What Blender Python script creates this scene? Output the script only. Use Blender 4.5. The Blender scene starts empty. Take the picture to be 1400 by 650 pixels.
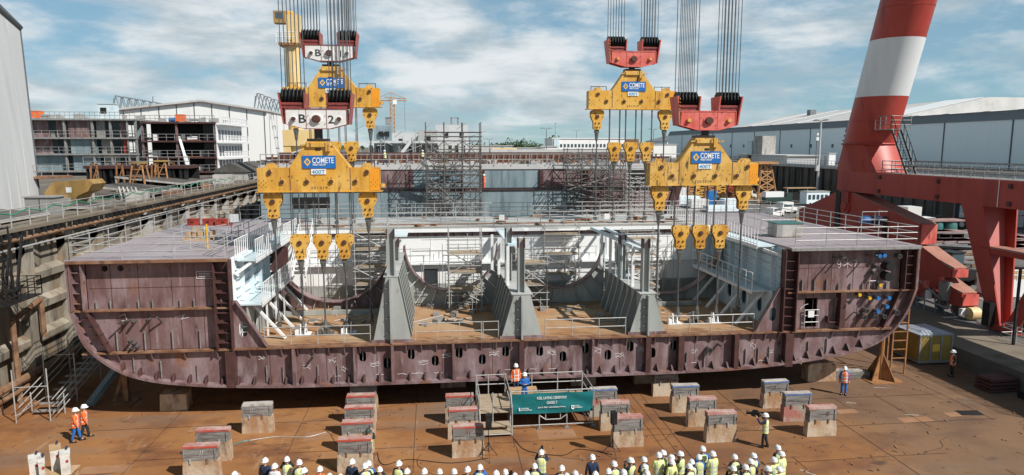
import bpy, bmesh, math, random
from mathutils import Vector, Matrix
from mathutils.geometry import delaunay_2d_cdt
random.seed(7)
sc = bpy.context.scene
COL = sc.collection
PI = math.pi
R = math.radians

# ------------------------------------------------------------------ camera numbers (24 mm drone lens 15 m above the dock floor)
F, PITCH, YAW, H = 933.0, R(7.6), R(6.5), 15.0
_cp, _sp, _cy, _sy = math.cos(PITCH), math.sin(PITCH), math.cos(YAW), math.sin(YAW)
def _ray(px, py):
    x = (px-700)/F; y = -(py-325)/F
    fw = _cp+y*_sp; up = -_sp+y*_cp
    return x*_cy+fw*_sy, -x*_sy+fw*_cy, up
def atZ(px, py, z):
    a, b, c = _ray(px, py); t = (z-H)/c
    return Vector((a*t, b*t, z))
def atY(px, py, y):
    a, b, c = _ray(px, py); t = y/b
    return Vector((a*t, y, H+c*t))
def atX(px, py, x):
    a, b, c = _ray(px, py); t = x/a
    return Vector((x, b*t, H+c*t))

# ------------------------------------------------------------------ mesh builder
OFF = {}
class MB:
    def __init__(s): s.v = []; s.f = []; s.m = []; s.cur = 0; s.starts = []
    def add(s, vs, fs):
        n = len(s.v); s.starts.append((n,len(s.f))); s.v += [tuple(p) for p in vs]; s.f += [tuple(i+n for i in f) for f in fs]; s.m += [s.cur]*len(fs); return s
    def box(s, x0, y0, z0, x1, y1, z1):
        vs = [(x0,y0,z0),(x1,y0,z0),(x1,y1,z0),(x0,y1,z0),(x0,y0,z1),(x1,y0,z1),(x1,y1,z1),(x0,y1,z1)]
        return s.add(vs, [(0,3,2,1),(4,5,6,7),(0,1,5,4),(1,2,6,5),(2,3,7,6),(3,0,4,7)])
    def cbox(s, c, d, rz=0.0, tilt=0.0):
        M_ = Matrix.Translation(c) @ Matrix.Rotation(rz,4,'Z') @ Matrix.Rotation(tilt,4,'X')
        x,y,z = d[0]/2,d[1]/2,d[2]/2
        vs = [M_@Vector(p) for p in [(-x,-y,-z),(x,-y,-z),(x,y,-z),(-x,y,-z),(-x,-y,z),(x,-y,z),(x,y,z),(-x,y,z)]]
        return s.add(vs, [(0,3,2,1),(4,5,6,7),(0,1,5,4),(1,2,6,5),(2,3,7,6),(3,0,4,7)])
    def hexa(s, b, t):   # four bottom points, four top points
        return s.add(list(b)+list(t), [(0,3,2,1),(4,5,6,7),(0,1,5,4),(1,2,6,5),(2,3,7,6),(3,0,4,7)])
    def bar(s, a, b, w, h, up=(0,0,1)):
        a = Vector(a); b = Vector(b); d = (b-a).normalized(); u = Vector(up)
        if abs(d.dot(u)) > .99: u = Vector((0,1,0))
        sd = d.cross(u).normalized(); u = sd.cross(d)
        q = [sd*(i*w/2)+u*(j*h/2) for i,j in ((-1,-1),(1,-1),(1,1),(-1,1))]
        return s.add([a+k for k in q]+[b+k for k in q], [(0,1,2,3),(7,6,5,4),(0,4,5,1),(1,5,6,2),(2,6,7,3),(3,7,4,0)])
    def cone(s, a, b, r0, r1, n=8, caps=True):
        a = Vector(a); b = Vector(b); d = (b-a).normalized()
        u = Vector((0,0,1)) if abs(d.z) < .9 else Vector((1,0,0))
        e = d.cross(u).normalized(); g = d.cross(e)
        vs = []
        for p, r in ((a,r0),(b,r1)):
            vs += [p+(e*math.cos(2*PI*i/n)+g*math.sin(2*PI*i/n))*r for i in range(n)]
        fs = [(i,i+n,(i+1)%n+n,(i+1)%n) for i in range(n)]
        if caps: fs += [tuple(range(n)), tuple(range(2*n-1,n-1,-1))]
        return s.add(vs, fs)
    def tube(s, a, b, r, n=6): return s.cone(a, b, r, r, n)
    def path(s, pts, r, n=6):
        for i in range(len(pts)-1): s.tube(pts[i], pts[i+1], r, n)
        return s
    def lathe(s, c, prof, n=16, axis='Z'):
        vs = []; k = len(prof)
        for (r,h) in prof:
            for i in range(n):
                a = 2*PI*i/n; x, y = r*math.cos(a), r*math.sin(a)
                q = {'Z':(x,y,h),'Y':(x,h,-y),'X':(h,x,y)}[axis]
                vs.append(Vector(c)+Vector(q))
        fs = [(j*n+i,j*n+(i+1)%n,(j+1)*n+(i+1)%n,(j+1)*n+i) for j in range(k-1) for i in range(n)]
        fs += [tuple(range(n-1,-1,-1)), tuple(range((k-1)*n,k*n))]
        return s.add(vs, fs)
    def prism(s, pts, plane, d0, d1, holes=()):
        """polygon (with holes) in 'XZ','YZ' or 'XY' extruded between d0 and d1 along the third axis"""
        loops = [list(pts)]+[list(h) for h in holes]
        co = []; ed = []; 
        for L in loops:
            b = len(co); co += [Vector((p[0],p[1])) for p in L]; ed += [(b+i,b+(i+1)%len(L)) for i in range(len(L))]
        r = delaunay_2d_cdt(co, ed, [], 0, 1e-5)
        V = r[0]
        def inside(c, L):
            k = False
            for (x1,y1),(x2,y2) in zip(L, L[1:]+L[:1]):
                if (y1 > c.y) != (y2 > c.y) and c.x < (x2-x1)*(c.y-y1)/(y2-y1)+x1: k = not k
            return k
        LL = [[(p[0],p[1]) for p in L] for L in loops]; Fc = []
        for f in r[2]:
            c = (V[f[0]]+V[f[1]]+V[f[2]])/3
            if inside(c, LL[0]) and not any(inside(c, h) for h in LL[1:]): Fc.append(f)
        g = {'XZ':lambda p,d:(p[0],d,p[1]),'YZ':lambda p,d:(d,p[0],p[1]),'XY':lambda p,d:(p[0],p[1],d)}[plane]
        n = len(V)
        vs = [g(p,d0) for p in V]+[g(p,d1) for p in V]
        fs = [tuple(f) for f in Fc]+[tuple(i+n for i in reversed(f)) for f in Fc]
        s.add(vs, fs)
        for L in loops:
            k = len(L); s.add([g(p,d0) for p in L]+[g(p,d1) for p in L], [(i,(i+1)%k,(i+1)%k+k,i+k) for i in range(k)])
        return s
    def band(s, pts, plane, d0, d1, th, side=1):
        """a bent plate: polyline in a plane, thickness th to one side, extruded d0..d1"""
        P = [Vector((p[0],p[1])) for p in pts]; Q = []
        for i in range(len(P)):
            t = (P[min(i+1,len(P)-1)]-P[max(i-1,0)]).normalized(); Q.append(P[i]+Vector((-t.y,t.x))*th*side)
        g = {'XZ':lambda p,d:(p[0],d,p[1]),'YZ':lambda p,d:(d,p[0],p[1]),'XY':lambda p,d:(p[0],p[1],d)}[plane]
        for i in range(len(P)-1):
            b = [g(P[i],d0),g(P[i+1],d0),g(Q[i+1],d0),g(Q[i],d0)]; t = [g(P[i],d1),g(P[i+1],d1),g(Q[i+1],d1),g(Q[i],d1)]
            s.hexa(b,t)
        return s
    def sphere(s, c, r, n=10, m=6, sc_=(1,1,1)):
        vs = []; 
        for j in range(1,m):
            for i in range(n):
                a=2*PI*i/n; b=PI*j/m
                vs.append((c[0]+r*sc_[0]*math.sin(b)*math.cos(a), c[1]+r*sc_[1]*math.sin(b)*math.sin(a), c[2]+r*sc_[2]*math.cos(b)))
        fs=[(j*n+i,(j+1)*n+i,(j+1)*n+(i+1)%n,j*n+(i+1)%n) for j in range(m-2) for i in range(n)]
        vs += [(c[0],c[1],c[2]+r*sc_[2]),(c[0],c[1],c[2]-r*sc_[2])]; t=len(vs)-2
        fs += [(t,i,(i+1)%n) for i in range(n)]+[(t+1,(m-2)*n+(i+1)%n,(m-2)*n+i) for i in range(n)]
        return s.add(vs,fs)
    def rail(s, pts, h=1.1, step=1.5, r=.028, mids=(.55,), toe=0, n=5):
        for i in range(len(pts)-1):
            a = Vector(pts[i]); b = Vector(pts[i+1]); L = (b-a).length; k = max(1,round(L/step))
            for hh in tuple(mids)+(h,): s.tube(a+Vector((0,0,hh)), b+Vector((0,0,hh)), r, n)
            for j in range(k+1):
                p = a+(b-a)*(j/k); s.tube(p, p+Vector((0,0,h+.04)), r*1.05, n)
            if toe: s.bar(a+Vector((0,0,toe/2+.01)), b+Vector((0,0,toe/2+.01)), .02, toe)
        return s
    def each(s, name, mat, parent, smooth=False):
        """every added piece becomes a part of its own"""
        cuts = s.starts+[(len(s.v),len(s.f))]
        for (a,f0),(c,f1) in zip(cuts,cuts[1:]):
            q = MB(); q.v = s.v[a:c]; q.f = [tuple(i-a for i in f) for f in s.f[f0:f1]]; q.m = s.m[f0:f1]; q.build(name, mat, parent, smooth)
    def build(s, name, mat, parent=None, smooth=False, loc=None, label=None):
        off = OFF[parent.name] if parent is not None else Vector(loc or (0,0,0))
        me = bpy.data.meshes.new(name)
        me.from_pydata([(p[0]-off[0],p[1]-off[1],p[2]-off[2]) for p in s.v], [], s.f)
        mats = mat if isinstance(mat,(list,tuple)) else [mat]
        for m in mats: me.materials.append(m)
        if len(mats) > 1:
            for p,i in zip(me.polygons,s.m): p.material_index = i
        bm = bmesh.new(); bm.from_mesh(me); bmesh.ops.recalc_face_normals(bm, faces=bm.faces); bm.to_mesh(me); bm.free()
        if smooth:
            for p in me.polygons: p.use_smooth = True
            me.set_sharp_from_angle(angle=R(35))
        o = bpy.data.objects.new(name, me); COL.objects.link(o)
        if parent is not None: o.parent = parent
        else: o.location = off
        OFF[o.name] = Vector(off)
        if label: o['label'] = label
        return o
def mesh_obj(name, me, parent, loc=(0,0,0)):
    o = bpy.data.objects.new(name, me); COL.objects.link(o); o.parent = parent; o.location = loc
    OFF[o.name] = OFF[parent.name]
    return o
def tag(o, label=None, cat=None, group=None, kind=None):
    if label: o['label'] = label
    if cat: o['category'] = cat
    if group: o['group'] = group
    if kind: o['kind'] = kind
    return o
def thing(name, label, cat, loc=(0,0,0), group=None, rz=0):
    o = bpy.data.objects.new(name, None); COL.objects.link(o); o.location = loc; o.empty_display_size = .2
    o.rotation_euler = (0,0,rz)
    OFF[o.name] = Vector(loc)
    return tag(o, label, cat, group)
def struct(name, mb, mat, kind='structure'):
    o = mb.build(name, mat); o['kind'] = kind; return o
CH = {}
def kids(o): return [c for c in bpy.data.objects if c.parent == o]
def dup(root, loc, label=None, rz=None, group=None, scale=None, swap=None):
    if root.name not in CH: CH[root.name] = [(c,kids(c)) for c in kids(root)]
    r = root.copy(); COL.objects.link(r); r.location = loc
    if rz is not None: r.rotation_euler = (0,0,rz)
    if scale: r.scale = (scale,scale,scale)
    if label: r['label'] = label
    if group: r['group'] = group
    OFF[r.name] = Vector(loc)
    for c, gs in CH[root.name]:
        d = c.copy(); COL.objects.link(d); d.parent = r; OFF[d.name] = Vector(loc)
        if swap:
            for slot in d.material_slots:
                nm_ = slot.material.name if slot.material else ''
                if nm_ in swap: slot.link='OBJECT'; slot.material = swap[nm_]
        for g in gs:
            e = g.copy(); COL.objects.link(e); e.parent = d; OFF[e.name] = Vector(loc)
    return r
def smooth_poly(pts, k=5):
    out = []; n = len(pts); P = [Vector(p) for p in pts]
    for i in range(n-1):
        p0,p1,p2,p3 = P[max(i-1,0)],P[i],P[i+1],P[min(i+2,n-1)]
        for j in range(k):
            t=j/k; out.append(.5*((2*p1)+(p2-p0)*t+(2*p0-5*p1+4*p2-p3)*t*t+(3*p1-p0-3*p2+p3)*t**3))
    out.append(P[-1]); return [tuple(p) for p in out]
def text_mb(mb, body, size, x, y, z, fat=0.0, depth=.012, width=None, align='CENTER'):
    """lettering standing in the XZ plane, read from -Y, centred at x, baseline z, front face at y"""
    cu = bpy.data.curves.new('lettering','FONT'); cu.body = body; cu.size = size; cu.align_x = align; cu.offset = fat; cu.resolution_u = 3
    ob = bpy.data.objects.new('lettering', cu); COL.objects.link(ob)
    me = bpy.data.meshes.new_from_object(ob.evaluated_get(bpy.context.evaluated_depsgraph_get()))
    sx = 1.0
    if width:
        xs=[v.co.x for v in me.vertices]; sx = width/max(1e-6,max(xs)-min(xs))
    mb.add([(x+v.co.x*sx, y-depth, z+v.co.y) for v in me.vertices], [tuple(p.vertices) for p in me.polygons])
    bpy.data.objects.remove(ob); bpy.data.curves.remove(cu); bpy.data.meshes.remove(me)
    return mb

# ------------------------------------------------------------------ materials
MATS = {}
def mat(name, col, rough=.6, metal=0.0, layers=(), bump=0.0, bscale=8.0, spec=.4, emit=None):
    """layers: (colour, (sx,sy,sz) noise scale, low, high, strength[, detail]) mixed one over the other"""
    m = bpy.data.materials.new(name); m.use_nodes = True; nt = m.node_tree; N = nt.nodes; L = nt.links
    b = N['Principled BSDF']; b.inputs['Roughness'].default_value = rough; b.inputs['Metallic'].default_value = metal
    b.inputs['Specular IOR Level'].default_value = spec
    b.inputs['Base Color'].default_value = (*col,1)
    MATS[name] = m
    if not layers and not bump: return m
    tc = N.new('ShaderNodeTexCoord'); oi = N.new('ShaderNodeObjectInfo')
    ml = N.new('ShaderNodeMath'); ml.operation='MULTIPLY'; ml.inputs[1].default_value = 57.0; L.new(oi.outputs['Random'], ml.inputs[0])
    va = N.new('ShaderNodeVectorMath'); L.new(tc.outputs['Object'], va.inputs[0]); L.new(ml.outputs[0], va.inputs[1])
    prev = None
    for i, ly in enumerate(layers):
        c2, s3, lo, hi, st = ly[:5]; det = ly[5] if len(ly) > 5 else 5
        mp = N.new('ShaderNodeMapping'); mp.inputs['Scale'].default_value = s3 if hasattr(s3,'__len__') else (s3,s3,s3)
        mp.inputs['Location'].default_value = (i*13.7,i*7.1,i*3.3)
        L.new(va.outputs[0], mp.inputs[0])
        nz = N.new('ShaderNodeTexNoise'); nz.inputs['Scale'].default_value = 1; nz.inputs['Detail'].default_value = det; nz.inputs['Roughness'].default_value=.6
        L.new(mp.outputs[0], nz.inputs['Vector'])
        mr = N.new('ShaderNodeMapRange'); mr.inputs[1].default_value = lo; mr.inputs[2].default_value = hi; mr.inputs[4].default_value = st
        L.new(nz.outputs['Fac'], mr.inputs[0])
        mx = N.new('ShaderNodeMix'); mx.data_type='RGBA'; L.new(mr.outputs[0], mx.inputs[0])
        if prev is None: mx.inputs[6].default_value = (*col,1)
        else: L.new(prev, mx.inputs[6])
        mx.inputs[7].default_value = (*c2,1); prev = mx.outputs[2]
    if prev is not None: L.new(prev, b.inputs['Base Color'])
    if bump:
        nz = N.new('ShaderNodeTexNoise'); nz.inputs['Scale'].default_value = bscale; nz.inputs['Detail'].default_value = 4
        L.new(va.outputs[0], nz.inputs['Vector'])
        bp = N.new('ShaderNodeBump'); bp.inputs['Strength'].default_value = bump; bp.inputs['Distance'].default_value = .05
        L.new(nz.outputs['Fac'], bp.inputs['Height']); L.new(bp.outputs[0], b.inputs['Normal'])
    return m
V1 = lambda h,v: (h,h,v)
m_primer = mat('red_brown_primer', (.18,.108,.108), .5, 0, [((.285,.21,.218),(.7,.7,.3),.43,.60,.9),((.10,.052,.048),(1.3,1.3,.4),.49,.64,.8),((.40,.34,.34),(4.5,4.5,.5),.58,.74,.55),((.23,.095,.04),(.9,.9,.4),.58,.70,.8),((.05,.033,.03),(2.2,2.2,1.4),.62,.72,.85)], .25, 4)
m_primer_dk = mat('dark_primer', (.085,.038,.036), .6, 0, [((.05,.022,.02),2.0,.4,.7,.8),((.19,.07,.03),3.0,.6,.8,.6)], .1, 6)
m_rustedge = mat('rusty_edge', (.20,.095,.05), .7, 0, [((.32,.19,.12),1.2,.42,.66,.85),((.09,.045,.03),2.6,.5,.7,.9),((.34,.27,.22),(3,3,3),.62,.76,.6)], .15, 9)
m_tanktop = mat('rusted_tank_top', (.36,.185,.085), .75, 0, [((.43,.30,.18),(.25,.25,1),.38,.6,.9),((.24,.10,.04),(.6,.6,1),.52,.72,.8),((.16,.075,.04),(2,2,1),.6,.8,.6)], .12, 4)
m_grey = mat('grey_green_primer', (.30,.32,.305), .55, 0, [((.40,.42,.405),(.5,.5,.2),.4,.62,.8),((.16,.17,.16),(1.3,1.3,.3),.54,.74,.7),((.2,.09,.05),(1.6,1.6,.8),.64,.75,.75)], .06, 5)
m_white = mat('white_hull_paint', (.84,.855,.86), .5, 0, [((.87,.88,.88),(.4,.4,.2),.4,.6,.8),((.66,.69,.71),(1.3,1.3,.25),.58,.78,.55),((.33,.22,.15),(3,3,.6),.7,.84,.55)])
m_ltblue = mat('pale_blue_paint', (.56,.68,.73), .5, 0, [((.70,.78,.81),(.5,.5,.3),.4,.65,.8),((.36,.47,.53),(1.3,1.3,.4),.54,.76,.7),((.28,.23,.2),(2.5,2.5,.8),.66,.78,.6)])
m_deck = mat('mauve_deck_primer', (.30,.255,.275), .65, 0, [((.37,.335,.355),(.3,.3,1),.4,.65,.8),((.2,.16,.165),(.9,.9,1),.55,.75,.8),((.46,.44,.45),(4,.3,1),.6,.74,.6)], .06, 6)
m_deckpale = mat('pale_deck_plate', (.38,.39,.385), .6, 0, [((.5,.51,.5),(.6,.6,1),.4,.65,.7),((.3,.19,.12),(1.5,1.5,1),.58,.75,.8),((.2,.2,.2),(3,3,1),.6,.8,.6)])
m_galv = mat('galvanised_tube', (.43,.43,.42), .5, .15, [((.25,.245,.235),3.0,.45,.7,.75)])
m_galvdk = mat('weathered_tube', (.30,.295,.285), .55, .15, [((.15,.14,.13),3.0,.45,.7,.8)])
m_whiterail = mat('white_rail_paint', (.74,.75,.75), .45, 0, [((.55,.55,.54),3.0,.5,.75,.6)])
m_plank = mat('scaffold_board', (.38,.30,.21), .8, 0, [((.27,.2,.13),(1,6,6),.45,.7,.8),((.46,.4,.31),(2,2,2),.5,.75,.6)])
m_yellow = mat('yellow_crane_paint', (.66,.345,.045), .5, 0, [((.72,.44,.11),.8,.42,.62,.85),((.46,.21,.03),(1.4,1.4,.4),.5,.68,.8),((.09,.05,.03),(4,4,1.4),.62,.70,.9),((.17,.085,.045),(2.2,2.2,.3),.62,.76,.75)], .08, 8)
m_yellow_dk = mat('scuffed_yellow_paint', (.60,.335,.06), .55, 0, [((.70,.45,.14),1.0,.4,.62,.85),((.36,.17,.04),(1.6,1.6,.5),.5,.70,.8),((.055,.035,.025),(5,5,1.1),.56,.66,.92),((.08,.05,.03),(1.4,1.4,3),.60,.70,.8)], .08, 8)
m_orangepanel = mat('orange_end_paint', (.8,.32,.02), .5, 0, [((.7,.24,.02),2.0,.45,.7,.6)])
m_rope = mat('wire_rope', (.10,.105,.11), .5, .5, [((.2,.2,.2),(9,9,3),.45,.65,.7)])
m_black = mat('black_steel', (.02,.02,.021), .5, .2, [((.05,.04,.036),3.0,.5,.75,.8)])
m_grease = mat('greased_steel', (.045,.04,.037), .4, .5, [((.12,.09,.07),4.0,.5,.7,.7)])
m_steel = mat('bare_steel_socket', (.2,.2,.19), .45, .6, [((.1,.09,.08),4.0,.45,.7,.8)])
m_rustpin = mat('rusty_pin', (.12,.055,.035), .6, .3, [((.05,.03,.025),6.0,.45,.65,.8)])
m_hookred = mat('red_hook_paint', (.62,.12,.095), .5, 0, [((.72,.21,.175),.7,.42,.62,.85),((.42,.06,.045),(1.5,1.5,.35),.5,.70,.8),((.09,.035,.03),(3,3,1.2),.62,.72,.85)], .08, 6)
m_hookred_dk = mat('dark_red_paint', (.22,.045,.04), .5, 0, [((.3,.07,.06),1.0,.4,.65,.8),((.05,.02,.02),4.0,.52,.7,.8)], .05, 8)
m_hookwhite = mat('white_hook_paint', (.68,.67,.65), .5, 0, [((.77,.76,.74),1.0,.4,.65,.8),((.3,.23,.18),(3,3,.7),.62,.76,.7),((.1,.06,.05),6.0,.68,.75,.7)], .04, 8)
m_blue = mat('sign_blue', (.015,.13,.42), .4, 0, [((.02,.16,.5),1.5,.4,.65,.7)])
m_signwhite = mat('sign_white', (.8,.8,.8), .45, 0, [((.7,.7,.7),4.0,.5,.7,.6)])
m_signyellow = mat('sign_yellow', (.8,.5,.08), .45)
m_numblue = mat('number_blue', (.03,.3,.52), .5)
m_stencil = mat('stencil_black', (.03,.04,.045), .6)
m_gantry = mat('gantry_red_paint', (.40,.05,.035), .45, 0, [((.46,.075,.055),(.2,.2,.12),.4,.62,.85),((.23,.03,.024),(.6,.6,.1),.5,.70,.8),((.09,.03,.025),(1.6,1.6,.4),.63,.75,.7),((.46,.16,.13),(2.4,2.4,.12),.64,.78,.55)], .05, 3)
m_gantrypink = mat('sunlit_red_web', (.47,.135,.12), .5, 0, [((.53,.18,.16),(.4,.4,.3),.4,.65,.7),((.38,.09,.08),(1.5,1.5,.5),.55,.75,.6)])  # paler copy of the gantry red: sunlight on the leg web put into colour
m_gantrytop = mat('sunlit_red_top', (.36,.17,.125), .65, 0, [((.42,.24,.18),.8,.4,.65,.8),((.25,.09,.06),1.5,.55,.75,.7)])  # paler, browner red: the lit look of upper faces put into colour
m_gantrywhite = mat('white_band_paint', (.74,.75,.75), .45, 0, [((.62,.62,.61),(.5,.5,.1),.45,.68,.8),((.4,.33,.3),(1.6,1.6,.12),.64,.78,.5)])
m_floor = mat('rusty_dock_floor', (.255,.108,.036), .8, 0, [((.335,.16,.06),(.07,.09,1),.40,.58,.95),((.17,.068,.03),(.28,.42,1),.48,.64,.9),((.22,.15,.105),(.05,.16,1),.52,.64,.85),((.07,.038,.027),(.5,.9,1),.60,.71,.85),((.40,.27,.175),(1.6,.35,1),.62,.74,.65),((.09,.05,.035),(3,3,1),.63,.72,.7)], .25, 3)
m_conc = mat('stained_concrete', (.235,.205,.16), .85, 0, [((.36,.325,.265),(.4,.4,.2),.42,.6,.9),((.17,.11,.06),(.8,.8,.14),.48,.66,.9),((.06,.056,.05),(1.0,1.0,.18),.52,.66,.92),((.33,.17,.07),(.5,.5,.4),.6,.72,.75),((.44,.41,.37),(2,2,.2),.62,.75,.5)], .35, 3)
m_concdk = mat('dark_wall_concrete', (.085,.075,.068), .9, 0, [((.14,.125,.11),(.3,.3,.1),.42,.6,.9),((.03,.028,.027),(.5,.5,.07),.48,.66,.9),((.24,.225,.21),(.6,.6,.05),.60,.70,.75),((.17,.085,.045),(.4,.4,.1),.62,.74,.6)], .2, 3)
m_concpale = mat('pale_concrete', (.40,.385,.36), .85, 0, [((.52,.5,.47),1.0,.4,.65,.7),((.2,.17,.13),(1.2,1.2,.3),.5,.7,.85),((.09,.085,.075),(1.6,1.6,.4),.58,.72,.7)], .2, 6)
m_asphalt = mat('yard_asphalt', (.125,.118,.112), .9, 0, [((.165,.155,.145),(.08,.08,1),.4,.65,.9),((.08,.075,.07),(.5,.5,1),.52,.75,.8),((.22,.2,.18),(.15,1.2,1),.62,.75,.6)], .1, 3)
m_quay = mat('quay_ground', (.13,.112,.092), .9, 0, [((.2,.175,.145),(.1,.1,1),.4,.62,.9),((.07,.058,.048),(.5,.5,1),.5,.70,.85),((.26,.14,.07),(.4,.4,1),.58,.72,.75),((.33,.31,.28),(1.1,1.1,1),.64,.74,.6)], .15, 3)
m_quaytop = mat('dusty_quay_slab', (.17,.14,.105), .88, 0, [((.23,.19,.15),(.15,.15,1),.4,.65,.9),((.1,.075,.06),(.5,.7,1),.52,.75,.8)], .1, 4)
m_timber = mat('weathered_timber', (.19,.175,.16), .85, 0, [((.30,.285,.27),(.8,3,7),.42,.62,.9),((.07,.06,.055),(1.2,4,12),.5,.68,.9),((.17,.07,.05),(1.2,1.2,1.5),.58,.74,.8)], .35, 12)
m_redcap = mat('faded_red_cap', (.42,.22,.19), .75, 0, [((.48,.36,.32),(1.6,2.5,2),.42,.6,.9),((.36,.11,.085),2.2,.5,.68,.8),((.18,.13,.11),3.5,.58,.72,.8)], .3, 9)
m_redstripe = mat('red_stripe', (.50,.07,.045), .65, 0, [((.36,.2,.17),(2,2,6),.5,.66,.8),((.15,.07,.05),5.0,.6,.72,.7)])
m_greycap = mat('worn_grey_cap', (.37,.34,.31), .75, 0, [((.5,.47,.44),1.6,.42,.62,.8),((.16,.13,.11),3.0,.52,.7,.85),((.35,.16,.12),2.2,.62,.74,.7)], .3, 9)
m_bluecap = mat('chalk_blue_edge', (.08,.16,.36), .7, 0, [((.2,.25,.38),3.0,.45,.7,.8)])
m_keelconc = mat('keel_block_concrete', (.44,.325,.215), .85, 0, [((.55,.46,.36),(.9,.9,.7),.42,.6,.9),((.33,.165,.075),(1.6,1.6,.4),.48,.66,.85),((.12,.09,.07),(2.0,2.0,.8),.57,.70,.85),((.62,.57,.5),3.0,.62,.74,.7),((.36,.12,.085),(1.1,1.1,1.1),.64,.72,.7)], .45, 6)
m_keelpink = mat('pink_painted_concrete', (.40,.16,.13), .8, 0, [((.36,.35,.29),(1.2,1.2,.9),.48,.58,.95),((.30,.15,.08),(2,2,.5),.55,.72,.6)], .3, 8)
m_rusttube = mat('rusty_pipe', (.21,.11,.06), .75, 0, [((.31,.2,.12),1.5,.4,.65,.8),((.085,.045,.03),2.4,.5,.7,.85)], .1, 9)
m_ochre = mat('ochre_steel', (.30,.135,.05), .7, 0, [((.38,.2,.09),1.5,.4,.65,.8),((.13,.055,.025),2.4,.5,.72,.85)])
m_cladwhite = mat('white_cladding', (.82,.815,.80), .55, 0, [((.85,.845,.83),(.06,.06,.03),.4,.65,.8),((.66,.65,.63),(.5,.5,.02),.52,.75,.5)])
m_cladgrey = mat('pale_grey_cladding', (.50,.51,.515), .55, 0, [((.56,.57,.575),(.5,.5,.02),.4,.65,.8),((.41,.42,.425),(1.2,1.2,.03),.55,.75,.6)])
m_cladblue = mat('pale_blue_cladding', (.75,.85,.90), .5, 0, [((.79,.87,.915),(.03,.03,.03),.4,.65,.8),((.64,.75,.81),(.3,.3,.02),.52,.75,.6)])
m_fascia = mat('grey_fascia_sheet', (.17,.18,.195), .55, 0, [((.21,.22,.235),(.1,.02,.3),.4,.65,.8)])
m_roofsheet = mat('pale_roof_sheet', (.50,.49,.475), .6, 0, [((.60,.59,.575),(.2,.03,.2),.4,.6,.8),((.36,.34,.32),(.4,.05,.4),.54,.75,.7)])
m_rooflight = mat('translucent_roof_sheet', (.8,.8,.79), .4)
m_seam = mat('dark_seam', (.10,.11,.12), .6)
m_hullblue = mat('slate_blue_primer', (.19,.265,.30), .55, 0, [((.27,.35,.385),(.4,.4,.1),.42,.62,.85),((.10,.15,.175),(1.1,1.1,.12),.5,.7,.85),((.38,.45,.48),(2.5,2.5,.15),.62,.76,.6)])
m_void = mat('dark_opening', (.012,.012,.013), .8)  # near-black puts the darkness inside openings and deep gaps into the colour
m_cover = mat('bitumen_cover', (.085,.078,.072), .85, 0, [((.13,.12,.11),.8,.4,.65,.8),((.05,.045,.04),2.0,.52,.75,.7)], .15, 5)
m_cabgrey = mat('grey_cabinet_paint', (.25,.245,.235), .55, 0, [((.32,.31,.3),1.5,.4,.65,.7),((.14,.11,.09),3.0,.58,.78,.7)])
m_redbox = mat('red_box_paint', (.34,.045,.028), .55, 0, [((.2,.03,.02),2.0,.45,.7,.7),((.1,.08,.07),3.0,.6,.75,.8)])
m_wood = mat('raw_timber', (.40,.26,.14), .8, 0, [((.5,.36,.22),(2,2,9),.42,.65,.8),((.24,.14,.07),3.0,.55,.75,.7)])
m_creamyellow = mat('cream_yellow_paint', (.70,.50,.22), .5, 0, [((.76,.60,.34),.5,.4,.65,.8),((.5,.32,.12),(1,1,.2),.54,.74,.7)])
m_dullyellow = mat('dull_yellow_paint', (.32,.195,.06), .65, 0, [((.40,.265,.10),.5,.4,.65,.8),((.2,.11,.04),(1,1,.4),.5,.72,.8),((.09,.05,.03),(2,2,.8),.62,.74,.7)])
m_craterow = mat('crate_yellow', (.33,.23,.055), .7, 0, [((.24,.16,.04),2.0,.45,.7,.8),((.12,.1,.06),3.0,.58,.72,.7)])
m_sheet = mat('silver_tarpaulin', (.42,.46,.52), .35, 0, [((.3,.34,.4),2.5,.4,.65,.8)], .3, 6)
m_orangehi = mat('orange_hi_vis', (.85,.16,.03), .7)
m_skin = mat('skin', (.5,.29,.2), .6)
m_eye = mat('dark_eye', (.03,.02,.02), .4)
m_lip = mat('lip', (.38,.15,.12), .6)
m_hair = mat('brown_hair', (.06,.04,.03), .7)
m_helmet = mat('white_helmet', (.82,.82,.81), .3, 0, (), 0, 1, .5)
m_helmetgreen = mat('dark_green_cap', (.03,.06,.05), .5)
m_navy = mat('navy_cloth', (.018,.028,.06), .85, 0, [((.03,.045,.09),12.0,.45,.7,.8)])
m_royal = mat('royal_blue_cloth', (.02,.13,.42), .8, 0, [((.03,.17,.5),12.0,.45,.7,.8)])
m_darkcloth = mat('black_cloth', (.02,.02,.023), .85, 0, [((.035,.035,.04),12.0,.45,.7,.8)])
m_whitecloth = mat('white_cloth', (.62,.64,.68), .85, 0, [((.72,.74,.76),9.0,.45,.7,.8)])
m_boot = mat('black_boot', (.02,.018,.017), .6)
m_teal = mat('teal_banner', (.006,.135,.15), .55, 0, [((.01,.18,.19),(1.2,1.2,2.5),.4,.65,.8),((.004,.095,.11),(1.5,1.5,3),.55,.75,.7)], .25, 2.5)
m_leaf = mat('leaf_green', (.045,.085,.03), .7, 0, [((.08,.12,.045),3.0,.4,.65,.8)])
m_trunk = mat('bark', (.1,.075,.055), .9)
m_glass = mat('blue_glass', (.06,.09,.11), .15, 0, (), 0, 1, .6)
m_tyre = mat('tyre_rubber', (.02,.02,.02), .85)
m_vehwhite = mat('white_vehicle_paint', (.72,.72,.7), .4)
m_teal2 = mat('teal_tank_paint', (.05,.16,.15), .5)
m_plate = mat('pink_steel_plate', (.34,.2,.19), .6, 0, [((.42,.3,.28),.7,.4,.6,.8),((.2,.12,.11),1.5,.55,.75,.7)])
m_orange = mat('orange_steel', (.50,.26,.11), .6, 0, [((.33,.15,.06),1.5,.45,.7,.7)])
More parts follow.
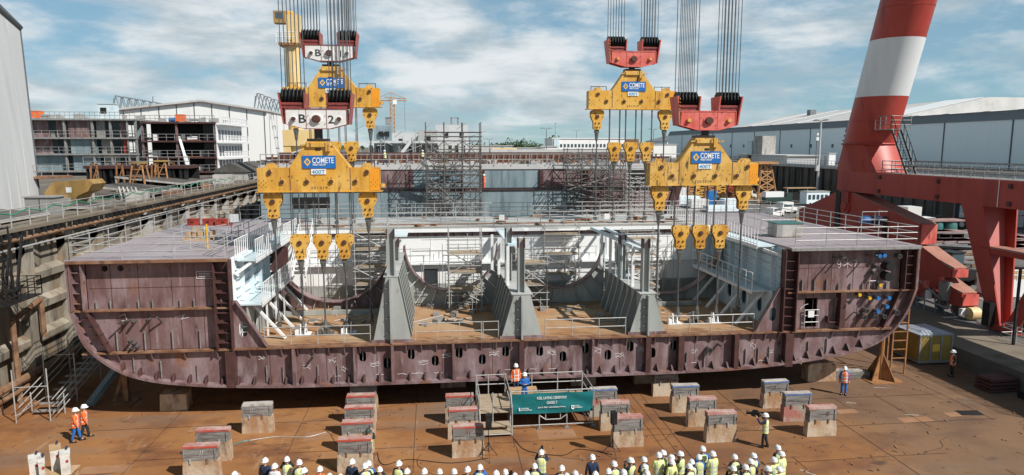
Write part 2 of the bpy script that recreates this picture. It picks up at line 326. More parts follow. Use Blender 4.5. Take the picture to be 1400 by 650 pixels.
m_tubedark = mat('dark_tube', (.15,.145,.14), .6, .1, [((.08,.075,.07),2.0,.45,.7,.8),((.24,.23,.22),3.0,.6,.75,.7)])
m_dirtywhite = mat('dirty_white_paint', (.56,.54,.49), .55, 0, [((.66,.65,.62),1.5,.4,.62,.8),((.3,.26,.2),3.0,.52,.72,.8)])
m_bluepaint = mat('bright_blue_paint', (.02,.15,.42), .4, 0, [((.05,.2,.5),3.0,.45,.7,.7)])
m_yellowcap = mat('yellow_pipe_cap', (.72,.4,.02), .4)
m_chalk = mat('white_chalk', (.74,.70,.70), .9)
m_line = mat('white_road_paint', (.5,.48,.46), .8, 0, [((.25,.23,.21),2.0,.5,.7,.8)])
m_crack = mat('floor_joint', (.055,.032,.022), .9)
m_floorpatch = mat('floor_plate', (.30,.155,.08), .8, 0, [((.36,.21,.12),1.0,.4,.65,.8)])
def widen(m, col, x0, x1, amt):
    nt = m.node_tree; N = nt.nodes; L = nt.links; b = N['Principled BSDF']; src = b.inputs['Base Color'].links[0].from_socket
    tc = N.new('ShaderNodeTexCoord'); sx = N.new('ShaderNodeSeparateXYZ'); L.new(tc.outputs['Object'], sx.inputs[0])
    nz = N.new('ShaderNodeTexNoise'); nz.inputs['Scale'].default_value=.12; nz.inputs['Detail'].default_value=6; L.new(tc.outputs['Object'], nz.inputs['Vector'])
    mm = N.new('ShaderNodeMath'); mm.operation='MULTIPLY_ADD'; L.new(nz.outputs['Fac'], mm.inputs[0]); mm.inputs[1].default_value=34; L.new(sx.outputs[0], mm.inputs[2])
    mr = N.new('ShaderNodeMapRange'); mr.interpolation_type='SMOOTHSTEP'; L.new(mm.outputs[0], mr.inputs[0]); mr.inputs[1].default_value=x0+17; mr.inputs[2].default_value=x1+17; mr.inputs[4].default_value=amt
    mx = N.new('ShaderNodeMix'); mx.data_type='RGBA'; mx.blend_type='MIX'; L.new(mr.outputs[0], mx.inputs[0]); L.new(src, mx.inputs[6])
    nz2 = N.new('ShaderNodeTexNoise'); nz2.inputs['Scale'].default_value=.6; nz2.inputs['Detail'].default_value=8; L.new(tc.outputs['Object'], nz2.inputs['Vector'])
    c2 = N.new('ShaderNodeMix'); c2.data_type='RGBA'; L.new(nz2.outputs['Fac'], c2.inputs[0]); c2.inputs[6].default_value=(*[v*.55 for v in col],1); c2.inputs[7].default_value=(*[v*1.5 for v in col],1); L.new(c2.outputs[2], mx.inputs[7])
    L.new(mx.outputs[2], b.inputs['Base Color'])
widen(m_floor, (.125,.088,.062), 9, 26, .66)
m_cheek = mat('dull_red_cheek', (.33,.075,.062), .5, 0, [((.42,.13,.11),.8,.42,.62,.85),((.12,.04,.035),(2,2,.6),.5,.68,.85)], .06, 8)
def vest_mat(name, col, band):
    """hi-vis cloth with horizontal reflective bands and shoulder straps woven in (object space)"""
    m = bpy.data.materials.new(name); m.use_nodes = True; nt = m.node_tree; N = nt.nodes; L = nt.links
    b = N['Principled BSDF']; b.inputs['Roughness'].default_value = .75
    tc = N.new('ShaderNodeTexCoord'); sx = N.new('ShaderNodeSeparateXYZ'); L.new(tc.outputs['Object'], sx.inputs[0])
    def inband(out, c, w):
        s_ = N.new('ShaderNodeMath'); s_.operation='SUBTRACT'; s_.inputs[1].default_value=c; L.new(out,s_.inputs[0])
        a_ = N.new('ShaderNodeMath'); a_.operation='ABSOLUTE'; L.new(s_.outputs[0],a_.inputs[0])
        l_ = N.new('ShaderNodeMath'); l_.operation='LESS_THAN'; l_.inputs[1].default_value=w; L.new(a_.outputs[0],l_.inputs[0]); return l_.outputs[0]
    ab = N.new('ShaderNodeMath'); ab.operation='ABSOLUTE'; L.new(sx.outputs[0], ab.inputs[0])
    o = None
    for q in (inband(sx.outputs[2],.95,.028), inband(sx.outputs[2],1.14,.028), inband(ab.outputs[0],.115,.022)):
        if o is None: o = q
        else:
            mx_ = N.new('ShaderNodeMath'); mx_.operation='MAXIMUM'; L.new(o,mx_.inputs[0]); L.new(q,mx_.inputs[1]); o = mx_.outputs[0]
    mx = N.new('ShaderNodeMix'); mx.data_type='RGBA'; mx.inputs[6].default_value=(*col,1); mx.inputs[7].default_value=(*band,1)
    L.new(o, mx.inputs[0]); L.new(mx.outputs[2], b.inputs['Base Color'])
    MATS[name] = m; return m
m_lime = vest_mat('lime_hi_vis', (.67,.72,.29), (.42,.47,.5))
m_orangevest = vest_mat('orange_hi_vis_banded', (.85,.15,.03), (.6,.6,.6))
# ================================================================== SHIP HULL SECTION
XL, XR, YF, YB = -19.4, 29.28, 38.0, 58.5
hull = thing('ship_section', 'huge midship hull section in brown primer with open tank bays lowered over the dock floor', 'hull section', (4.9, 38, 1.6))
left = smooth_poly([(-19.4,6.3),(-18.75,4.3),(-17.3,2.95),(-15.8,2.32),(-13.9,1.98),(-11.4,1.76),(-8,1.62),(-4,1.58)], 4)
right = smooth_poly([(14,1.58),(18,1.66),(21.4,1.9),(24.7,2.35),(26.77,2.93),(28.05,3.87),(28.8,5.0),(29.28,6.35)], 4)
outline = [(-19.4,9.0)]+left+right+[(29.28,9.0)]
MB().band(outline,'XZ',37.86,YB,.14,1).build('shell_plate', m_primer, hull)
def inner(zlo, zhi, xa, xb, ins=.14):
    """polygon of the cross section between two heights, clipped to xa..xb"""
    pts = []
    n = 36
    def bottom(x):
        best = 1.58
        for (p,q) in zip(outline, outline[1:]):
            if min(p[0],q[0]) <= x <= max(p[0],q[0]) and abs(q[0]-p[0]) > 1e-4 and p[1] < 6.5 and q[1] < 6.5:
                t = (x-p[0])/(q[0]-p[0]); best = p[1]+(q[1]-p[1])*t
        return best
    for i in range(n+1):
        x = xa+(xb-xa)*i/n; pts.append((x, max(zlo, min(bottom(x)+ins, zhi-.02))))
    return pts+[(xb,zhi),(xa,zhi)]
# --- wing bulkheads
door = [(22.3,4.05),(23.12,4.05),(23.12,5.85),(22.3,5.85)]
holes_r = []
MB().prism(inner(3.95,8.95,-19.24,-11.2),'XZ',38.35,38.47,[[(-17.65+.17*math.cos(a),8.5+.17*math.sin(a)) for a in [2*PI*i/14 for i in range(14)]],[(-16.85+.17*math.cos(a),8.5+.17*math.sin(a)) for a in [2*PI*i/14 for i in range(14)]]]).build('bulkhead', m_primer, hull)
MB().prism(inner(3.95,8.95,21.0,29.12),'XZ',38.35,38.47,[door]).build('bulkhead', m_primer, hull)
MB().box(21.2,39.9,3.9,24.6,40.0,8.9).build('inner_bulkhead', m_void, hull)  # black sheet behind the doorway: shade of the interior painted on
# --- double bottom front with manholes
def oval(x, z, w=.2, h=.33, k=7):
    P = []
    for i in range(k+1): a = PI*i/k; P.append((x+w*math.cos(a), z+h-w+w*math.sin(a)))
    for i in range(k+1): a = PI+PI*i/k; P.append((x+w*math.cos(a), z-h+w+w*math.sin(a)))
    return P
mh = [(-4.19,3.15),(-2.82,2.72),(-1.45,3.18),(-.09,2.75),(1.29,3.17),(2.63,2.73),(3.99,3.16),(6.0,3.12),(7.38,2.74),(8.73,3.2),(10.09,2.74),(11.45,3.2),(12.8,2.77),(14.13,3.17)]
MB().prism(inner(1.6,3.8,-18.0,27.7,.1),'XZ',38.30,38.42,[oval(*p) for p in mh]).build('floor_plate', m_primer, hull)
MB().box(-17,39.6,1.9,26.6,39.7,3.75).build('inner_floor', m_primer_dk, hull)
b = MB()
for x,z in mh: b.box(x-.03,38.5,z-.5,x+.03,38.56,z+.45)
b.each('manhole_stiffener', m_grey, hull)
# --- ledges (stringer decks) on the front
MB().box(-19.0,38.0,3.83,27.9,38.6,3.92).build('tank_top_edge', m_rustedge, hull)
MB().box(-19.26,38.0,6.2,-11.2,38.6,6.28).build('stringer', m_rustedge, hull)
MB().box(21.0,38.0,6.24,29.14,38.6,6.32).build('stringer', m_rustedge, hull)
# --- decks
MB().box(XL,37.8,8.92,-11.2,YB,9.05).build('wing_deck', m_deck, hull)
MB().box(20.95,37.8,8.92,XR,YB,9.05).build('wing_deck', m_deck, hull)
MB().box(-19.3,37.7,8.86,-11.15,37.86,9.02).build('deck_edge', m_rustedge, hull)
MB().box(20.95,37.7,8.86,29.2,37.86,9.02).build('deck_edge', m_galvdk, hull)
b = MB()
for i in range(12):
    x = -19+i*.66; b.box(x,38.4,9.054,x+.05,57.9,9.058)
for i in range(12):
    x = 21.4+i*.66; b.box(x,38.4,9.054,x+.05,57.9,9.058)
b.build('deck_weld_line', m_galv, hull)
# --- vertical channels beside the bays and at the outer shell
def channel(x0, x1, z0, z1, mm=m_primer_dk):  # the dark default colour also paints in the channel's shadow strip
    b = MB(); b.box(x0,37.8,z0,x0+.06,38.35,z1); b.box(x1-.06,37.8,z0,x1,38.35,z1); b.box(x0,38.25,z0,x1,38.34,z1)
    z = z0+.35
    while z < z1-.2:
        b.box(x0+.06,37.95,z,x1-.06,38.3,z+.04); z += .56
    return b.build('channel_stiffener', mm, hull)
channel(-11.95,-11.1,3.92,8.9); channel(20.65,21.5,3.92,8.9); channel(28.35,29.1,6.35,8.9)
channel(-19.24,-18.6,6.3,8.9,m_primer)
b = MB(); b.bar((-18.55,38.1,6.15),(-17.55,38.1,3.95),.06,.45,(0,1,0)); b.bar((28.2,38.1,6.2),(27.2,38.1,3.95),.06,.45,(0,1,0))
for t in (.2,.42,.64,.86):
    b.bar((-19.2+t*1.3,38.12,6.2-t*2.2),(-18.55+t*1.0,38.12,6.3-t*2.1),.35,.05)
b.each('bilge_web', m_primer_dk, hull)
# --- vertical stiffeners of the double bottom
for x, wd in ((-11.31,.5),(-7.93,.14),(-4.57,.18),(-2.49,.14),(.95,.12),(4.89,.3),(9.09,.12),(12.42,.3),(14.44,.34),(17.87,.28),(21.2,.5)):
    b = MB(); b.box(x-wd/2,37.85,1.75,x+wd/2,38.31,3.8); b.build('web_stiffener', m_primer_dk if wd > .2 else m_primer, hull)
# --- brackets: hanging under the tank top edge and standing on the bottom plate
def bracket_mesh(nm, pts, x0, x1, mm):
    b = MB(); b.prism(pts,'YZ',x0,x1); me = bpy.data.meshes.new(nm); me.from_pydata(b.v,[],b.f); me.materials.append(mm); me.update(); return me
br_top = bracket_mesh('bracket', [(38.02,3.82),(38.3,3.82),(38.3,3.35),(38.24,3.35)], -.035, .035, m_primer)
br_bot = bracket_mesh('bracket', [(37.86,0),(38.3,0),(38.3,.4),(38.2,.4)], -.05, .05, m_primer_dk)
def put_bracket(me, x, y, z):
    o = bpy.data.objects.new('bracket', me); COL.objects.link(o); o.parent = hull; o.location = Vector((x,y,z))-OFF[hull.name]
def bot(x):
    for p,q in zip(outline,outline[1:]):
        if p[0] <= x <= q[0] and p[1] < 6.3 and q[1] < 6.3: return p[1]+(q[1]-p[1])*(x-p[0])/(q[0]-p[0])
    return 1.6
n_ = 0
x = -17.2
while x < 26.6:
    if -10.9 < x < 20.6 or n_ % 2 == 0: put_bracket(br_top, x, 0, 0)
    put_bracket(br_bot, x+.2, 0, bot(x+.2)+.13); n_ += 1
    x += .86
b = MB()   # short stiffener ends under the stringers and on the wings
for i in range(10):
    x = -18.2+i*.72
    if i % 3 != 2: b.box(x,38.22,6.3,x+.03,38.34,6.75)
    b.box(x+.2,38.22,3.95,x+.23,38.34,5.0) if i % 2 else None
for i in range(9):
    x = 22.0+i*.78
    b.box(x,38.22,6.34,x+.03,38.34,6.72+.3*(i<3))
for x in (-16.5,-15.1,-13.2,-9.5,-8.6,-6.7,-5.6,14.9,16.0,18.6,19.4,20.1,22.6,23.8): b.box(x,38.2,bot(x)+.2,x+.03,38.3,bot(x)+1.15)
b.each('flat_bar_stiffener', m_galvdk, hull)
# --- side gussets at the tank top
for (x0,x1) in ((-11.1,-9.35),(20.65,19.05)):
    cx = x0+(x1-x0)*.27
    MB().prism([(x0,3.93),(x1,3.93),(x1,4.05),(x0+(x1-x0)*.12,6.6),(x0,6.6)],'XZ',38.22,38.3,[oval(cx,4.95,.23,.42)]).build('gusset', m_primer, hull)
    b = MB(); b.bar((x1,38.1,3.98),(x0+(x1-x0)*.12,38.1,6.6),.04,.3,(0,1,0)); b.build('gusset_flange', m_primer, hull)
b = MB(); b.box(-10.75,38.36,4.5,-10.7,38.4,5.4); b.box(-10.95,38.36,4.75,-10.4,38.4,4.8); b.box(-10.95,38.36,5.05,-10.4,38.4,5.1); b.build('manhole_bars', m_signwhite, hull)
# --- pipe ends and caps on the right wing, holes and cable stubs on the left wing
def stub(x, z, r, d, mm, cap=None):
    b = MB(); b.lathe((x,38.35-d,z),[(r,0),(r,d+.1)],14,'Y'); o = b.build('pipe_end', mm, hull, True)
    if cap is None:
        c = MB(); c.lathe((x,38.35-d-.005,z),[(r*.8,0),(r*.8,.006)],14,'Y'); c.build('pipe_bore', m_void, o)
    else:
        c = MB(); c.lathe((x,38.35-d-.05,z),[(r*1.04,0),(r*1.08,.02),(r*1.08,.1)],14,'Y'); c.build('pipe_cap', cap, o, True)
for x,z in ((27.35,7.8),(27.31,7.17)): stub(x,z,.27,.55,m_black)
for x,z in ((26.69,8.44),(27.0,8.46),(26.79,5.82),(27.5,5.82),(27.42,5.28),(26.85,5.0)): stub(x,z,.12,.4,m_steel,m_bluepaint)
for x,z in ((26.27,5.83),(26.9,6.62),(25.6,6.05)): stub(x,z,.1,.35,m_steel,m_yellowcap)
for x,z,r in ((26.12,5.06,.15),(25.98,4.66,.15),(26.7,4.66,.15),(27.3,4.66,.13),(28.0,8.4,.14),(28.1,4.9,.17),(26.6,7.75,.12),(26.5,7.35,.12),(16.23,2.92,.18),(26.2,6.05,.08)): stub(x,z,r,.45,m_steel)
for x,z in ((-16.6,5.65),(-16.25,5.6),(-15.5,5.7),(-16.5,4.55),(-16.3,4.4),(-16.45,4.15),(-16.15,4.2),(-6.9,3.3),(16.85,3.2)): stub(x,z,.07,.5,m_steel)
b = MB()
for p,q in (((23.95,38.34,8.35),(23.9,37.2,8.5)),((26.1,38.34,8.45),(26.05,37.3,8.6)),((24.35,38.34,8.4),(24.3,37.6,8.45)),((24.2,38.3,4.6),(24.2,38.1,5.9)),((25.5,38.3,4.9),(25.4,37.7,5.0)),((24.9,38.3,5.6),(24.85,37.6,5.7)),((-16.9,38.3,5.4),(-16.9,37.6,5.7)),((-14.9,38.3,5.5),(-14.9,37.7,5.9))):
    b.tube(p,q,.05,7)
b.each('lifting_stub', m_steel, hull)
b = MB(); b.box(24.35,37.9,4.1,24.7,38.35,6.2); b.box(23.7,38.05,4.35,24.35,38.35,4.42); b.box(23.68,38.05,4.35,23.74,38.35,4.75); b.build('web_stiffener', m_primer_dk, hull)
b = MB(); b.rail([(22.25,38.2,4.0),(23.15,38.2,4.0)],1.15,1.0,.03,(.4,.8)); b.build('doorway_barrier', m_galv, hull)
MB().box(22.42,38.1,4.72,22.8,38.13,5.12).build('notice', m_signwhite, hull)
b = MB()
for (x0,x1) in ((26.35,26.9),(26.95,27.55)):
    b.path([(x0,38.25,6.35),(x0,38.25,6.85),(x1,38.25,6.85),(x1,38.25,6.35)],.025,5)
b.build('pipe_guard', m_galv, hull)
b = MB()
for x in (-17.4,-16.0,-14.3,-13.1,22.4,23.9,25.3,26.9): b.box(x,38.34,6.35,x+.03,38.349,8.85); b.box(x+.4,38.34,3.95,x+.43,38.349,6.15)
for z in (7.4,): b.box(-18.5,38.34,z,-12.1,38.349,z+.03); b.box(21.6,38.34,z+.3,28.2,38.349,z+.33)
for x in (-9.3,-6.2,-3.4,.3,3.2,6.7,10.8,15.4,19.2): b.box(x,38.29,1.8,x+.03,38.299,3.8)
b.each('weld_seam', m_primer_dk, hull)
# --- chalk marks on the steel
def scribble(b, x, z, w, h, n=3):
    for k in range(n):
        zz = z+h*(k/n); px = x; pz = zz
        for i in range(5):
            qx = x+w*(i+1)/5+random.uniform(-.04,.04); qz = zz+random.uniform(-.5,.5)*h/n*1.6
            b.bar((px,38.285,pz),(qx,38.285,qz),.016,.02,(0,1,0)); px,pz = qx,qz
b = MB()
for i in range(len(mh)-1):
    if i in (0,2,3,5,7,9,10,11): scribble(b, (mh[i][0]+mh[i+1][0])/2-.28, 2.6+.35*(i%2), .55, .28)
for x,z in ((-9.9,3.2),(-7.5,2.6),(-6.1,2.9),(-5.4,2.4),(15.2,2.7),(18.9,2.9),(20,2.6)): scribble(b, x, z, .4, .3, 2)
for i in range(14):
    x = random.uniform(-9,20); scribble(b, x, 2.05, .5, .06, 1)
b.build('chalk_marks', m_chalk, hull)
b = MB()
y = 38.33
def stroke(pts, wd=.05):
    for p,q in zip(pts,pts[1:]): b.bar((p[0],y,p[1]),(q[0],y,q[1]),.02,wd,(0,1,0))
stroke([(24.32+.13*math.cos(a),8.02+.13*math.sin(a)) for a in [i*PI/4 for i in range(9)]],.045); stroke([(24.45,8.02),(24.43,7.75),(24.3,7.7)],.045)
for a in (0,1,2): stroke([(24.88+.3*math.cos(a*PI/3+.5),7.95+.3*math.sin(a*PI/3+.5)),(24.88-.3*math.cos(a*PI/3+.5),7.95-.3*math.sin(a*PI/3+.5))],.04)
stroke([(25.22,8.15),(25.5,8.15),(25.34,7.72)],.045)
stroke([(-12.95,8.25),(-12.1,8.25),(-12.1,7.85),(-12.95,7.85),(-12.95,8.25)],.03)
for z in (8.14,8.05,7.95): stroke([(-12.85,z),(-12.2,z)],.025)
stroke([(-10.2,4.3),(-9.9,4.7)],.04)
stroke([(-14.2,5.75),(-13.7,5.85),(-13.9,5.6),(-13.5,5.7)],.03); stroke([(-17.1,5.85),(-16.8,6.0),(-16.7,5.6),(-17.0,5.6)],.03)
stroke([(24,2.9),(24.2,3.3),(24.4,2.9)],.03); stroke([(22,5.2),(22.3,5.45),(22.5,5.5)],.03)
b.build('chalk_marks', m_chalk, hull)

# --- inside: tank top, inner side walls, back wall
MB().box(-11.2,38.6,3.70,21.0,YB,3.9).build('tank_top', m_tanktop, hull)
def sidewall(x0, x1, s):
    MB().box(x0,38.5,3.9,x1,YB,8.92).build('inner_side_wall', m_ltblue if s < 0 else m_white, hull)
    xi = x1 if s > 0 else x0
    b = MB()
    for k in range(5):
        z = 6.65+k*.5; b.box(min(xi,xi+s*.16),39,z,max(xi,xi+s*.16),50,z+.05)
    for k in range(6):
        yy = 39.6+k*2.0; b.box(min(xi,xi+s*.34),yy,6.3,max(xi,xi+s*.34),yy+.06,8.9)
    b.each('wall_stiffener', m_ltblue, hull)
sidewall(-11.35,-11.12,1); sidewall(21.02,21.25,-1)
# lower inner bulkheads with manholes and struts
for s,xa in ((-1,20.5),(1,-10.6)):
    MB().prism([(39,3.9),(49,3.9),(49,6.2),(39,6.2)],'YZ',xa,xa+.08,[oval(40.6+k*2.2,5.1,.36,.55) for k in range(4)]).build('lower_side_wall', m_ltblue if s<0 else m_grey, hull)
    b = MB()
    for k in range(4):
        yy = 39.8+k*2.3; b.bar((xa+s*.1,yy,6.1),(xa+s*1.9,yy,3.95),.12,.2,(0,1,0)); b.bar((xa+s*.7,yy+.9,6.1),(xa+s*.7,yy+.9,3.9),.09,.12)
    b.each('side_strut', m_whiterail, hull)
def gangway(x0, x1, y0, y1, z, rails, name='walkway', dense=False):
    o = MB().box(x0,y0,z-.1,x1,y1,z).build(name, m_ltblue, hull)
    b = MB()
    for rx in rails:
        b.rail([(rx,y0,z),(rx,y1,z)],1.1,.42 if dense else .9,.028,(.55,) if not dense else (.1,))
    b.bar((x0 if rails[0]==x0 else x1,y0,z-.12),(x0 if rails[0]==x0 else x1,y1,z-.12),.05,.18)
    b.build('walkway_rail', m_whiterail, o)
    return o
gangway(-11.1,-9.95,39.0,50.5,8.75,(-9.95,-11.05),dense=True)
gangway(-11.1,-9.7,38.9,46.5,6.25,(-9.7,),dense=True)
gangway(19.7,20.95,39.6,56,8.95,(19.7,),dense=True)
gangway(19.35,20.95,39.3,49,6.2,(19.35,))
b = MB(); b.bar((20.0,39.4,8.75),(20.9,38.5,8.4),.14,.14); b.bar((-10.2,39.2,8.6),(-11.0,38.6,8.0),.14,.14); b.each('walkway_brace', m_whiterail, hull)
# sloping stair beside the lower left walkway
b = MB()
for s in (-9.6,-8.75): b.bar((s,46.6,6.25),(s,50.2,8.7),.08,.22)
for i in range(10): b.box(-9.6,46.7+i*.36,6.35+i*.24,-8.75,46.95+i*.36,6.39+i*.24)
b.rail([(-9.62,46.6,6.3),(-9.62,50.2,8.75)],1.05,.8,.028); b.rail([(-8.72,46.6,6.3),(-8.72,50.2,8.75)],1.05,.8,.028)
b.build('stair', m_whiterail, hull)
# back wall (white) with the walkway's shadow painted as a grey band, door, walkway
YW = 50.0
dr = [(-.75,3.95),(.1,3.95),(.1,5.95),(-.75,5.95)]
MB().prism([(-11.1,3.9),(21.0,3.9),(21.0,8.9),(-11.1,8.9)],'XZ',YW,YW+.15,[dr]).build('back_wall', m_white, hull)
b = MB()
for (x0,x1) in ((-11.1,-.78),(.13,21.0)): b.box(x0,YW-.006,3.9,x1,YW,4.95)
b.each('back_wall_shade', m_grey, hull)  # grey strip painting the shadow cast by the walkway above
b = MB(); b.box(-.83,YW-.05,3.9,-.75,YW+.05,6.03); b.box(.1,YW-.05,3.9,.18,YW+.05,6.03); b.box(-.75,YW-.05,5.95,.1,YW+.05,6.03); b.each('door_frame', m_primer_dk, hull)
MB().box(-1.6,YW+1.6,3.9,.6,YW+1.7,6.4).build('inner_room_wall', m_ltblue, hull)
o = MB().box(-11.1,YW-.42,6.42,21.0,YW,6.55).build('back_walkway', m_white, hull)
b = MB()
for (x0,x1) in ((-9.5,-6.5),(-3.2,-.4),(1.0,2.6),(8,12),(14,18)):
    b.rail([(x0,YW-.4,6.55),(x1,YW-.4,6.55)],1.05,1.3,.024)
b.build('walkway_rail', m_galv, o)
b = MB()
for i in range(10): b.box(-10.2+i*3.3,YW-.03,6.6,-10.17+i*3.3,YW,8.5)
b.each('wall_stiffener', m_white, hull)
# --- transverse deck over the back wall
MB().box(-11.1,49.75,8.92,20.9,YB,9.05).build('cross_deck', m_deckpale, hull)
MB().box(-11.1,49.66,8.80,20.9,49.75,9.03).build('deck_edge', m_white, hull)
MB().box(-11.1,49.9,8.5,20.9,49.99,8.92).build('deck_girder', m_primer, hull)
b = MB(); 
for i in range(24): b.prism([(49.68,8.8),(49.9,8.8),(49.9,8.45)],'YZ',-10.6+i*1.33,-10.52+i*1.33)
b.each('edge_bracket', m_primer_dk, hull)
b = MB()
for i in range(30):
    x = random.uniform(-10.5,20); yy = random.uniform(51,57.8); b.cbox((x,yy,9.05+.1),(random.uniform(.2,1.3),random.uniform(.15,.5),random.uniform(.06,.3)),random.uniform(0,3))
b.each('deck_fitting', m_rustedge, hull)
b = MB(); b.box(-11,50.6,9.055,20.8,51.0,9.062); b.box(-6,52.8,9.055,18,53.6,9.062); b.each('deck_strip', m_plank, hull)
b = MB(); b.box(-11,52.2,9.056,20.8,52.4,9.12); b.build('deck_rail_bar', m_rustedge, hull)
# --- longitudinal girders with flared fronts, brackets, top plates
def girder(xc, ztop, wt, wb, yend):
    g = MB().box(xc-wt/2,38.45,3.9,xc-wt/2+.06,yend,ztop); g.box(xc+wt/2-.06,38.45,3.9,xc+wt/2,yend,ztop)
    go = g.build('longitudinal_girder', m_grey, hull)
    pl = [(xc-wb/2,3.93),(xc+wb/2,3.93),(xc+wb/2-.12,4.15),(xc+wt/2+.02,ztop-.1),(xc+wt/2+.02,ztop),(xc-wt/2-.02,ztop),(xc-wt/2-.02,ztop-.1),(xc-wb/2+.12,4.15)]
    MB().prism(pl,'XZ',38.28,38.36).build('front_web', m_grey, go)
    b = MB(); b.box(xc-wb/2-.02,38.262,3.925,xc+wb/2+.02,38.278,4.1); b.build('primer_strip', m_primer, go)
    b = MB(); b.box(xc-.08,37.95,3.93,xc+.02,38.28,ztop-.05)
    for k in range(4): b.box(xc-.3,38.1,4.5+k*.6*(ztop-4)/2.6,xc-.08,38.28,4.53+k*.6*(ztop-4)/2.6)
    b.build('front_stiffener', m_grey, go)
    b = MB()
    for k in range(1,int((yend-38.5)/1.15)):
        yy = 38.35+k*1.15
        for s in (-1,1): b.prism([(xc+s*wt/2,3.93),(xc+s*(wb/2-.05),3.93),(xc+s*(wb/2-.05),4.05),(xc+s*(wt/2+.12),ztop-.06),(xc+s*wt/2,ztop-.06)],'XZ',yy,yy+.05)
    for k in range(1,int((yend-38.5)/1.15)):
        yy = 38.35+k*1.15
        for s in (-1,1): b.bar((xc+s*(wb/2-.05),yy+.02,4.0),(xc+s*(wt/2+.12),yy+.02,ztop-.1),.2,.03,(s,0,0))
    b.each('side_bracket', m_grey, go)
    MB().box(xc-wt/2-.14,38.25,ztop,xc+wt/2+.14,yend,ztop+.05).build('top_plate', m_deckpale, go)
    return go
def hcolumn(x, yy, z0, z1, parent, mm=m_grey, w_=.42, d_=.5):
    b = MB(); b.box(x-w_/2,yy,z0,x-w_/2+.05,yy+d_,z1); b.box(x+w_/2-.05,yy,z0,x+w_/2,yy+d_,z1); b.box(x-w_/2+.05,yy+d_/2-.03,z0,x+w_/2-.05,yy+d_/2+.03,z1)
    o = b.build('column', mm, parent)
    t = MB(); t.box(x-w_/2-.006,yy-.006,z1-.55,x-w_/2+.056,yy+d_+.006,z1+.004); t.box(x+w_/2-.056,yy-.006,z1-.55,x+w_/2+.006,yy+d_+.006,z1+.004); t.each('column_head', m_primer_dk, o)
    return o
g1 = girder(-2.5, 7.72, .55, 2.3, 47.2); hcolumn(-2.5,38.35,6.0,10.4,g1,m_grey,.46,.5)
g2 = girder(4.95, 6.52, .95, 2.55, 47.2); g3 = girder(12.45, 6.38, .75, 2.3, 47.2)
hcolumn(4.95,38.6,6.55,9.75,g2); hcolumn(4.6,42.2,6.55,9.9,g2); hcolumn(12.4,38.6,6.4,9.6,g3); hcolumn(12.1,42.6,6.4,9.3,g3); hcolumn(-2.5,43.5,7.75,9.2,g1)
b = MB()
for xc,yy,z0 in ((4.4,40.8,6.55),(4.2,44.5,6.55),(3.9,46.3,6.55),(4.9,46.5,6.55)): b.box(xc-.09,yy,z0,xc+.09,yy+.12,9.0)
b.each('white_post', m_whiterail, g2)
b = MB()
for xc,yy,z0 in ((12.1,40.3,6.4),(11.9,45,6.4),(11.7,46.6,6.4),(12.5,44,6.4)): b.box(xc-.09,yy,z0,xc+.09,yy+.12,9.0)
b.each('white_post', m_whiterail, g3)
MB().box(4.5,41.5,8.88,5.2,49.5,8.98).build('deck_beam', m_ltblue, g2)
b = MB(); b.bar((12.3,39.4,8.85),(11.6,49.5,8.98),.22,.2); b.bar((12.9,39.6,8.85),(12.6,49.5,8.98),.16,.16)
for k in range(6): b.box(12.0,41+k*1.5,6.4,12.05,41.05+k*1.5,8.9)
b.each('deck_beam', m_ltblue, g3)
MB().box(-3.1,47,8.85,-1.9,49.5,8.97).build('deck_beam', m_ltblue, g1)
# --- transverse web frame with half-round openings and curved face flats
arcs = [(-6.9,8.2,3.85),(1.22,8.2,3.75),(8.7,8.2,3.75),(16.75,8.2,3.85)]
edges_ = [(-11.1,-2.8),(-2.2,4.45),(5.4,12.05),(12.85,20.5)]
for i,((cx,cz,r),(xa,xb)) in enumerate(zip(arcs,edges_)):
    r = min(r,(xb-xa)/2-.08) if i in (1,2) else r
    cx = (xa+xb)/2 if i in (1,2) else cx
    ar = [(cx+r*math.cos(a),cz+r*math.sin(a)) for a in [PI+PI*k/28 for k in range(29)]]
    poly = [(xa,3.93),(xb,3.93),(xb,cz)]+([(ar[-1][0],cz)] if abs(ar[-1][0]-xb) > .1 else [])
    poly = [(xa,3.92),(xb,3.92),(xb,cz+.001)]+list(reversed(ar))+[(xa,cz+.001)]
    MB().prism(poly,'XZ',47.3,47.38).build('web_frame', m_primer if i==0 else m_grey, hull)
    o = MB().band(ar,'XZ',46.95,47.75,.06,1).build('face_flat', m_primer, hull)
    b = MB()
    for k in range(3,26,2):
        a = PI+PI*k/28; p = (cx+(r+.07)*math.cos(a),cz+(r+.07)*math.sin(a)); L_ = min(1.5,(p[1]-3.95)/max(.25,-math.sin(a)))
        if L_ > .15: b.bar((p[0],47.2,p[1]),(p[0]+L_*math.cos(a),47.2,p[1]+L_*math.sin(a)),.05,.14,(0,1,0))
    b.build('radial_stiffener', m_whiterail if i in (1,) else m_grey, o)
MB().box(-10.9,45.3,3.92,-2.9,45.6,4.18).build('floor_beam', m_grey, hull)
MB().box(13.5,45.3,3.92,18.6,45.6,4.18).build('floor_beam', m_grey, hull)
MB().prism([(-11.1,6.6),(-9.9,6.6),(-9.9,8.3),(-11.1,8.3)],'XZ',46.9,47.2).build('corner_plate', m_primer_dk, hull)
# --- lifting lugs on the tank top
for cx in (-6.52,16.28):
    for k in (-1,0,1):
        b = MB(); x = cx+k*1.33
        b.box(x-.42,40.3,3.9,x+.42,41.1,3.96)
        for s in (-.13,.13): b.prism([(40.35,3.96),(41.05,3.96),(40.85,4.55),(40.55,4.55)],'YZ',x+s-.03,x+s+.03)
        b.cbox((x-.34,40.5,4.1),(.2,.3,.25)); b.build('lifting_lug', m_signwhite if k else m_steel, hull)
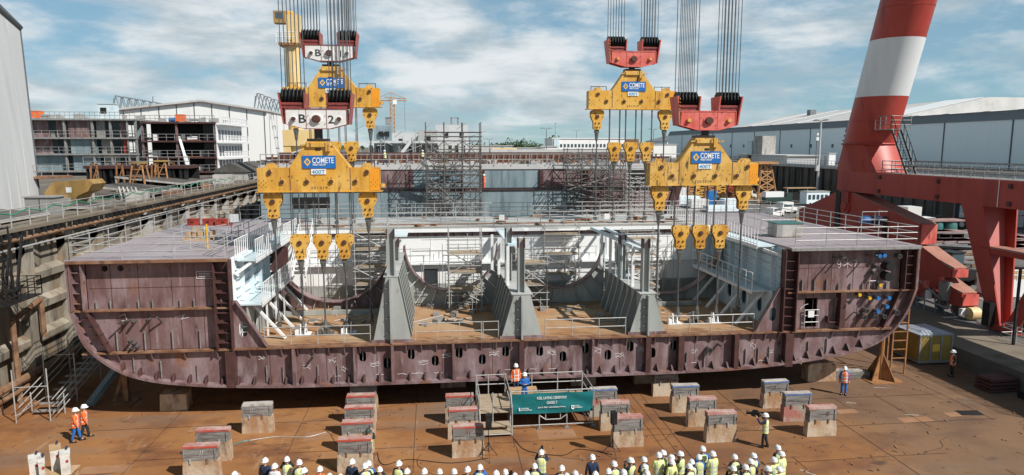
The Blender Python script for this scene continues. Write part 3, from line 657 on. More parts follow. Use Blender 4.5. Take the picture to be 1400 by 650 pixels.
# --- guardrails
def gr(pts, mm=m_galv, h=1.15, step=1.6, r=.028, mids=(.4,.78)):
    b = MB(); b.rail(pts,h,step,r,mids); return b.build('guardrail', mm, hull)
gr([(-19.2,38.0,9.05),(-11.3,38.0,9.05)],step=2.6); gr([(-19.2,38.0,9.05),(-19.2,58.3,9.05)],step=2.2)
gr([(-19.2,58.3,9.05),(20.8,58.3,9.05)]); gr([(-11.9,38.2,9.05),(-11.9,50,9.05)],step=2.4)
gr([(21.3,38.0,9.05),(29.1,38.0,9.05)],step=2.0); gr([(29.1,38.0,9.05),(29.1,58.3,9.05)],step=1.9); gr([(21.0,58.3,9.05),(29.1,58.3,9.05)])
gr([(-9.6,49.8,9.05),(20,49.8,9.05)],step=1.7,mids=(.38,.75)); gr([(-3,54.3,9.05),(4,54.3,9.05)],step=1.1); gr([(8,55.0,9.05),(19,55.0,9.05)],step=1.3)
for (x0,x1) in ((-9.6,-3.75),(-1.2,2.6),(2.7,3.6),(6.35,11.2),(13.8,19.2)):
    gr([(x0,38.55,3.92),(x1,38.55,3.92)],h=1.0,step=1.5 if x1-x0 > 2 else .8,mids=(.5,))
b = MB(); b.rail([(21.6,43,9.05),(24,43,9.05),(24,50,9.05)],1.1,1.2,.026); b.rail([(-14.6,40,9.05),(-12.4,46,9.05)],1.1,1.2,.026); b.each('deck_barrier', m_galv, hull)

b = MB()   # loose gear standing about on the tank top
for k in range(46):
    x = random.choice((random.uniform(-8.5,-4),random.uniform(-1,3.4),random.uniform(6.6,10.8),random.uniform(14.2,18.6))); yy = random.uniform(41.5,49.3); s_ = random.uniform(.1,.45)
    b.cbox((x,yy,3.9+s_*.3),(s_*random.uniform(.6,3),s_,s_*.6),random.uniform(0,3))
o = b.build('loose_gear', m_galvdk, hull); o['kind']='stuff'
b = MB()
for (xa,xb) in ((-9.5,-4),(-1,3.4),(6.6,10.8),(14.2,19)):
    for k in range(7):
        x = random.uniform(xa,xb); yy = random.uniform(42,49); 
        b.path([(x,yy,3.92),(x+random.uniform(-1.5,1.5),yy+random.uniform(-1,1),3.93),(x+random.uniform(-2,2),yy+random.uniform(-2,2),3.92)],.03,4)
    for k in range(9):
        x = random.uniform(xa,xb); b.tube((x,49.4,3.9),(x,49.4,random.uniform(6,8.8)),.025,4)
    for z in (5.0,7.5,8.3): b.tube((xa,49.35,z),(xb,49.35,z),.025,4)
o = b.build('hoses_and_tubes', m_galv, hull); o['kind']='stuff'
for (cx,yy,z) in ((-10.95,44,7.4),(-10.95,47,7.4),(20.9,43,7.6),(20.9,47,7.6)):
    MB().rail([(cx,yy,z-.6),(cx,yy+2.2,z-.6)],1.0,1.1,.025,(.5,)).build('wall_rail', m_whiterail, hull)
# ================================================================== SETTING
struct('dock_floor', MB().box(-26,-70,-.5,35.8,215,0), m_floor)
g = MB(); g.box(35.8,-70,-.5,102,232,1.2); struct('yard_ground', g, m_asphalt)
g = MB(); g.box(35.8,-70,1.2,41.0,232,1.204); struct('quay_path', g, m_quaytop)
g = MB(); g.box(-1800,-70,-.5,-26,215,10.0); g.box(-1800,215,-.5,102,3200,10.0); g.box(102,-70,-.5,2600,3200,9.7); struct('ground', g, m_quay)
# floor joints, cracks, lifting plates and painted lines of the dock floor (laid on as thin sheets)
def strips(name, segs, z, w_, mm):
    b = MB()
    for k,(p,q) in enumerate(segs):
        zz = z+.00013*k
        d = Vector((q[0]-p[0],q[1]-p[1])).normalized(); n = Vector((-d.y,d.x))*w_/2
        b.add([(p[0]-n.x,p[1]-n.y,zz),(q[0]-n.x,q[1]-n.y,zz),(q[0]+n.x,q[1]+n.y,zz),(p[0]+n.x,p[1]+n.y,zz)],[(0,1,2,3)])
    struct(name, b, mm)
S = []
for x in (-14.5,-7.4,-1.2,3.9,8.1,11.2,11.75,12.3,17.2,22.0,26.4,30.6):
    y0 = 20
    while y0 < 44:
        y1 = y0+random.uniform(2,6); 
        if random.random() < .8 or 11 < x < 13: S.append(((x+random.uniform(-.04,.04),y0),(x+random.uniform(-.04,.04),y1)))
        y0 = y1
for yv in (29.3,33.0,36.9,40.2):
    x0 = -20
    while x0 < 34:
        x1 = x0+random.uniform(2,7)
        if random.random() < .6: S.append(((x0,yv+random.uniform(-.05,.05)),(x1,yv+random.uniform(-.05,.05))))
        x0 = x1
strips('dock_floor_joints', S, .005, .03, m_crack)
S = []
for k in range(16):   # wandering cracks
    p = Vector((random.uniform(-18,33),random.uniform(29,38)))
    a = random.uniform(0,6.28)
    for i in range(7):
        a += random.uniform(-.7,.7); q = p+Vector((math.cos(a),math.sin(a)))*random.uniform(.3,.8); S.append((tuple(p),tuple(q))); p = q
strips('dock_floor_cracks', S, .009, .022, m_crack)
S = []
for k in range(7):
    p = Vector((-9+k*.02,38-k*.35)); 
for p0,p1 in (((24.0,36.2),(24.5,36.0)),((26.2,34.1),(26.9,33.9)),((27.2,38.4),(28.2,38.1)),((16.8,28.5),(17.6,27.4))): S.append((p0,p1))
strips('dock_floor_paint', S, .013, .07, m_line)
b = MB()
for i,(x,yy,wx,wy) in enumerate(((-13.2,36.2,1.5,.9),(-6.9,34.4,1.3,1.0),(5.2,33.2,2.0,1.1),(-16.6,31.8,2.2,.8),(25.4,33.0,1.8,.7),(22.6,34.6,1.2,.6),(17.0,33.0,1.2,.5),(28.5,33.5,1.4,.6),(2.7,33.9,.9,.9))):
    z=.003+.0005*i; b.add([(x,yy,z),(x+wx,yy+.05,z),(x+wx,yy+wy,z),(x,yy+wy,z)],[(0,1,2,3)])
struct('dock_floor_plates', b, m_floorpatch)
b = MB(); b.add([(29.3,33.6,.017),(30.6,33.5,.017),(30.7,34.2,.017),(29.4,34.3,.017)],[(0,1,2,3)]); struct('dock_floor_grate', b, m_black)

# ---- left dock wall
wl = thing('dock_wall', 'tall stained concrete dock wall with pilasters, ledges and a rusty top pipe', 'wall', (-25.5,60,0))
b = MB(); b.box(-25.99,-60,0,-25.3,214,9.9); b.build('wall_face', m_conc, wl)
MB().box(-26.5,-60,10.004,-24.5,214,10.2).build('coping', m_quaytop, wl)
for k in range(34):
    yy = 30.4+k*4.55
    b = MB(); b.box(-25.3,yy,0,-24.75,yy+.85,9.1)
    b.hexa([(-25.3,yy,8.1),(-24.75,yy,8.6),(-24.75,yy+.85,8.6),(-25.3,yy+.85,8.1)],[(-25.3,yy,10.0),(-24.55,yy,10.0),(-24.55,yy+.85,10.0),(-25.3,yy+.85,10.0)])
    b.hexa([(-25.31,yy+.85,7.2),(-24.85,yy+.85,8.0),(-24.85,yy+.87,8.0),(-25.31,yy+2.6,7.2)],[(-25.31,yy+.85,9.95),(-24.85,yy+.85,9.95),(-24.85,yy+.87,9.95),(-25.31,yy+2.6,9.95)])
    b.build('pilaster', m_concpale if k > 6 else m_conc, wl)
    if k < 16:
        for z in (3.0,5.1,7.0):
            if k%2 == 0 and z == 5.1: continue
            c = MB(); c.hexa([(-25.3,yy+.86,z-.45),(-24.9,yy+.86,z-.3),(-24.9,yy+4.54,z-.3),(-25.3,yy+4.54,z-.45)],[(-25.3,yy+.86,z+.45),(-24.85,yy+.86,z+.15),(-24.85,yy+4.54,z+.15),(-25.3,yy+4.54,z+.45)]); c.build('ledge', m_conc, wl)
MB().path([(-24.45,20,9.55),(-24.45,214,9.55)],.12,8).build('top_pipe', m_rusttube, wl, True)
MB().path([(-24.45,20,9.05),(-24.45,214,9.05)],.06,8).build('service_pipe', m_galv, wl, True)
b = MB()
for k in range(150): b.box(-24.72,30+k*.75,9.62,-24.35,30.14+k*.75,10.0)
o = b.build('pipe_brackets', m_black, wl); o['kind']='stuff'
MB().path([(-24.3,30,1.3),(-24.3,70,1.5)],.24,8).build('low_pipe', m_rusttube, wl, True)
MB().path([(-24.35,30,.75),(-24.35,70,.9)],.16,8).build('low_pipe', m_rusttube, wl, True)
b = MB(); b.path([(-24.4,41.6,0),(-24.4,41.6,5.0),(-24.4,44.6,5.6),(-24.4,44.6,3.2)],.16,8); b.path([(-24.5,39.9,0),(-24.5,39.9,7)],.14,8); b.build('drain_pipe', m_rusttube, wl, True)
MB().rail([(-24.9,28,10.2),(-24.9,150,10.2)],1.1,1.9,.03,(.55,)).build('railing', m_galv, wl)
b = MB()
for k in range(18):
    p = (-24.95,36+k*3,11.2); q = (-24.95,39+k*3,11.2); mid = (-24.9,37.5+k*3,10.95); b.path([p,mid,q],.045,5)
b.build('green_hose', mat('green_hose_rubber',(.03,.22,.13),.5), wl)
# stair cage at the left edge of the wall
st = thing('wall_ladder_cage', 'dark steel ladder cage with landing clinging to the dock wall', 'ladder', (-24.3,41,5))
b = MB()
for xx in (-24.6,-23.6):
    for yy in (39.2,40.6): b.tube((xx,yy,6.4),(xx,yy,10.6),.05,5)
for z in (7.0,7.9,8.8,9.7,10.5): b.path([(-24.6,39.2,z),(-23.6,39.2,z),(-23.6,40.6,z),(-24.6,40.6,z)],.035,5)
b.build('frame', m_black, st)
b = MB(); b.box(-24.7,39.0,6.35,-23.1,42.4,6.42); b.build('landing', m_black, st)
b = MB(); b.rail([(-24.6,42.4,6.42),(-23.1,42.4,6.42),(-23.1,39.0,6.42)],1.05,.7,.03,(.35,.7)); b.bar((-24.4,42.2,9.9),(-24.2,40.8,6.5),.1,.2); b.bar((-23.8,42.2,9.9),(-23.6,40.8,6.5),.1,.2); b.build('railing', m_black, st)

# ---- things along the left quay
def cover(label, x0, x1, y0, y1, z0, z1):
    t = thing('cover_panel', label, 'cover panel', ((x0+x1)/2,(y0+y1)/2,10), 'dark covers along the left quay')
    b = MB(); b.hexa([(x0,y0,z0),(x1,y0,z1),(x1,y1,z1),(x0,y1,z0)],[(x0,y0,z0+.12),(x1,y0,z1+.12),(x1,y1,z1+.12),(x0,y1,z0+.12)]); b.build('sheet', m_cover, t)
    b = MB()
    for xx,zz in ((x0,z0),(x1,z1)):
        for yy in (y0,y1-.15): b.box(min(xx,xx+.15*(1 if xx==x0 else -1)),yy,10,max(xx,xx+.15*(1 if xx==x0 else -1)),yy+.15,zz)
    b.bar((x1+.02,y0-.03,z1+.05),(x1+.02,y1+.03,z1+.05),.06,.2); b.bar((x0,y0-.04,z0+.05),(x1,y0-.04,z1+.05),.06,.2)
    b.build('frame', m_concpale, t)
cover('wide dark cover panel at the foot of the pale cladded tower', -31.5,-26.6,45.0,50.6,10.75,10.35)
cover('dark cover panel beside the grey cabinet on the quay', -31.6,-27.0,57.0,60.8,10.3,10.15)
cover('dark cover panel just beyond the stacked white panels', -32.8,-27.2,70.0,77,11.1,10.5)
cover('long dark cover panel in front of the yellow trestles', -35,-28.0,80.0,92,11.6,10.8)
for i,(yy,lb) in enumerate(((106,'nearest small dark pitched hut roof by the quay railing'),(114,'middle small dark pitched hut roof by the quay railing'),(122,'farther small dark pitched hut roof by the quay railing'),(134,'small dark hut below the corner of the white hall'))):
    t = thing('quay_hut', lb, 'hut', (-30,yy,10), 'pitched huts along the left quay')
    MB().box(-32.4,yy,10,-27.6,yy+5.4,11.3).build('wall', m_concpale, t)
    b = MB(); b.prism([(-33,11.2),(-27,11.2),(-30,12.6)],'XZ',yy-.25,yy+5.7); b.build('roof', m_cover, t)
t = thing('grey_cabinet', 'grey steel cabinet standing on the quay by the dock railing', 'cabinet', (-28.6,54,10))
MB().box(-29.6,53.2,10,-27.6,54.6,11.3).build('body', m_cabgrey, t); MB().box(-29.7,53.1,11.3,-27.5,54.7,11.38).build('lid', m_cabgrey, t)
b = MB(); b.box(-28.62,53.18,10.1,-28.58,53.2,11.2); b.each('door_seam', m_black, t)
t = thing('grey_bollard_box', 'slim grey post box before the yellow girder end', 'box', (-29.4,58.5,10))
MB().box(-29.9,58.2,10,-29.2,58.8,10.9).build('body', m_cabgrey, t); MB().box(-29.7,58.3,10.9,-29.4,58.7,11.1).build('cap', m_dullyellow, t)
for i in range(5):
    o = MB().cbox((-29.6+i*.5,68.5-i*.3,10.4),(.12,2.2,.8),.5,.4).build('leaning_board', m_concpale); tag(o, ['first','second','third','fourth','fifth'][i]+' pale board from the left in the leaning row', 'panel', 'pale boards leaning on the quay')
for i,(x,yy,wx,wy,h_) in enumerate(((-27.4,67,1.2,2.4,.8),(-27.1,74,1.6,3,.5),(-28.5,97,2.5,2,1.2),(-27.3,86,1.1,4,.6))):
    o = MB().cbox((x,yy,10+h_/2),(wx,wy,h_),.1*i).build('steel_offcut', m_rustedge if i%2 else m_concpale)
    tag(o, ['pale slab lying by the quay railing beside white panels','rusty beam lying by the quay railing past the panels','pale chunky block lying before the yellow trestles','rusty long beam lying by the railing near the trestles'][i], 'steel piece')
# pale cladded tower at the left edge
t = thing('cladded_tower', 'huge tapering tower clad in pale grey sheets at the left edge', 'tower', (-33,55,10))
c0 = Vector((-33.1,61.7,10)); c1 = atX(27,38,-34.6)
b = MB(); b.hexa([(-30.2,38,10),(-33.1,61.7,10),(-46,61.7,10),(-46,38,10)],[(-32.4,38,c1.z+7.5),tuple(c1),(-46,c1.y,c1.z),(-46,38,c1.z+7.5)]); b.build('cladding', m_cladgrey, t)
def face(s, u, d=.02):   # a point of the tower's dock-side face: s along the foot, u up
    a = Vector((-30.2,38,10)).lerp(c0, s); e = Vector((-32.4,38,c1.z+7.5)).lerp(c1, s); return a.lerp(e,u)+Vector((d,0,0))
MB().path([face(.69,0,.03),face(.74,1,.03)],.07,4).build('panel_seam', m_seam, t)
b = MB()
for s in (.79,.85,.92): b.path([face(s,0,-.03),face(s,1,-.03)],.05,4)
b.build('rib', m_cladgrey, t)
b = MB(); b.path([face(0,1,.05),face(1,1,.05)],.22,6); b.path([face(1.0,0,0),face(1.0,1,0)],.09,5); b.build('edge_trim', m_seam, t)
b = MB(); b.path([face(1,1,0)+Vector((0,0,.2)),face(.8,1,0)+Vector((-1,0,1.6))],.12,5); b.build('roof_strut', m_seam, t)
# yellow girder end
t = thing('yellow_girder', 'yellow steel girder with an eight-sided end lying behind the quay covers', 'girder', (-40,68,10))
pl = [atY(*p,61.5) for p in ((60,264),(72,249),(120,246),(126,252),(120,262),(106,268),(97,282),(88,284),(74,283))]
MB().prism([(p.x,p.z) for p in pl],'XZ',61.5,64).build('box_end', m_dullyellow, t)
MB().box(-46,61.8,10.9,-36.4,64,12.3).build('box_body', m_dullyellow, t)
b = MB(); b.box(-46,61.3,12.32,-31.6,64.2,12.5); b.build('top_flange', m_rustedge, t)
b = MB(); b.rail([(-46,61.5,12.5),(-31.8,61.5,12.5)],.9,.9,.03,(.45,)); b.build('railing', m_galvdk, t)
p = atY(94,260,61.47); MB().box(p.x-.22,61.45,p.z-.22,p.x+.22,61.49,p.z+.22).build('notice', m_signwhite, t)
b = MB()
for k in range(3): b.box(-34.9+.2*(k%2),61.47,10.9+k*.25,-34.4+.15*k,61.49,11.0+k*.25)
b.build('stencilled_lines', m_stencil, t)
for i in range(4):
    t = thing('shore_frame', ['first','second','third','fourth'][i]+' ochre support leg from the left under the yellow girder', 'support', (-40+i*1.9,63,10), 'legs under the yellow girder')
    b = MB(); b.bar((-40.4+i*1.9,63.2,10),(-40.0+i*1.9,63.2,11.2),.2,.2); b.bar((-39.4+i*1.9,63.2,10),(-39.8+i*1.9,63.2,11.2),.2,.2); b.build('strut', m_ochre, t)
def trestle(x, yy, h_, lb):
    t = thing('trestle', lb, 'trestle', (x,yy,10), 'yellow trestles before the ship blocks')
    b = MB()
    for s in (-1,1):
        for d in (-1,1): b.bar((x+s*.9,yy+d*.9,10),(x+s*.5,yy+d*.5,10+h_),.17,.17)
    b.build('leg', m_ochre, t)
    b = MB(); b.box(x-.7,yy-.7,10+h_,x+.7,yy+.7,10.2+h_); b.build('head', m_dullyellow, t)
    b = MB()
    for z in (.25,.55,.8):
        w_ = .9-.4*z
        b.bar((x-w_,yy-.9+.4*z,10+h_*z),(x+w_,yy-.9+.4*z,10+h_*z),.1,.1)
    b.bar((x-.8,yy-.9,10.3),(x+.5,yy-.6,9.9+h_),.1,.1); b.build('brace', m_ochre, t)
trestle(-32.6,80.5,3.1,'yellow steel trestle below the left dark ship block'); trestle(-32.0,85.5,3.2,'yellow steel trestle left of the silver boom')
t = thing('boom_lift', 'silver telescopic boom leaning against the open ship block decks', 'boom lift', (-36,110,10))
p0 = atY(262,245,112); p1 = atY(246,192,121)
MB().bar(p0,p0.lerp(p1,.55),.6,.6).build('outer_boom', m_cladgrey, t); MB().bar(p0.lerp(p1,.5),p1,.38,.38).build('inner_boom', m_signwhite, t); MB().box(p0.x-1.3,110.8,10,p0.x+1.3,113.4,p0.z+.2).build('chassis', m_signwhite, t)

# ---- two ship blocks on the left quay
def ship_block(label, x0, x1, y0, y1, levels, panels, dark, cols):
    t = thing('ship_block', label, 'ship block', ((x0+x1)/2,y0,10), 'unfinished ship blocks on the left quay')
    for z in levels: MB().box(x0,y0,z-.28,x1,y1,z).build('deck', m_galvdk if not dark else m_primer_dk, t)
    MB().box(x0+.2,y0+4,levels[0],x1-.2,y0+4.2,levels[-1]-.28).build('back_panel', m_void if dark else m_hullblue, t)  # in the dark block, the unlit depth is painted black
    for (xa,xb,li,mm,dy) in panels: MB().box(xa,y0+dy,levels[li],xb,y0+dy+.15,levels[li+1]-.29).build('partition', mm, t)
    b = MB()
    for xx in cols: b.box(xx-.15,y0+.3,levels[0]-1,xx+.15,y0+.7,levels[-1]-.3)
    b.build('pillar', m_galvdk if not dark else m_primer, t)
    for i,z in enumerate(levels): MB().rail([(x0+.1,y0+.1,z),(x1-.1,y0+.1,z)],1.1,1.3 if i<len(levels)-1 else .8,.04,(.55,),n=4).build('railing', m_galvdk, t)
    b = MB()
    for k in range(26):
        xx = random.uniform(x0+.5,x1-.8); z = random.choice(levels[:-1]); b.cbox((xx,y0+random.uniform(.6,3),z+.5),(random.uniform(.3,1),.4,random.uniform(.4,1.4)))
    b.each('deck_clutter', m_signwhite if dark else m_galvdk, t)
    b = MB()
    for k in range(12): b.cbox((random.uniform(x0,x1),y0+random.uniform(1,8),levels[-1]+.4),(random.uniform(.3,1.5),.8,random.uniform(.3,1.0)))
    b.each('roof_clutter', m_galv, t)
    return t
L1 = [8.2,10.9,13.8,16.55,19.7]
t1 = ship_block('unfinished ship block with blue and maroon cabin bays beside the pale tower', -68.5,-50.7,125,146,L1,
  [(-68,-65.5,3,m_primer,1.5),(-64.2,-62.8,3,m_primer,1.5),(-62,-58,3,m_primer,.9),(-57.6,-56.2,3,m_galvdk,1.2),(-54,-52.5,3,m_primer,1.6),(-68,-65,2,m_primer,1.5),(-61.8,-57.6,2,m_hullblue,.9),(-57,-55.5,2,m_galvdk,1.3),(-68,-63,1,m_hullblue,1.2),(-61.6,-57.2,1,m_hullblue,.9),(-56.6,-54,1,m_galvdk,1.0),(-53.2,-52.6,2,m_redbox,.8)], False, (-68.3,-62.4,-57.9,-55.0,-52.2,-50.9))
b = MB()
for z in (14.0,16.7):
    for xx in (-52.2,-51.4): b.box(xx,125.4,z,xx+.6,125.5,z+1.9)
b.each('white_door', m_signwhite, t1)
t = thing('blue_cabin', 'small pale blue cabin standing on the left ship block roof', 'cabin', (-56,129,19.7))
p = atY(149,160,129); b = MB(); b.box(p.x-1.3,128,19.7,p.x+1.3,130,22.3); b.build('wall', m_ltblue, t); MB().box(p.x-.9,127.95,20.7,p.x+.1,127.99,21.7).build('window', m_void, t); MB().box(p.x-1.4,127.9,22.3,p.x+1.4,130.1,22.42).build('roof', m_cladgrey, t)
for px_,lb,zz,yy in ((51,'bright orange bin on the roof of the left ship block',19.7,127),(247,'bright orange bin on the roof of the open dark block',19.2,127)):
    p = atY(px_,163,yy); t = thing('orange_bin', lb, 'bin', (p.x,yy,zz)); MB().box(p.x-.65,yy-.6,zz+.15,p.x+.65,yy+.9,zz+1.25).build('tub', m_orangehi, t); b=MB(); b.box(p.x-.7,yy-.65,zz+1.25,p.x+.7,yy+.95,zz+1.35); b.build('rim', m_orangehi, t)
L2 = [8.4,10.7,13.2,16.0,19.2]
t2 = ship_block('dark open ship block with white balconied side before the white hall', -50.0,-37.6,125,141,L2,
  [(-49.8,-49.2,i,m_black,.6) for i in range(4)]+[(-40,-37.7,i,m_black,1.2) for i in range(4)], True, (-49.8,-44.2,-37.9))
MB().box(-37.6,125.1,8.4,-37.45,140.9,18.9).build('side_wall', m_signwhite, t2)
for z in L2: MB().box(-37.45,125,z-.45,-36.2,141,z-.1).build('balcony', m_signwhite, t2)
b = MB()
for z in L2[:-1]:
    for k in range(8): b.box(-37.44,126+k*1.9,z+.1,-37.4,127.2+k*1.9,z+1.9)
b.each('balcony_window', m_fascia, t2)
for z in L2: 
    MB().rail([(-36.3,125,z-.1),(-36.3,141,z-.1)],1.0,1.0,.06,(.5,),n=4).build('balcony_rail', m_whiterail, t2)
b = MB()
for z in (10.7,13.2,16.0): b.box(-43.9,125.0,z+.02,-40,125.05,z+.1)
b.build('orange_toe_board', m_ochre, t2)
t = thing('blue_cover_roll', 'bright blue cover beside the orange bin on the dark block', 'cover', (-42,127,19.2)); p = atY(238,166,127)
MB().lathe((p.x-.8,127,19.6),[(.38,0),(.42,.2),(.42,1.3),(.38,1.5)],10,'X').build('roll', m_bluepaint, t, True); MB().lathe((p.x-.83,127,19.6),[(.12,0),(.12,1.56)],8,'X').build('core', m_wood, t)

# ---- white hall at the left
t = thing('white_hall', 'large white cladded shipyard hall with low gable behind the ship blocks', 'hall', (-56,170,10))
yh = 170; xa, xb, xm = -75.8, -39.2, -54.2
MB().prism([(xa,10),(xb,10),(xb,23.2),(xm,25.4),(xa,22.9)],'XZ',yh,yh+75).build('wall', m_cladwhite, t)
b = MB()
for (p,q) in (((xa-.4,22.9),(xm,25.45)),((xm,25.45),(xb+.3,23.2))): b.hexa([(p[0],yh-.4,p[1]),(q[0],yh-.4,q[1]),(q[0],yh+75,q[1]),(p[0],yh+75,p[1])],[(p[0],yh-.4,p[1]+.45),(q[0],yh-.4,q[1]+.45),(q[0],yh+75,q[1]+.45),(p[0],yh+75,p[1]+.45)])
b.build('roof', m_roofsheet, t)
b = MB()
for k in range(10):
    xx = xa+.4+k*3.95
    top = 22.9+(xx-xa)/(xm-xa)*2.4 if xx < xm else 25.3-(xx-xm)/(xb-xm)*2.1
    b.box(xx-.1,yh-.05,10,xx+.1,yh,min(top,25.2))
for k in range(9): b.box(xb,yh+2+k*8,10,xb+.06,yh+2.2+k*8,23.1)
b.build('panel_seam', m_seam, t)
b = MB()
for (p,q) in (((xa-.4,22.75),(xm,25.3)),((xm,25.3),(xb+.3,23.05))): b.bar((p[0],yh-.45,p[1]),(q[0],yh-.45,q[1]),.1,.35,(0,1,0))
b.build('gable_trim', m_primer, t)
b = MB()
for x0,s in ((-74.5,1),(-42.5,1)):
    for k in range(8):
        a = (x0+k*1.6,yh+2,23.2+.15*k if x0<-60 else 24.0-.2*k); h_ = 3.6-.42*k
        b.tube((x0,yh+2,a[2]),(x0+.4,yh+2,a[2]+3.0),.12,4) if k==0 else None
        b.path([a,(a[0]+.8,yh+2,a[2]+h_),(a[0]+1.6,yh+2,a[2]+.1)],.11,4)
        b.path([(a[0],yh+5,a[2]),(a[0]+.8,yh+5,a[2]+h_),(a[0]+1.6,yh+5,a[2]+.1)],.11,4)
        if k < 7: b.tube((a[0]+.8,yh+2,a[2]+h_),(a[0]+2.4,yh+2,a[2]+h_-.42),.11,4); b.tube((a[0]+.8,yh+2,a[2]+h_),(a[0]+.8,yh+5,a[2]+h_),.09,4)
b.build('roof_truss', m_fascia, t)
MB().path([atY(209,140,168.5),atY(209,132,168.5)],.1,4).build('mast', m_fascia, t)

# ---- rear hull section standing farther up the dock
rh = thing('rear_hull', 'second hull section in slate blue and maroon plates farther up the dock', 'hull section', (5,85,0))
MB().box(-20.7,85,1.6,31.3,140,12.2).build('core', m_hullblue, rh)
def pcol(px_): return atY(px_,240,84.9).x
for (a,c,mm) in ((355,420,m_hullblue),(420,565,m_primer),(565,655,m_hullblue),(662,739,m_hullblue),(742,800,m_primer),(800,858,m_primer),(905,930,m_primer)):
    MB().box(pcol(a),84.86,9.9,pcol(c),84.98,12.2).build('upper_plate', mm, rh)
for (a,c,mm) in ((355,520,m_hullblue),(520,660,m_hullblue),(660,800,m_hullblue),(800,930,m_primer)):
    MB().box(pcol(a),84.8,4.0,pcol(c)-.03,84.97,9.6).build('lower_plate', mm, rh)
MB().box(pcol(858),84.84,9.95,pcol(905),84.9,12.15).build('opening', m_void, rh)
MB().box(pcol(400),84.7,7.6,pcol(450),84.78,8.9).build('opening', m_void, rh)
b = MB()
for px_ in (660,740,801,930): b.box(pcol(px_)-.22,84.6,9.9,pcol(px_)+.22,84.86,12.2)
b.each('web_stiffener', m_primer_dk, rh)
MB().box(-20.7,84.62,9.62,31.3,84.98,9.75).build('stringer', m_primer_dk, rh)
b = MB()
for k in range(26): b.box(-20+k*1.95,84.83,9.95,-19.95+k*1.95,84.86,12.1)
o = b.build('plate_ribs', m_hullblue, rh); o['kind']='stuff'
MB().box(-20.8,84.74,12.2,31.4,140,12.75).build('upper_deck', m_cladgrey, rh)
b = MB(); b.rail([(-20.5,84.6,12.75),(31.2,84.6,12.75)],1.3,2.2,.05,(.65,),n=4); b.build('guardrail', m_galv, rh)
MB().box(-20.6,88,13.3,31,88.3,13.7).build('coaming', m_primer_dk, rh)
MB().box(-20.6,95,12.75,31,95.3,14.2).build('coaming', m_primer_dk, rh)
b = MB()
for k in range(70): b.bar((-20+k*.72,87.9,12.75),(-19.8+k*.72,87.9,14.1),.14,.2)
o = b.build('frame_ends', m_rustedge, rh); o['kind']='stuff'
b = MB()
for k in range(40): b.cbox((random.uniform(-19,30),random.uniform(86,94),12.95),(random.uniform(.4,2),random.uniform(.3,1),random.uniform(.2,.7)),random.uniform(0,3))
b.each('deck_clutter', m_galv, rh)
b = MB(); b.hexa([(28.5,84.6,3),(29.6,84.6,3),(29.6,84.9,3),(28.5,84.9,3)],[(31.2,84.6,12.2),(32.3,84.6,12.2),(32.3,84.9,12.2),(31.2,84.9,12.2)]); b.build('raking_web', m_primer_dk, rh)
MB().box(8,97,13.9,30.5,99,14.6).build('hatch_cover', m_roofsheet, rh)
o = MB().box(atY(672,207,105).x,105,12.75,atY(707,207,105).x,107,14.75).build('yellow_beam', m_creamyellow); tag(o,'long pale yellow beam lying on the far hull deck','beam')
o = MB().box(atY(707,207,105).x+.1,105,12.75,atY(745,207,105).x,107,14.7).build('grey_beam', m_fascia); tag(o,'long dark grey beam lying beside the yellow beam','beam')
# grey superstructure on it
ss = thing('superstructure', 'grey stepped deckhouse under construction on the far hull', 'deckhouse', (-3,110,12.75))
def sbox(px0,px1,py0,py1,yv,d,mm,nm='deckhouse_block'):
    a = atY(px0,py1,yv); c = atY(px1,py0,yv); return MB().box(a.x,yv,max(12.75,a.z),c.x,yv+d,c.z).build(nm, mm, ss)
sbox(512,535,172,222,112,5,m_hullblue); sbox(535,572,182,222,113,5,m_cladgrey); sbox(572,598,178,222,112,6,m_galv); sbox(596,640,171,222,114,6,m_cladgrey); sbox(500,630,193,196,109.8,3,m_cladgrey,'balcony_deck')
sbox(527,535,161,171,112,.4,m_galvdk,'mast'); sbox(616,618,161,171,114,.3,m_galvdk,'mast'); sbox(625,627,161,171,114,.3,m_galvdk,'mast'); sbox(526,536,161,162,112,.3,m_galvdk,'mast'); sbox(616,627,161,162,114,.3,m_galvdk,'mast')
b = MB()
for px_ in range(505,640,9):
    for py_ in (199,):
        if random.random()<.8: p = atY(px_,py_,109.7); b.box(p.x,109.6,12.8,p.x+.55,109.7,p.z)
b.each('dark_window', m_void, ss)
b = MB()
for (px_,py_) in ((518,180),(526,180),(545,190),(583,186),(607,182),(628,182)): p = atY(px_,py_,111.9); b.box(p.x,111.6,p.z-.8,p.x+.7,111.95,p.z)
b.each('upper_window', m_void, ss)
b = MB()
for k in range(60):
    x = random.uniform(-12.5,6); z = random.uniform(13,18); yv = random.uniform(108.5,110); L_ = random.uniform(1,3)
    if random.random()<.5: b.tube((x,yv,12.8),(x,yv,z),.05,4)
    else: b.tube((x,yv,z),(x+L_,yv,z+random.choice((0,0,1,-1))),.05,4)
b.build('scaffold_tubes', m_galv, ss)
MB().bar(atY(545,215,109.5),atY(570,183,109.5),.5,.5).build('ramp', m_cladgrey, ss)

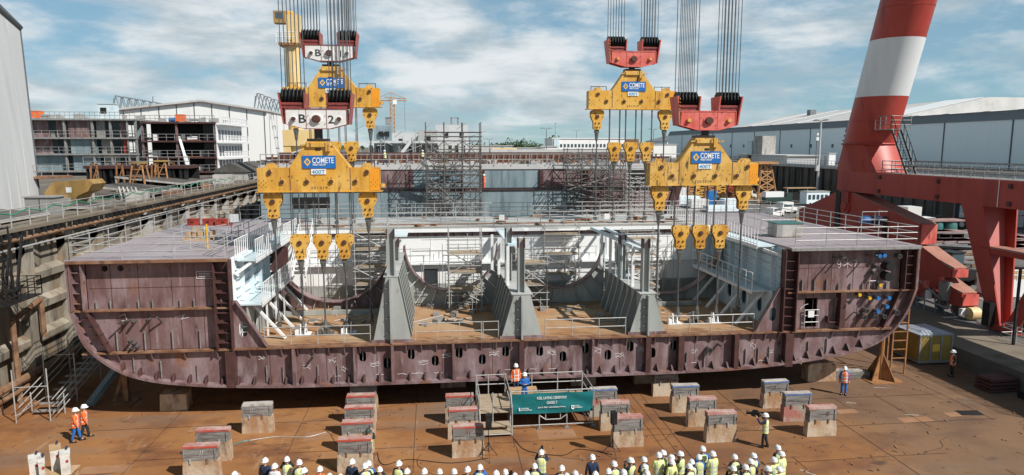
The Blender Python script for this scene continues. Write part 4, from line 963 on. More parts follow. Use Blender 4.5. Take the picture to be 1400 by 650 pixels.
t = thing('support_bench', 'long dark steel bench on close posts below the left ship blocks', 'support bench', (-40,86,10))
q0, q1 = atY(118,245,86), atY(262,245,86)
MB().box(q0.x,85.5,12.4,q1.x,89,12.75).build('bench_beam', m_primer_dk, t)
b = MB()
k = 0; xx = q0.x+.2
while xx < q1.x-.2:
    b.box(xx,85.7,10,xx+.18+.1*(k%3),86.1,12.4); xx += .55+.2*(k%2); k += 1
b.each('post', m_black, t)
MB().rail([(q0.x,85.6,12.75),(q1.x,85.6,12.75)],1.0,1.2,.04,(.5,),n=4).build('railing', m_galvdk, t)
MB().box(q0.x,88.6,10,q1.x,88.9,12.4).build('back_plate', m_void, t)  # black sheet: shade between the posts put into its colour
for i,(px_,yy) in enumerate(((130,84),(165,84.5),(213,84),(236,90))):
    p = atY(px_,250,yy); t = thing('ochre_frame', ['slanted ochre frame at the girder end of the dark bench','narrow ochre frame at the middle of the dark bench','ochre frame between the two yellow trestles','ochre braced frame below the silver boom'][i], 'frame', (p.x,yy,10), 'ochre frames by the dark bench')
    b = MB(); b.bar((p.x-.5,yy,10),(p.x-.3,yy,13.0),.14,.14); b.bar((p.x+.5,yy,10),(p.x+.3,yy,13.0),.14,.14); b.each('post', m_ochre, t); b = MB(); b.bar((p.x-.5,yy,10.3),(p.x+.35,yy,12.6),.1,.1); b.bar((p.x-.4,yy,12.95),(p.x+.4,yy,12.95),.14,.14); b.each('brace', m_ochre, t)
# ================================================================== LIFTING GEAR
# --- a spreader beam in local coordinates: root at the middle of its underside
def make_spreader():
    s = thing('spreader_beam', 'x', 'spreader beam', (0,0,0), 'yellow spreader beams on the crane hooks')
    b = MB(); b.prism([(-3.42,0),(3.42,0),(3.42,1.38),(1.75,1.38),(.62,2.86),(-.62,2.86),(-1.6,1.38),(-3.42,1.38)],'XZ',-.42,-.36)
    b.prism([(-3.42,0),(3.42,0),(3.42,1.38),(1.75,1.38),(.62,2.86),(-.62,2.86),(-1.6,1.38),(-3.42,1.38)],'XZ',.36,.42)
    b.box(-3.42,-.36,.02,3.42,.36,.08); b.box(-3.4,-.36,.08,-3.3,.36,1.3); b.box(3.3,-.36,.08,3.4,.36,1.3)
    b.box(-3.4,-.36,1.28,-1.6,.36,1.36); b.box(1.75,-.36,1.28,3.4,.36,1.36)
    b.box(-3.55,-.46,-.02,3.55,.46,.02)
    b.hexa([(1.7,-.36,1.3),(1.75,.36,1.3),(1.8,.36,1.38),(1.75,-.36,1.38)],[(.56,-.36,2.79),(.56,.36,2.79),(.62,.36,2.86),(.62,-.36,2.86)])
    b.hexa([(-1.6,-.36,1.3),(-1.6,.36,1.3),(-1.65,.36,1.38),(-1.65,-.36,1.38)],[(-.56,-.36,2.79),(-.56,.36,2.79),(-.62,.36,2.86),(-.62,-.36,2.86)])
    b.build('beam', m_yellow, s)
    b = MB(); b.box(2.85,-.435,.06,3.4,-.421,1.3); b.build('end_panel', m_orangepanel, s)
    b = MB(); b.box(-1.62,-.44,.1,-1.58,-.42,1.38); b.box(1.75,-.44,.1,1.79,-.42,1.38); b.build('weld_seam', m_rustedge, s)
    for x,z in ((-2.72,1.12),(2.72,1.12),(-2.05,.58),(-.68,.58),(.68,.58),(2.05,.58)):
        c = MB(); c.lathe((x,-.46,z),[(.17,0),(.17,.04)],12,'Y'); o = c.build('pin_plate', m_yellow_dk, s)
        c = MB(); c.lathe((x,-.54,z),[(.1,0),(.12,.03),(.12,.09)],12,'Y'); c.build('pin', m_rustpin, o, True)
    b = MB()
    for sx_ in (-1,1):
        for i in range(4):
            for j in range(4): 
                if (i+j)%2==0: b.lathe((sx_*(2.95+.12*i),-.45,.3+.12*j),[(.022,0),(.022,.03)],6,'Y')
    for i in range(12): b.lathe((-2.6+.47*i,-.45,.78+.12*((i*7)%3-1)),[(.03,0),(.03,.03)],6,'Y')
    o = b.build('bolt_heads', m_rustpin, s); o['kind']='stuff'
    for x in (-2.7,2.7):
        b = MB(); b.prism([(x-.35,1.36),(x+.35,1.36),(x+.16,1.62),(x-.16,1.62)],'XZ',-.3,-.2); b.prism([(x-.35,1.36),(x+.35,1.36),(x+.16,1.62),(x-.16,1.62)],'XZ',.2,.3); b.build('pad_eye', m_yellow_dk, s)
    b = MB(); b.lathe((3.55,0,.32),[(.16,-.1),(.16,.1)],8,'Z'); b.build('end_lug', m_yellow_dk, s)
    # blue sign
    b = MB(); b.box(-.88,-.475,1.34,.98,-.445,2.06); sg = b.build('sign', m_blue, s)
    b = MB(); text_mb(b,'COMETE',.46,.27,-.477,1.64,.007,.008,1.2); b.build('lettering', m_signwhite, sg)
    b = MB(); text_mb(b,'FRIEDT GROUP',.15,.05,-.477,1.50,.004,.008,.72); b.build('lettering', m_signwhite, sg)
    b = MB(); 
    for (r0,yy,mm) in ((.22,0,0),): 
        b.prism([(-.6,1.7-.24),(-.6+.2,1.7),(-.6,1.7+.24),(-.6-.2,1.7)],'XZ',-.488,-.477,[[(-.6,1.7-.13),(-.6+.11,1.7),(-.6,1.7+.13),(-.6-.11,1.7)]])
        b.prism([(-.6,1.66),(-.57,1.7),(-.6,1.74),(-.63,1.7)],'XZ',-.488,-.477)
    b.build('emblem', m_signyellow, sg)
    b = MB(); b.box(-.42,-.47,1.0,.42,-.445,1.3); np_ = b.build('number_plate', m_signwhite, s)
    b = MB(); text_mb(b,'400T',.3,.0,-.472,1.04,.004,.008,.74); b.build('lettering', m_numblue, np_)
    b = MB(); text_mb(b,'251319',.2,.0,-.421,.16,.0,.006,.95); b.build('stencil_number', m_stencil, s)
    # top yoke with trunnion
    b = MB(); b.box(-.62,-.55,2.55,.62,-.42,2.78); b.box(-.95,-.5,2.62,1.1,-.43,2.7); b.box(.45,-.6,2.3,.7,-.42,2.85); b.build('yoke_bracket', m_yellow_dk, s)
    b = MB(); b.lathe((0,0,2.35),[(.3,0),(.34,.2),(.34,.55),(.24,.7)],12); b.box(-.6,-.34,2.87,.6,.34,3.02); b.build('trunnion', m_grease, s)
    b = MB(); b.rail([(1.9,.3,1.38),(3.1,.3,1.38)],.35,.6,.025,()); b.rail([(-3.1,.3,1.38),(-1.9,.3,1.38)],.35,.6,.025,()); b.build('top_rail', m_black, s)
    return s
# --- hook block: root at shank bottom
def make_hook(nm, face_m, side_m, txt, cx0):
    h = thing(nm, 'x', 'hook block', (0,0,0), 'crane hook blocks hanging on wire ropes')
    b = MB(); pl = [(-1.82,.95),(-1.82,1.6),(-1.82,2.02),(1.82,2.02),(1.82,.95),(.75,.62),(-.75,.62)]
    b.prism(pl,'XZ',-.55,-.45); b.prism(pl,'XZ',.45,.55); b.build('side_plate', face_m, h)
    b = MB(); b.box(-1.8,-.45,1.0,1.8,.45,1.95); b.build('cross_head', m_hookred_dk, h)
    b = MB()
    for z0,z1 in ((1.96,2.04),): b.box(-1.86,-.58,z0,1.86,-.552,z1)
    b.box(-1.86,-.58,.93,-1.8,-.552,1.96); b.box(1.8,-.58,.93,1.86,-.552,1.96); b.bar((-1.82,-.566,.93),(-.75,-.566,.61),.03,.06,(0,1,0)); b.bar((1.82,-.566,.93),(.75,-.566,.61),.03,.06,(0,1,0)); b.box(-.75,-.58,.58,.75,-.552,.64)
    b.box(-.62,-.57,.66,-.59,-.552,1.96); b.box(.59,-.57,.66,.62,-.552,1.96)
    b.build('edge_flange', m_hookred_dk if txt else side_m, h)
    # cheeks of the two sheave nests
    for s in (-1,1):
        b = MB()
        xo = s*1.86
        b.hexa([(s*1.9,-.62,.95),(s*1.98,-.62,.95),(s*1.98,.62,.95),(s*1.9,.62,.95)],[(s*2.12,-.75,3.1),(s*2.2,-.75,3.1),(s*2.2,.75,3.1),(s*2.12,.75,3.1)])
        b.hexa([(s*.62,-.6,2.04),(s*.7,-.6,2.04),(s*.7,.6,2.04),(s*.62,.6,2.04)],[(s*.62,-.75,3.1),(s*.7,-.75,3.1),(s*.7,.75,3.1),(s*.62,.75,3.1)])
        b.each('cheek_plate', m_cheek if txt else side_m, h)
        b = MB(); x0,x1 = sorted((s*.72,s*2.05)); b.box(x0,-.5,2.05,x1,.5,2.45); b.box(x0,-.56,2.28,x1,-.5,2.42)
        b.build('sheave_frame', m_hookred_dk, h)
        for k in range(6):
            x = s*(.84+.225*k); c = MB(); c.lathe((x-.08,0,2.85),[(.62,0),(.5,.04),(.5,.12),(.62,.16)],16,'X'); c.build('sheave', m_black, h, True)
        b = MB(); b.tube((s*.66,0,2.85),(s*2.17,0,2.85),.1,8); b.build('sheave_axle', m_rustpin, h)
        for k in range(6):
            x = s*(.84+.225*k)
            for yy in (-.5,.5):
                c = MB(); c.tube((x+.03*(yy>0),yy,2.85),(x+.03*(yy>0),yy*.9,34),.027,5); c.build('wire_rope', m_rope, h)
    for x,r in ((-1.35,.14),(0,.27),(1.35,.14)):
        c = MB(); c.lathe((x,-.6,1.3),[(r*1.35,0),(r*1.35,.05)],14,'Y'); o = c.build('pin_plate', face_m if not txt else m_signwhite, h)
        c = MB(); c.lathe((x,-.75,1.3),[(r*.85,0),(r,.04),(r,.16)],14,'Y'); c.build('pin', m_rustpin if (r>.2 or txt) else m_yellow_dk, o, True)
    b = MB()
    for x in (-.5,-.5,.5,.5): 
        for z in (.95,1.5): b.bar((x-.05,-.555,z-.06),(x+.05,-.555,z+.06),.02,.05,(0,1,0))
    b.build('bolt_marks', m_rustpin, h)
    if txt:
        b = MB(); text_mb(b,txt[0],.84,-.86,-.552,1.03,.016,.006); b.build('lettering', m_stencil, h)
        b = MB(); text_mb(b,txt[1],.78,.86,-.552,1.0,.016,.006); b.build('lettering', m_stencil, h)
    else:
        b = MB()
        for k in range(7): b.bar((-2.06+.0*k,-.765,2.95-k*.26),(-2.0,-.765,2.83-k*.26),.012,.1,(0,1,0))
        b.build('yellow_stripes', m_signyellow, h)
    b = MB(); b.lathe((0,0,-.9),[(.5,0),(.5,.12),(.26,.3),(.26,1.5),(.36,1.6)],14); b.build('shank', m_grease, h, True)
    return h
# --- pulley block with its sling: root at the block's top (rope attachment to the beam's underside is z = up)
def make_pulley(up, sling, ropes=True, d=.0):
    p = thing('pulley_block', 'x', 'pulley block', (0,0,0), 'yellow pulley blocks with slings')
    out = [(-.52,-.12),(-.42,-.02),(.42,-.02),(.52,-.12),(.52,-.5),(.3,-.92),(.3,-1.38),(.2,-1.48),(-.2,-1.48),(-.3,-1.38),(-.3,-.92),(-.52,-.5)]
    for y0,y1 in ((-.2,-.13),(.13,.2)):
        b = MB(); b.prism(out,'XZ',y0,y1); b.build('side_plate', m_yellow, p)
    b = MB(); b.lathe((0,-.12,-.5),[(.46,0),(.4,.06),(.4,.18),(.46,.24)],16,'Y'); b.build('sheave', m_black, p, True)
    b = MB(); b.lathe((0,-.3,-.5),[(.12,0),(.14,.03),(.14,.6)],10,'Y')
    for x in (-.14,.14): b.lathe((x,-.25,-1.0),[(.06,0),(.06,.5)],8,'Y')
    b.lathe((0,-.25,-1.3),[(.06,0),(.06,.5)],8,'Y'); b.build('pin', m_rustpin, p)
    b = MB()
    for x,z in ((-.36,-.14),(.36,-.14),(-.43,-.5),(.43,-.5),(-.2,-1.3),(.2,-1.3)): b.lathe((x,-.225,z),[(.035,0),(.035,.03)],6,'Y')
    b.build('bolt_heads', m_rustpin, p)
    if ropes:
        for x in (-.4,.4):
            for y in (-.05,.05): MB().tube((x+y*.8,y,-.45),(x+y*.8,y,up),.03,5).build('wire_rope', m_rope, p)
    else:
        b = MB(); b.box(-.28,-.3,-.06,.28,.3,.12); b.build('hanger', m_yellow_dk, p)
    b = MB(); b.tube((0,0,-1.3),(0,0,-1.75),.07,6); b.lathe((0,-.1,-1.62),[(.16,0),(.2,.04),(.2,.16),(.16,.2)],12,'Y'); b.build('shackle', m_steel, p, True)
    b = MB(); b.cone((0,0,-1.7),(0,0,-2.35),.17,.09,8); b.build('socket', m_steel, p, True)
    MB().path([(0,0,-2.3),(d*.5,.02,-2.3-(sling-2.3)*.5),(d,0,-sling)],.05,6).build('sling', m_rope, p)
    b = MB(); b.cone((d,0,-sling+.6),(d,0,-sling+.1),.08,.17,8); b.tube((d,-.12,-sling-.12),(d,.12,-sling-.12),.16,8); b.build('sling_foot', m_steel, p, True)
    return p
sp0 = make_spreader()
hookw = make_hook('hook_block', m_hookwhite, m_hookred, ('B','2'), 0)
hookr = make_hook('hook_block', m_hookred, m_hookred, None, 0)
pd_front = make_pulley(2.5, 5.75); ps_front = make_pulley(0, 7.7, False)
pd_rear = make_pulley(2.5, 5.9); ps_rear = make_pulley(0, 8.2, False)
stations = [(-6.55,40.6,12.42,'front-left white-marked hook','front'),(16.4,40.6,12.65,'front red hook beside the hall','front'),(15.15,52,17.82,'rear red hook','rear'),(-7.3,52,17.86,'rear white-marked hook','rear')]
SP_L = ['yellow spreader beam under the white hook block marked B 2, nearest the dock wall','streaked yellow spreader beam with clear 400T plate under the large front red hook','clean yellow spreader beam high under the smaller rear red hook against the sky','yellow spreader beam half hidden behind the white B 2 hook block']
HK_L = ['white hook block lettered B 2 with dark red sheave cheeks','large front red hook block over the streaked yellow beam','smaller rear red hook block high against the sky','white hook block lettered B 1 behind the ropes of the B 2 block']
whose = ['nearest B 2 spreader','streaked front spreader','clean rear spreader','half hidden B 1 spreader']
used = {}
def place(proto, loc, label, **k):
    if proto.name not in used:
        CH[proto.name] = [(c,kids(c)) for c in kids(proto)]
        used[proto.name]=1; proto.location = loc; OFF[proto.name]=Vector(loc); proto['label']=label; return proto
    return dup(proto, loc, label, **k)
for i,(x,y,z,_,fr) in enumerate(stations):
    sp = place(sp0, (x,y,z), SP_L[i], swap={'yellow_crane_paint':m_yellow_dk} if i==1 else None)
    if i == 3:
        hb = make_hook('hook_block', m_hookwhite, m_hookred, ('B','1'), 0); hb.location=(x-.05,y,20.6); hb['label']=HK_L[3]
    else: hb = place(hookw if i==0 else hookr, (x+(.0,.1,-.02)[i],y,(15.5,15.5,20.5)[i]), HK_L[i])
    hb.scale = (.93,.93,.8)
    fr_ = fr=='front'
    for k,nm in ((-1,'left'),(0,'middle'),(1,'right')):
        place(pd_front if fr_ else pd_rear, (x+k*1.27,y,z-2.48), 'roped pulley block, %s of three under the %s' % (nm, whose[i]))
    for k,nm in ((-1,'left'),(1,'right')):
        place(ps_front if fr_ else ps_rear, (x+k*2.68,y,z-.06), 'end pulley block hanging at the %s end of %s' % (nm, whose[i]))
# ================================================================== RED GANTRY CRANE LEG
gc = thing('gantry_crane', 'red gantry crane leg with white banded tube, box beam and wheel bogies', 'gantry crane', (43,50,1.2))
XG = 43.5
def tube_c(z): return Vector((XG, 65.3-(z-13.8)*.335, z))
def seg(z0, z1, mm, nm, r=2.3, n=32):
    b = MB(); a, c = tube_c(z0), tube_c(z1)
    ring = []
    for p in (a,c): ring += [(p.x+r*math.cos(2*PI*i/n), p.y+r*1.05*math.sin(2*PI*i/n), p.z) for i in range(n)]
    b.add(ring, [(i,(i+1)%n,(i+1)%n+n,i+n) for i in range(n)]); return b.build(nm, mm, gc, True)
b = MB()
for z in (17.4,27.6,30.2):
    a = tube_c(z)
    for i in range(28):
        t0, t1 = 2*PI*i/28, 2*PI*(i+1)/28
        b.tube((a.x+2.31*math.cos(t0),a.y+2.42*math.sin(t0),a.z),(a.x+2.31*math.cos(t1),a.y+2.42*math.sin(t1),a.z),.022,4)
o = b.build('weld_rings', m_gantry, gc); o['kind']='stuff'
seg(15.2,19.75,m_gantry,'tube'); seg(19.75,24.9,m_gantrywhite,'white_band',2.302); seg(24.9,46,m_gantry,'tube')
b = MB(); n=32; a = tube_c(15.2)
top = [(a.x+2.31*math.cos(2*PI*i/n), a.y+2.42*math.sin(2*PI*i/n), 15.2) for i in range(n)]
def sq(i):
    t = 2*PI*i/n; c, s_ = math.cos(t), math.sin(t); m_ = max(abs(c),abs(s_)); return (43.5+1.5*c/m_, 64.3+3.3*s_/m_, 12.5)
b.add(top+[sq(i) for i in range(n)], [(i,(i+1)%n,(i+1)%n+n,i+n) for i in range(n)]); b.build('tube_foot', m_gantry, gc, True)
b = MB(); a = tube_c(15.25)
for i in range(24):
    t0, t1 = 2*PI*i/24, 2*PI*(i+1)/24
    b.tube((a.x+2.42*math.cos(t0),a.y+2.52*math.sin(t0),a.z+.0),(a.x+2.42*math.cos(t1),a.y+2.52*math.sin(t1),a.z+.0),.09,5)
b.build('collar_ring', m_gantry, gc, True)
# box beam with trims
MB().box(42.0,24,10.45,45.0,67.4,12.5).build('box_beam', m_gantry, gc)
b = MB()
for yy in (60.5,52.9,45.6): 
    for z in (12.1,10.8): b.cbox((41.95,yy,z),(.12,.3,.35))
b.build('beam_lug', m_primer_dk, gc)
b = MB(); b.rail([(42.15,60.5,12.5),(42.15,24,12.5)],1.15,1.35,.035,(.4,.78)); b.rail([(44.8,60.5,12.5),(44.8,24,12.5)],1.15,1.35,.035,(.4,.78)); b.rail([(42.15,60.5,12.5),(44.8,60.5,12.5)],1.15,1.35,.035,(.4,.78)); b.build('beam_guardrail', m_galvdk, gc)
b = MB(); b.box(42.2,24,12.503,44.75,60.4,12.54); b.build('beam_walkway', m_galvdk, gc)
MB().path([(41.93,46.6,12.45),(41.93,46.6,10.5)],.03,5).build('cable', m_signwhite, gc)
# ladder platform on the tube
b = MB(); p = tube_c(16.6); b.box(42.2,p.y-4.6,16.55,44.2,p.y-2.2,16.62); pl_ = b.build('ladder_platform', m_galvdk, gc)
b = MB(); b.rail([(42.2,p.y-2.3,16.62),(42.2,p.y-4.6,16.62),(44.2,p.y-4.6,16.62)],1.2,.8,.035,(.4,.8)); b.build('platform_rail', m_galvdk, pl_)
b = MB()
for xx in (42.4,43.3):
    b.bar((xx,p.y-4.5,16.6),(xx,p.y-7.0,12.5),.08,.22)
    b.tube((xx,p.y-4.5,17.7),(xx,p.y-7.0,13.6),.035,5)
    for k in range(6): b.tube((xx,p.y-4.5-.45*k,16.6-.74*k),(xx,p.y-4.5-.45*k,17.7-.74*k),.03,5)
for k in range(16): b.box(42.4,p.y-4.65-.156*k,16.45-.256*k,43.3,p.y-4.5-.156*k,16.48-.256*k)
b.build('ladder', m_black, gc)
b = MB()
for k in range(3): 
    q = tube_c(15.6+k*.5); b.cbox((q.x-1.2,q.y+2.2,q.z),(.3,.5,.18))
b.build('tube_fittings', m_black, gc)
# balance beam: main rocker and bogie frames
rock = [(74.5,6.6),(74.6,7.75),(67.2,10.35),(64.6,10.35),(54.7,8.3),(54.5,6.5),(57.2,6.2),(60.0,4.2),(63.5,4.4),(66,6.3),(70,5.6)]
MB().prism(rock,'YZ',42.0,43.5).build('rocker_beam', m_gantry, gc)
b = MB(); b.hexa([(41.95,54.68,8.3),(43.55,54.68,8.3),(43.55,64.6,10.36),(41.95,64.6,10.36)],[(41.95,54.68,8.36),(43.55,54.68,8.36),(43.55,64.6,10.42),(41.95,64.6,10.42)]); b.build('rocker_top', m_gantrytop, gc)
b = MB(); b.box(42.02,54.42,6.55,43.48,54.498,8.28); b.build('rocker_end', m_hookred, gc)  # brighter red plate: sunlight on the end face put into colour
bog = [(58.6,4.9),(55.2,6.3),(54.3,6.35),(50.8,5.05),(50.6,4.3),(52.0,4.1),(49.5,3.25),(49.3,2.2),(50.6,2.1),(51.2,3.0),(53.2,3.1),(54.2,2.0),(57.0,2.0),(58.6,3.2)]
MB().prism(bog,'YZ',42.05,43.45).build('bogie_frame', m_gantry, gc)
b = MB(); b.hexa([(42.0,50.8,5.06),(43.5,50.8,5.06),(43.5,54.3,6.36),(42.0,54.3,6.36)],[(42.0,50.8,5.11),(43.5,50.8,5.11),(43.5,54.3,6.41),(42.0,54.3,6.41)]); b.hexa([(42.0,49.5,3.27),(43.5,49.5,3.27),(43.5,51.9,4.09),(42.0,51.9,4.09)],[(42.0,49.5,3.31),(43.5,49.5,3.31),(43.5,51.9,4.13),(42.0,51.9,4.13)]); b.build('bogie_top', m_gantrytop, gc)
b = MB(); b.box(42.07,50.5,4.35,43.43,50.58,5.0); b.box(42.07,49.2,2.3,43.43,49.28,3.2); b.build('bogie_end', m_hookred, gc)  # bogie ends likewise carry their sunlit tone as a brighter red
b = MB(); b.lathe((41.85,65.6,8.9),[(.75,0),(.75,.16)],18,'X'); o = b.build('pivot_plate', m_gantry, gc); b = MB(); b.lathe((41.7,65.6,8.9),[(.38,0),(.45,.05),(.45,.2)],14,'X'); b.build('pivot_pin', m_gantry, o, True)
b = MB(); b.box(41.8,65.0,9.0,42.0,66.2,10.4); b.build('pivot_hanger', m_gantry, gc); b = MB(); b.box(41.9,66.5,4.5,42.0,67.3,10.3); b.build('dark_slot', m_black, gc)
for k,yy in enumerate((50.3,52.0,55.0,56.6,70.5,72.5,74.0)):
    c = MB(); c.lathe((42.3,yy,1.75),[(.45,0),(.5,.05),(.5,.2),(.42,.22),(.42,.6)],16,'X'); o = c.build('rail_wheel', m_steel, gc, True); c = MB(); c.lathe((42.22,yy,1.75),[(.12,0),(.15,.03),(.15,.8)],10,'X'); c.build('hub', m_gantry, o)
MB().prism([(49.4,1.9),(49.6,2.6),(57,2.6),(57.3,1.9)],'YZ',42.9,43.3).build('bogie_side', m_gantry, gc)
MB().prism([(69,1.9),(70,5.8),(74.3,6.6),(75,1.9)],'YZ',42.5,43.3).build('bogie_side', m_gantry, gc)
MB().box(41.6,50.6,2.4,42.2,51.4,3.9).build('switch_box', m_cabgrey, gc)
MB().box(41.8,49.0,1.6,43.4,49.25,2.1).build('white_buffer', m_signwhite, gc)
b = MB(); b.lathe((42.3,48.8,1.75),[(.5,0),(.5,.8)],14,'X'); b.build('cable_drum', m_creamyellow, gc, True)
MB().path([(41.9,59.2,8.5),(41.9,59.2,2)],.22,8).build('black_duct', m_black, gc, True)
b = MB()
for k in range(10): b.tube((41.2+random.random(),50+k*.9,1.2),(41.4+random.random(),51+k*.9,random.uniform(2,3.4)),.06,5)
b.path([(41.5,50,1.9),(41.4,58,2.2)],.08,6); b.path([(41.4,51,2.6),(41.4,55,4.2),(41.4,58,5.0)],.07,6); b.build('bogie_piping', m_galvdk, gc)
b = MB(); b.cbox((41.4,52.6,3.4),(.3,.4,.6)); b.cbox((41.5,53.6,3.0),(.4,.3,.5)); b.cbox((41.5,51.0,4.2),(.25,.3,.3)); b.build('red_fitting', m_hookred, gc)
b = MB(); b.cbox((41.4,52.2,2.6),(.35,.35,.7)); b.cbox((41.4,55.4,2.9),(.3,.5,.6)); b.build('cream_tank', m_signwhite, gc)
# V leg
def vleg(ytop0, ytop1, ybot0, ybot1, zt, nm):
    # left/right flanges (dark) and a web facing the dock mouth, its sunlit pink painted in
    a, c = (ytop0+.0, zt), (ybot0, 1.25)
    L = MB(); L.hexa([(42.0,ybot0,1.3),(42.12,ybot0,1.3),(42.12,ybot0+1.0,1.3),(42.0,ybot0+1.0,1.3)],[(42.0,ytop0,zt),(42.12,ytop0,zt),(42.12,ytop0+2.2,zt),(42.0,ytop0+2.2,zt)]); L.build(nm+'_flange', m_gantry, gc)
    L = MB(); L.hexa([(42.75,ybot0,1.3),(42.87,ybot0,1.3),(42.87,ybot0+1.0,1.3),(42.75,ybot0+1.0,1.3)],[(44.88,ytop0,zt),(45.0,ytop0,zt),(45.0,ytop0+2.2,zt),(44.88,ytop0+2.2,zt)]); L.build(nm+'_flange', m_gantry, gc)
    L = MB(); L.hexa([(42.12,ybot0+.5,1.3),(42.75,ybot0+.5,1.3),(42.75,ybot0+.6,1.3),(42.12,ybot0+.6,1.3)],[(42.12,ytop0+1.1,zt),(44.88,ytop0+1.1,zt),(44.88,ytop0+1.2,zt),(42.12,ytop0+1.2,zt)]); L.build(nm+'_web', m_gantrypink, gc)
vleg(48.0,0,45.3,0,10.45,'leg'); vleg(38.6,0,44.2,0,10.45,'leg')
MB().box(42.05,40.9,6.9,43.8,48.2,7.3).build('tie_beam', m_gantry, gc); b = MB(); b.box(42.0,41.0,7.302,43.85,48.0,7.33); b.build('tie_top', m_gantrytop, gc)
MB().box(41.9,44.2,1.25,43.0,46.3,1.7).build('leg_shoe', m_gantry, gc); MB().box(41.5,45.9,1.5,42.0,46.6,3.3).build('drive_motor', m_black, gc)
MB().rail([(40.9,41.5,1.2),(40.9,44.0,1.2),(42.5,44.0,1.2)],1.1,1.0,.03,(.4,.8)).build('leg_guard', m_galv, gc)
b = MB(); b.bar((40.2,42.2,1.2),(40.2,42.2,6.6),.14,.14); b.build('black_post', m_black, gc)
for z in (1.207,): 
    b = MB(); b.box(42.35,-40,1.205,42.5,48,1.24); b.box(42.35,58,1.205,42.5,200,1.24); b.box(42.6,-40,1.205,42.66,200,1.225); struct('road_crane_rail', b, m_steel)
S = []
for k in range(6): S.append(((44.6+k*.15,50+k*1.2),(46.2+k*.15,49.4+k*1.2)))
S += [((47.5,47),(54,75)),((52,56),(56.5,55)),((55,44),(60,60))]
strips('yard_markings', S, 1.212, .16, m_line)

# ================================================================== KEEL BLOCKS
def make_block(nm, cap, stripe, conc):
    t = thing('keel_block', 'x', 'keel block', (0,0,0), 'concrete keel blocks in rows on the dock floor')
    rj = lambda d: random.uniform(-d,d)
    hb = .92+rj(.1); g = [(-.79+rj(.02),-.42),(.79+rj(.02),-.42),(.79,.42),(-.79,.42)]
    pr = [(-.80,0),(.80,0),(.79+rj(.02),hb*.55),(.77+rj(.03),hb-.06*random.random()),(.70+rj(.03),hb),(-.70+rj(.04),hb),(-.77+rj(.03),hb-.1*random.random()),(-.79+rj(.02),hb*.5)]
    b = MB(); b.prism(pr,'XZ',-.22+rj(.015),.21); b.build('concrete_base', conc, t)
    z = hb+.004; n = 2 if random.random() < .6 else 3; ht = (1.47-z)/n
    for k in range(n):
        c = MB(); tilt = rj(.008); x0, x1 = -.755+rj(.035), .755+rj(.035); y0 = -.2+rj(.015)
        c.hexa([(x0,y0,z),(x1,y0,z),(x1,.19,z),(x0,.19,z)],[(x0+rj(.015),y0,z+ht-.01),(x1,y0+rj(.01),z+ht-.01),(x1,.19,z+ht-.01),(x0,.19,z+ht-.01)]); c.build('timber', m_timber, t); z += ht
    c = MB(); x0, x1 = -.765+rj(.02), .765+rj(.02)
    c.hexa([(x0,-.205,z),(x1,-.205,z),(x1,.205,z),(x0,.205,z)],[(x0+.02,-.195,1.59+rj(.015)),(x1-.015,-.195,1.59+rj(.015)),(x1-.02,.2,1.6),(x0+.02,.2,1.6)]); c.build('cap_board', cap, t)
    if stripe:
        c = MB(); c.box(x0+.0,-.217,z+.02,x1-.0,-.207,1.575); c.build('edge_stripe', stripe, t)
    for x in (-.38+rj(.05),.33+rj(.05)):
        c = MB(); c.box(x-.035,-.265,hb-.12,x+.035,-.235,hb+.12); c.build('clamp', random.choice((m_rusttube,m_rusttube,m_galv)), t)
    for x in (-.7,.66):
        c = MB(); c.box(x-.025,-.24,hb,x+.025,-.222,1.45); c.build('tie_bar', m_galvdk, t)
    if random.random() < .75:
        x = random.uniform(-.4,.3)
        for d in (0,.09):
            c = MB(); c.bar((x+d,-.228,1.1),(x+d+.06,-.228,1.36),.006,.035,(0,1,0)); c.build('paint_mark', random.choice((m_redcap,m_signwhite,m_teal2)), t)
    return t
kinds = {'red':(m_redcap,m_redstripe,m_keelconc),'grey':(m_greycap,None,m_keelconc),'blue':(m_greycap,m_bluecap,m_keelconc),'pink':(m_greycap,m_bluecap,m_keelpink),'rose':(m_redcap,None,m_keelconc)}
KN = {'red':'red-edged cap','grey':'worn grey cap','blue':'blue-edged cap','pink':'pink painted base','rose':'faded rose cap'}
rows = [('row nearest the dock wall',[(-10.7,30.9,'red'),(-10.72,32.7,'red'),(-9.45,35.85,'grey')]),
 ('row behind the navy jacket',[(-3.85,30.85,'red'),(-3.95,32.85,'red'),(-4.05,34.8,'red'),(-4.15,36.5,'red'),(-4.2,38.4,'grey')]),
 ('row left of the stage',[(1.46,31.75,'red'),(1.3,33.9,'red'),(1.2,35.9,'red'),(1.0,41.6,'grey')]),
 ('row right of the stage',[(9.5,32.0,'rose'),(9.38,34.0,'rose'),(9.25,36.0,'pink'),(9.2,41.0,'grey')]),
 ('row under the striped girder',[(14.4,32.0,'rose'),(14.2,34.0,'rose'),(14.0,36.0,'blue'),(13.75,38.6,'grey'),(13.3,40.9,'grey')]),
 ('row by the video cameraman',[(19.9,32.1,'rose'),(19.67,34.1,'pink'),(19.45,36.1,'blue')])]
ordn = ['nearest','second','third','fourth','fifth']
for rn, bl in rows:
    for i,(x,y,k) in enumerate(bl):
        lb = 'concrete keel block with %s, %s in the %s' % (KN[k], ordn[i], rn)
        t = make_block('b', *kinds[k]); t.location=(x,y,0); t.rotation_euler=(0,0,random.uniform(-.035,.035)); OFF[t.name]=Vector((x,y,0)); t['label']=lb
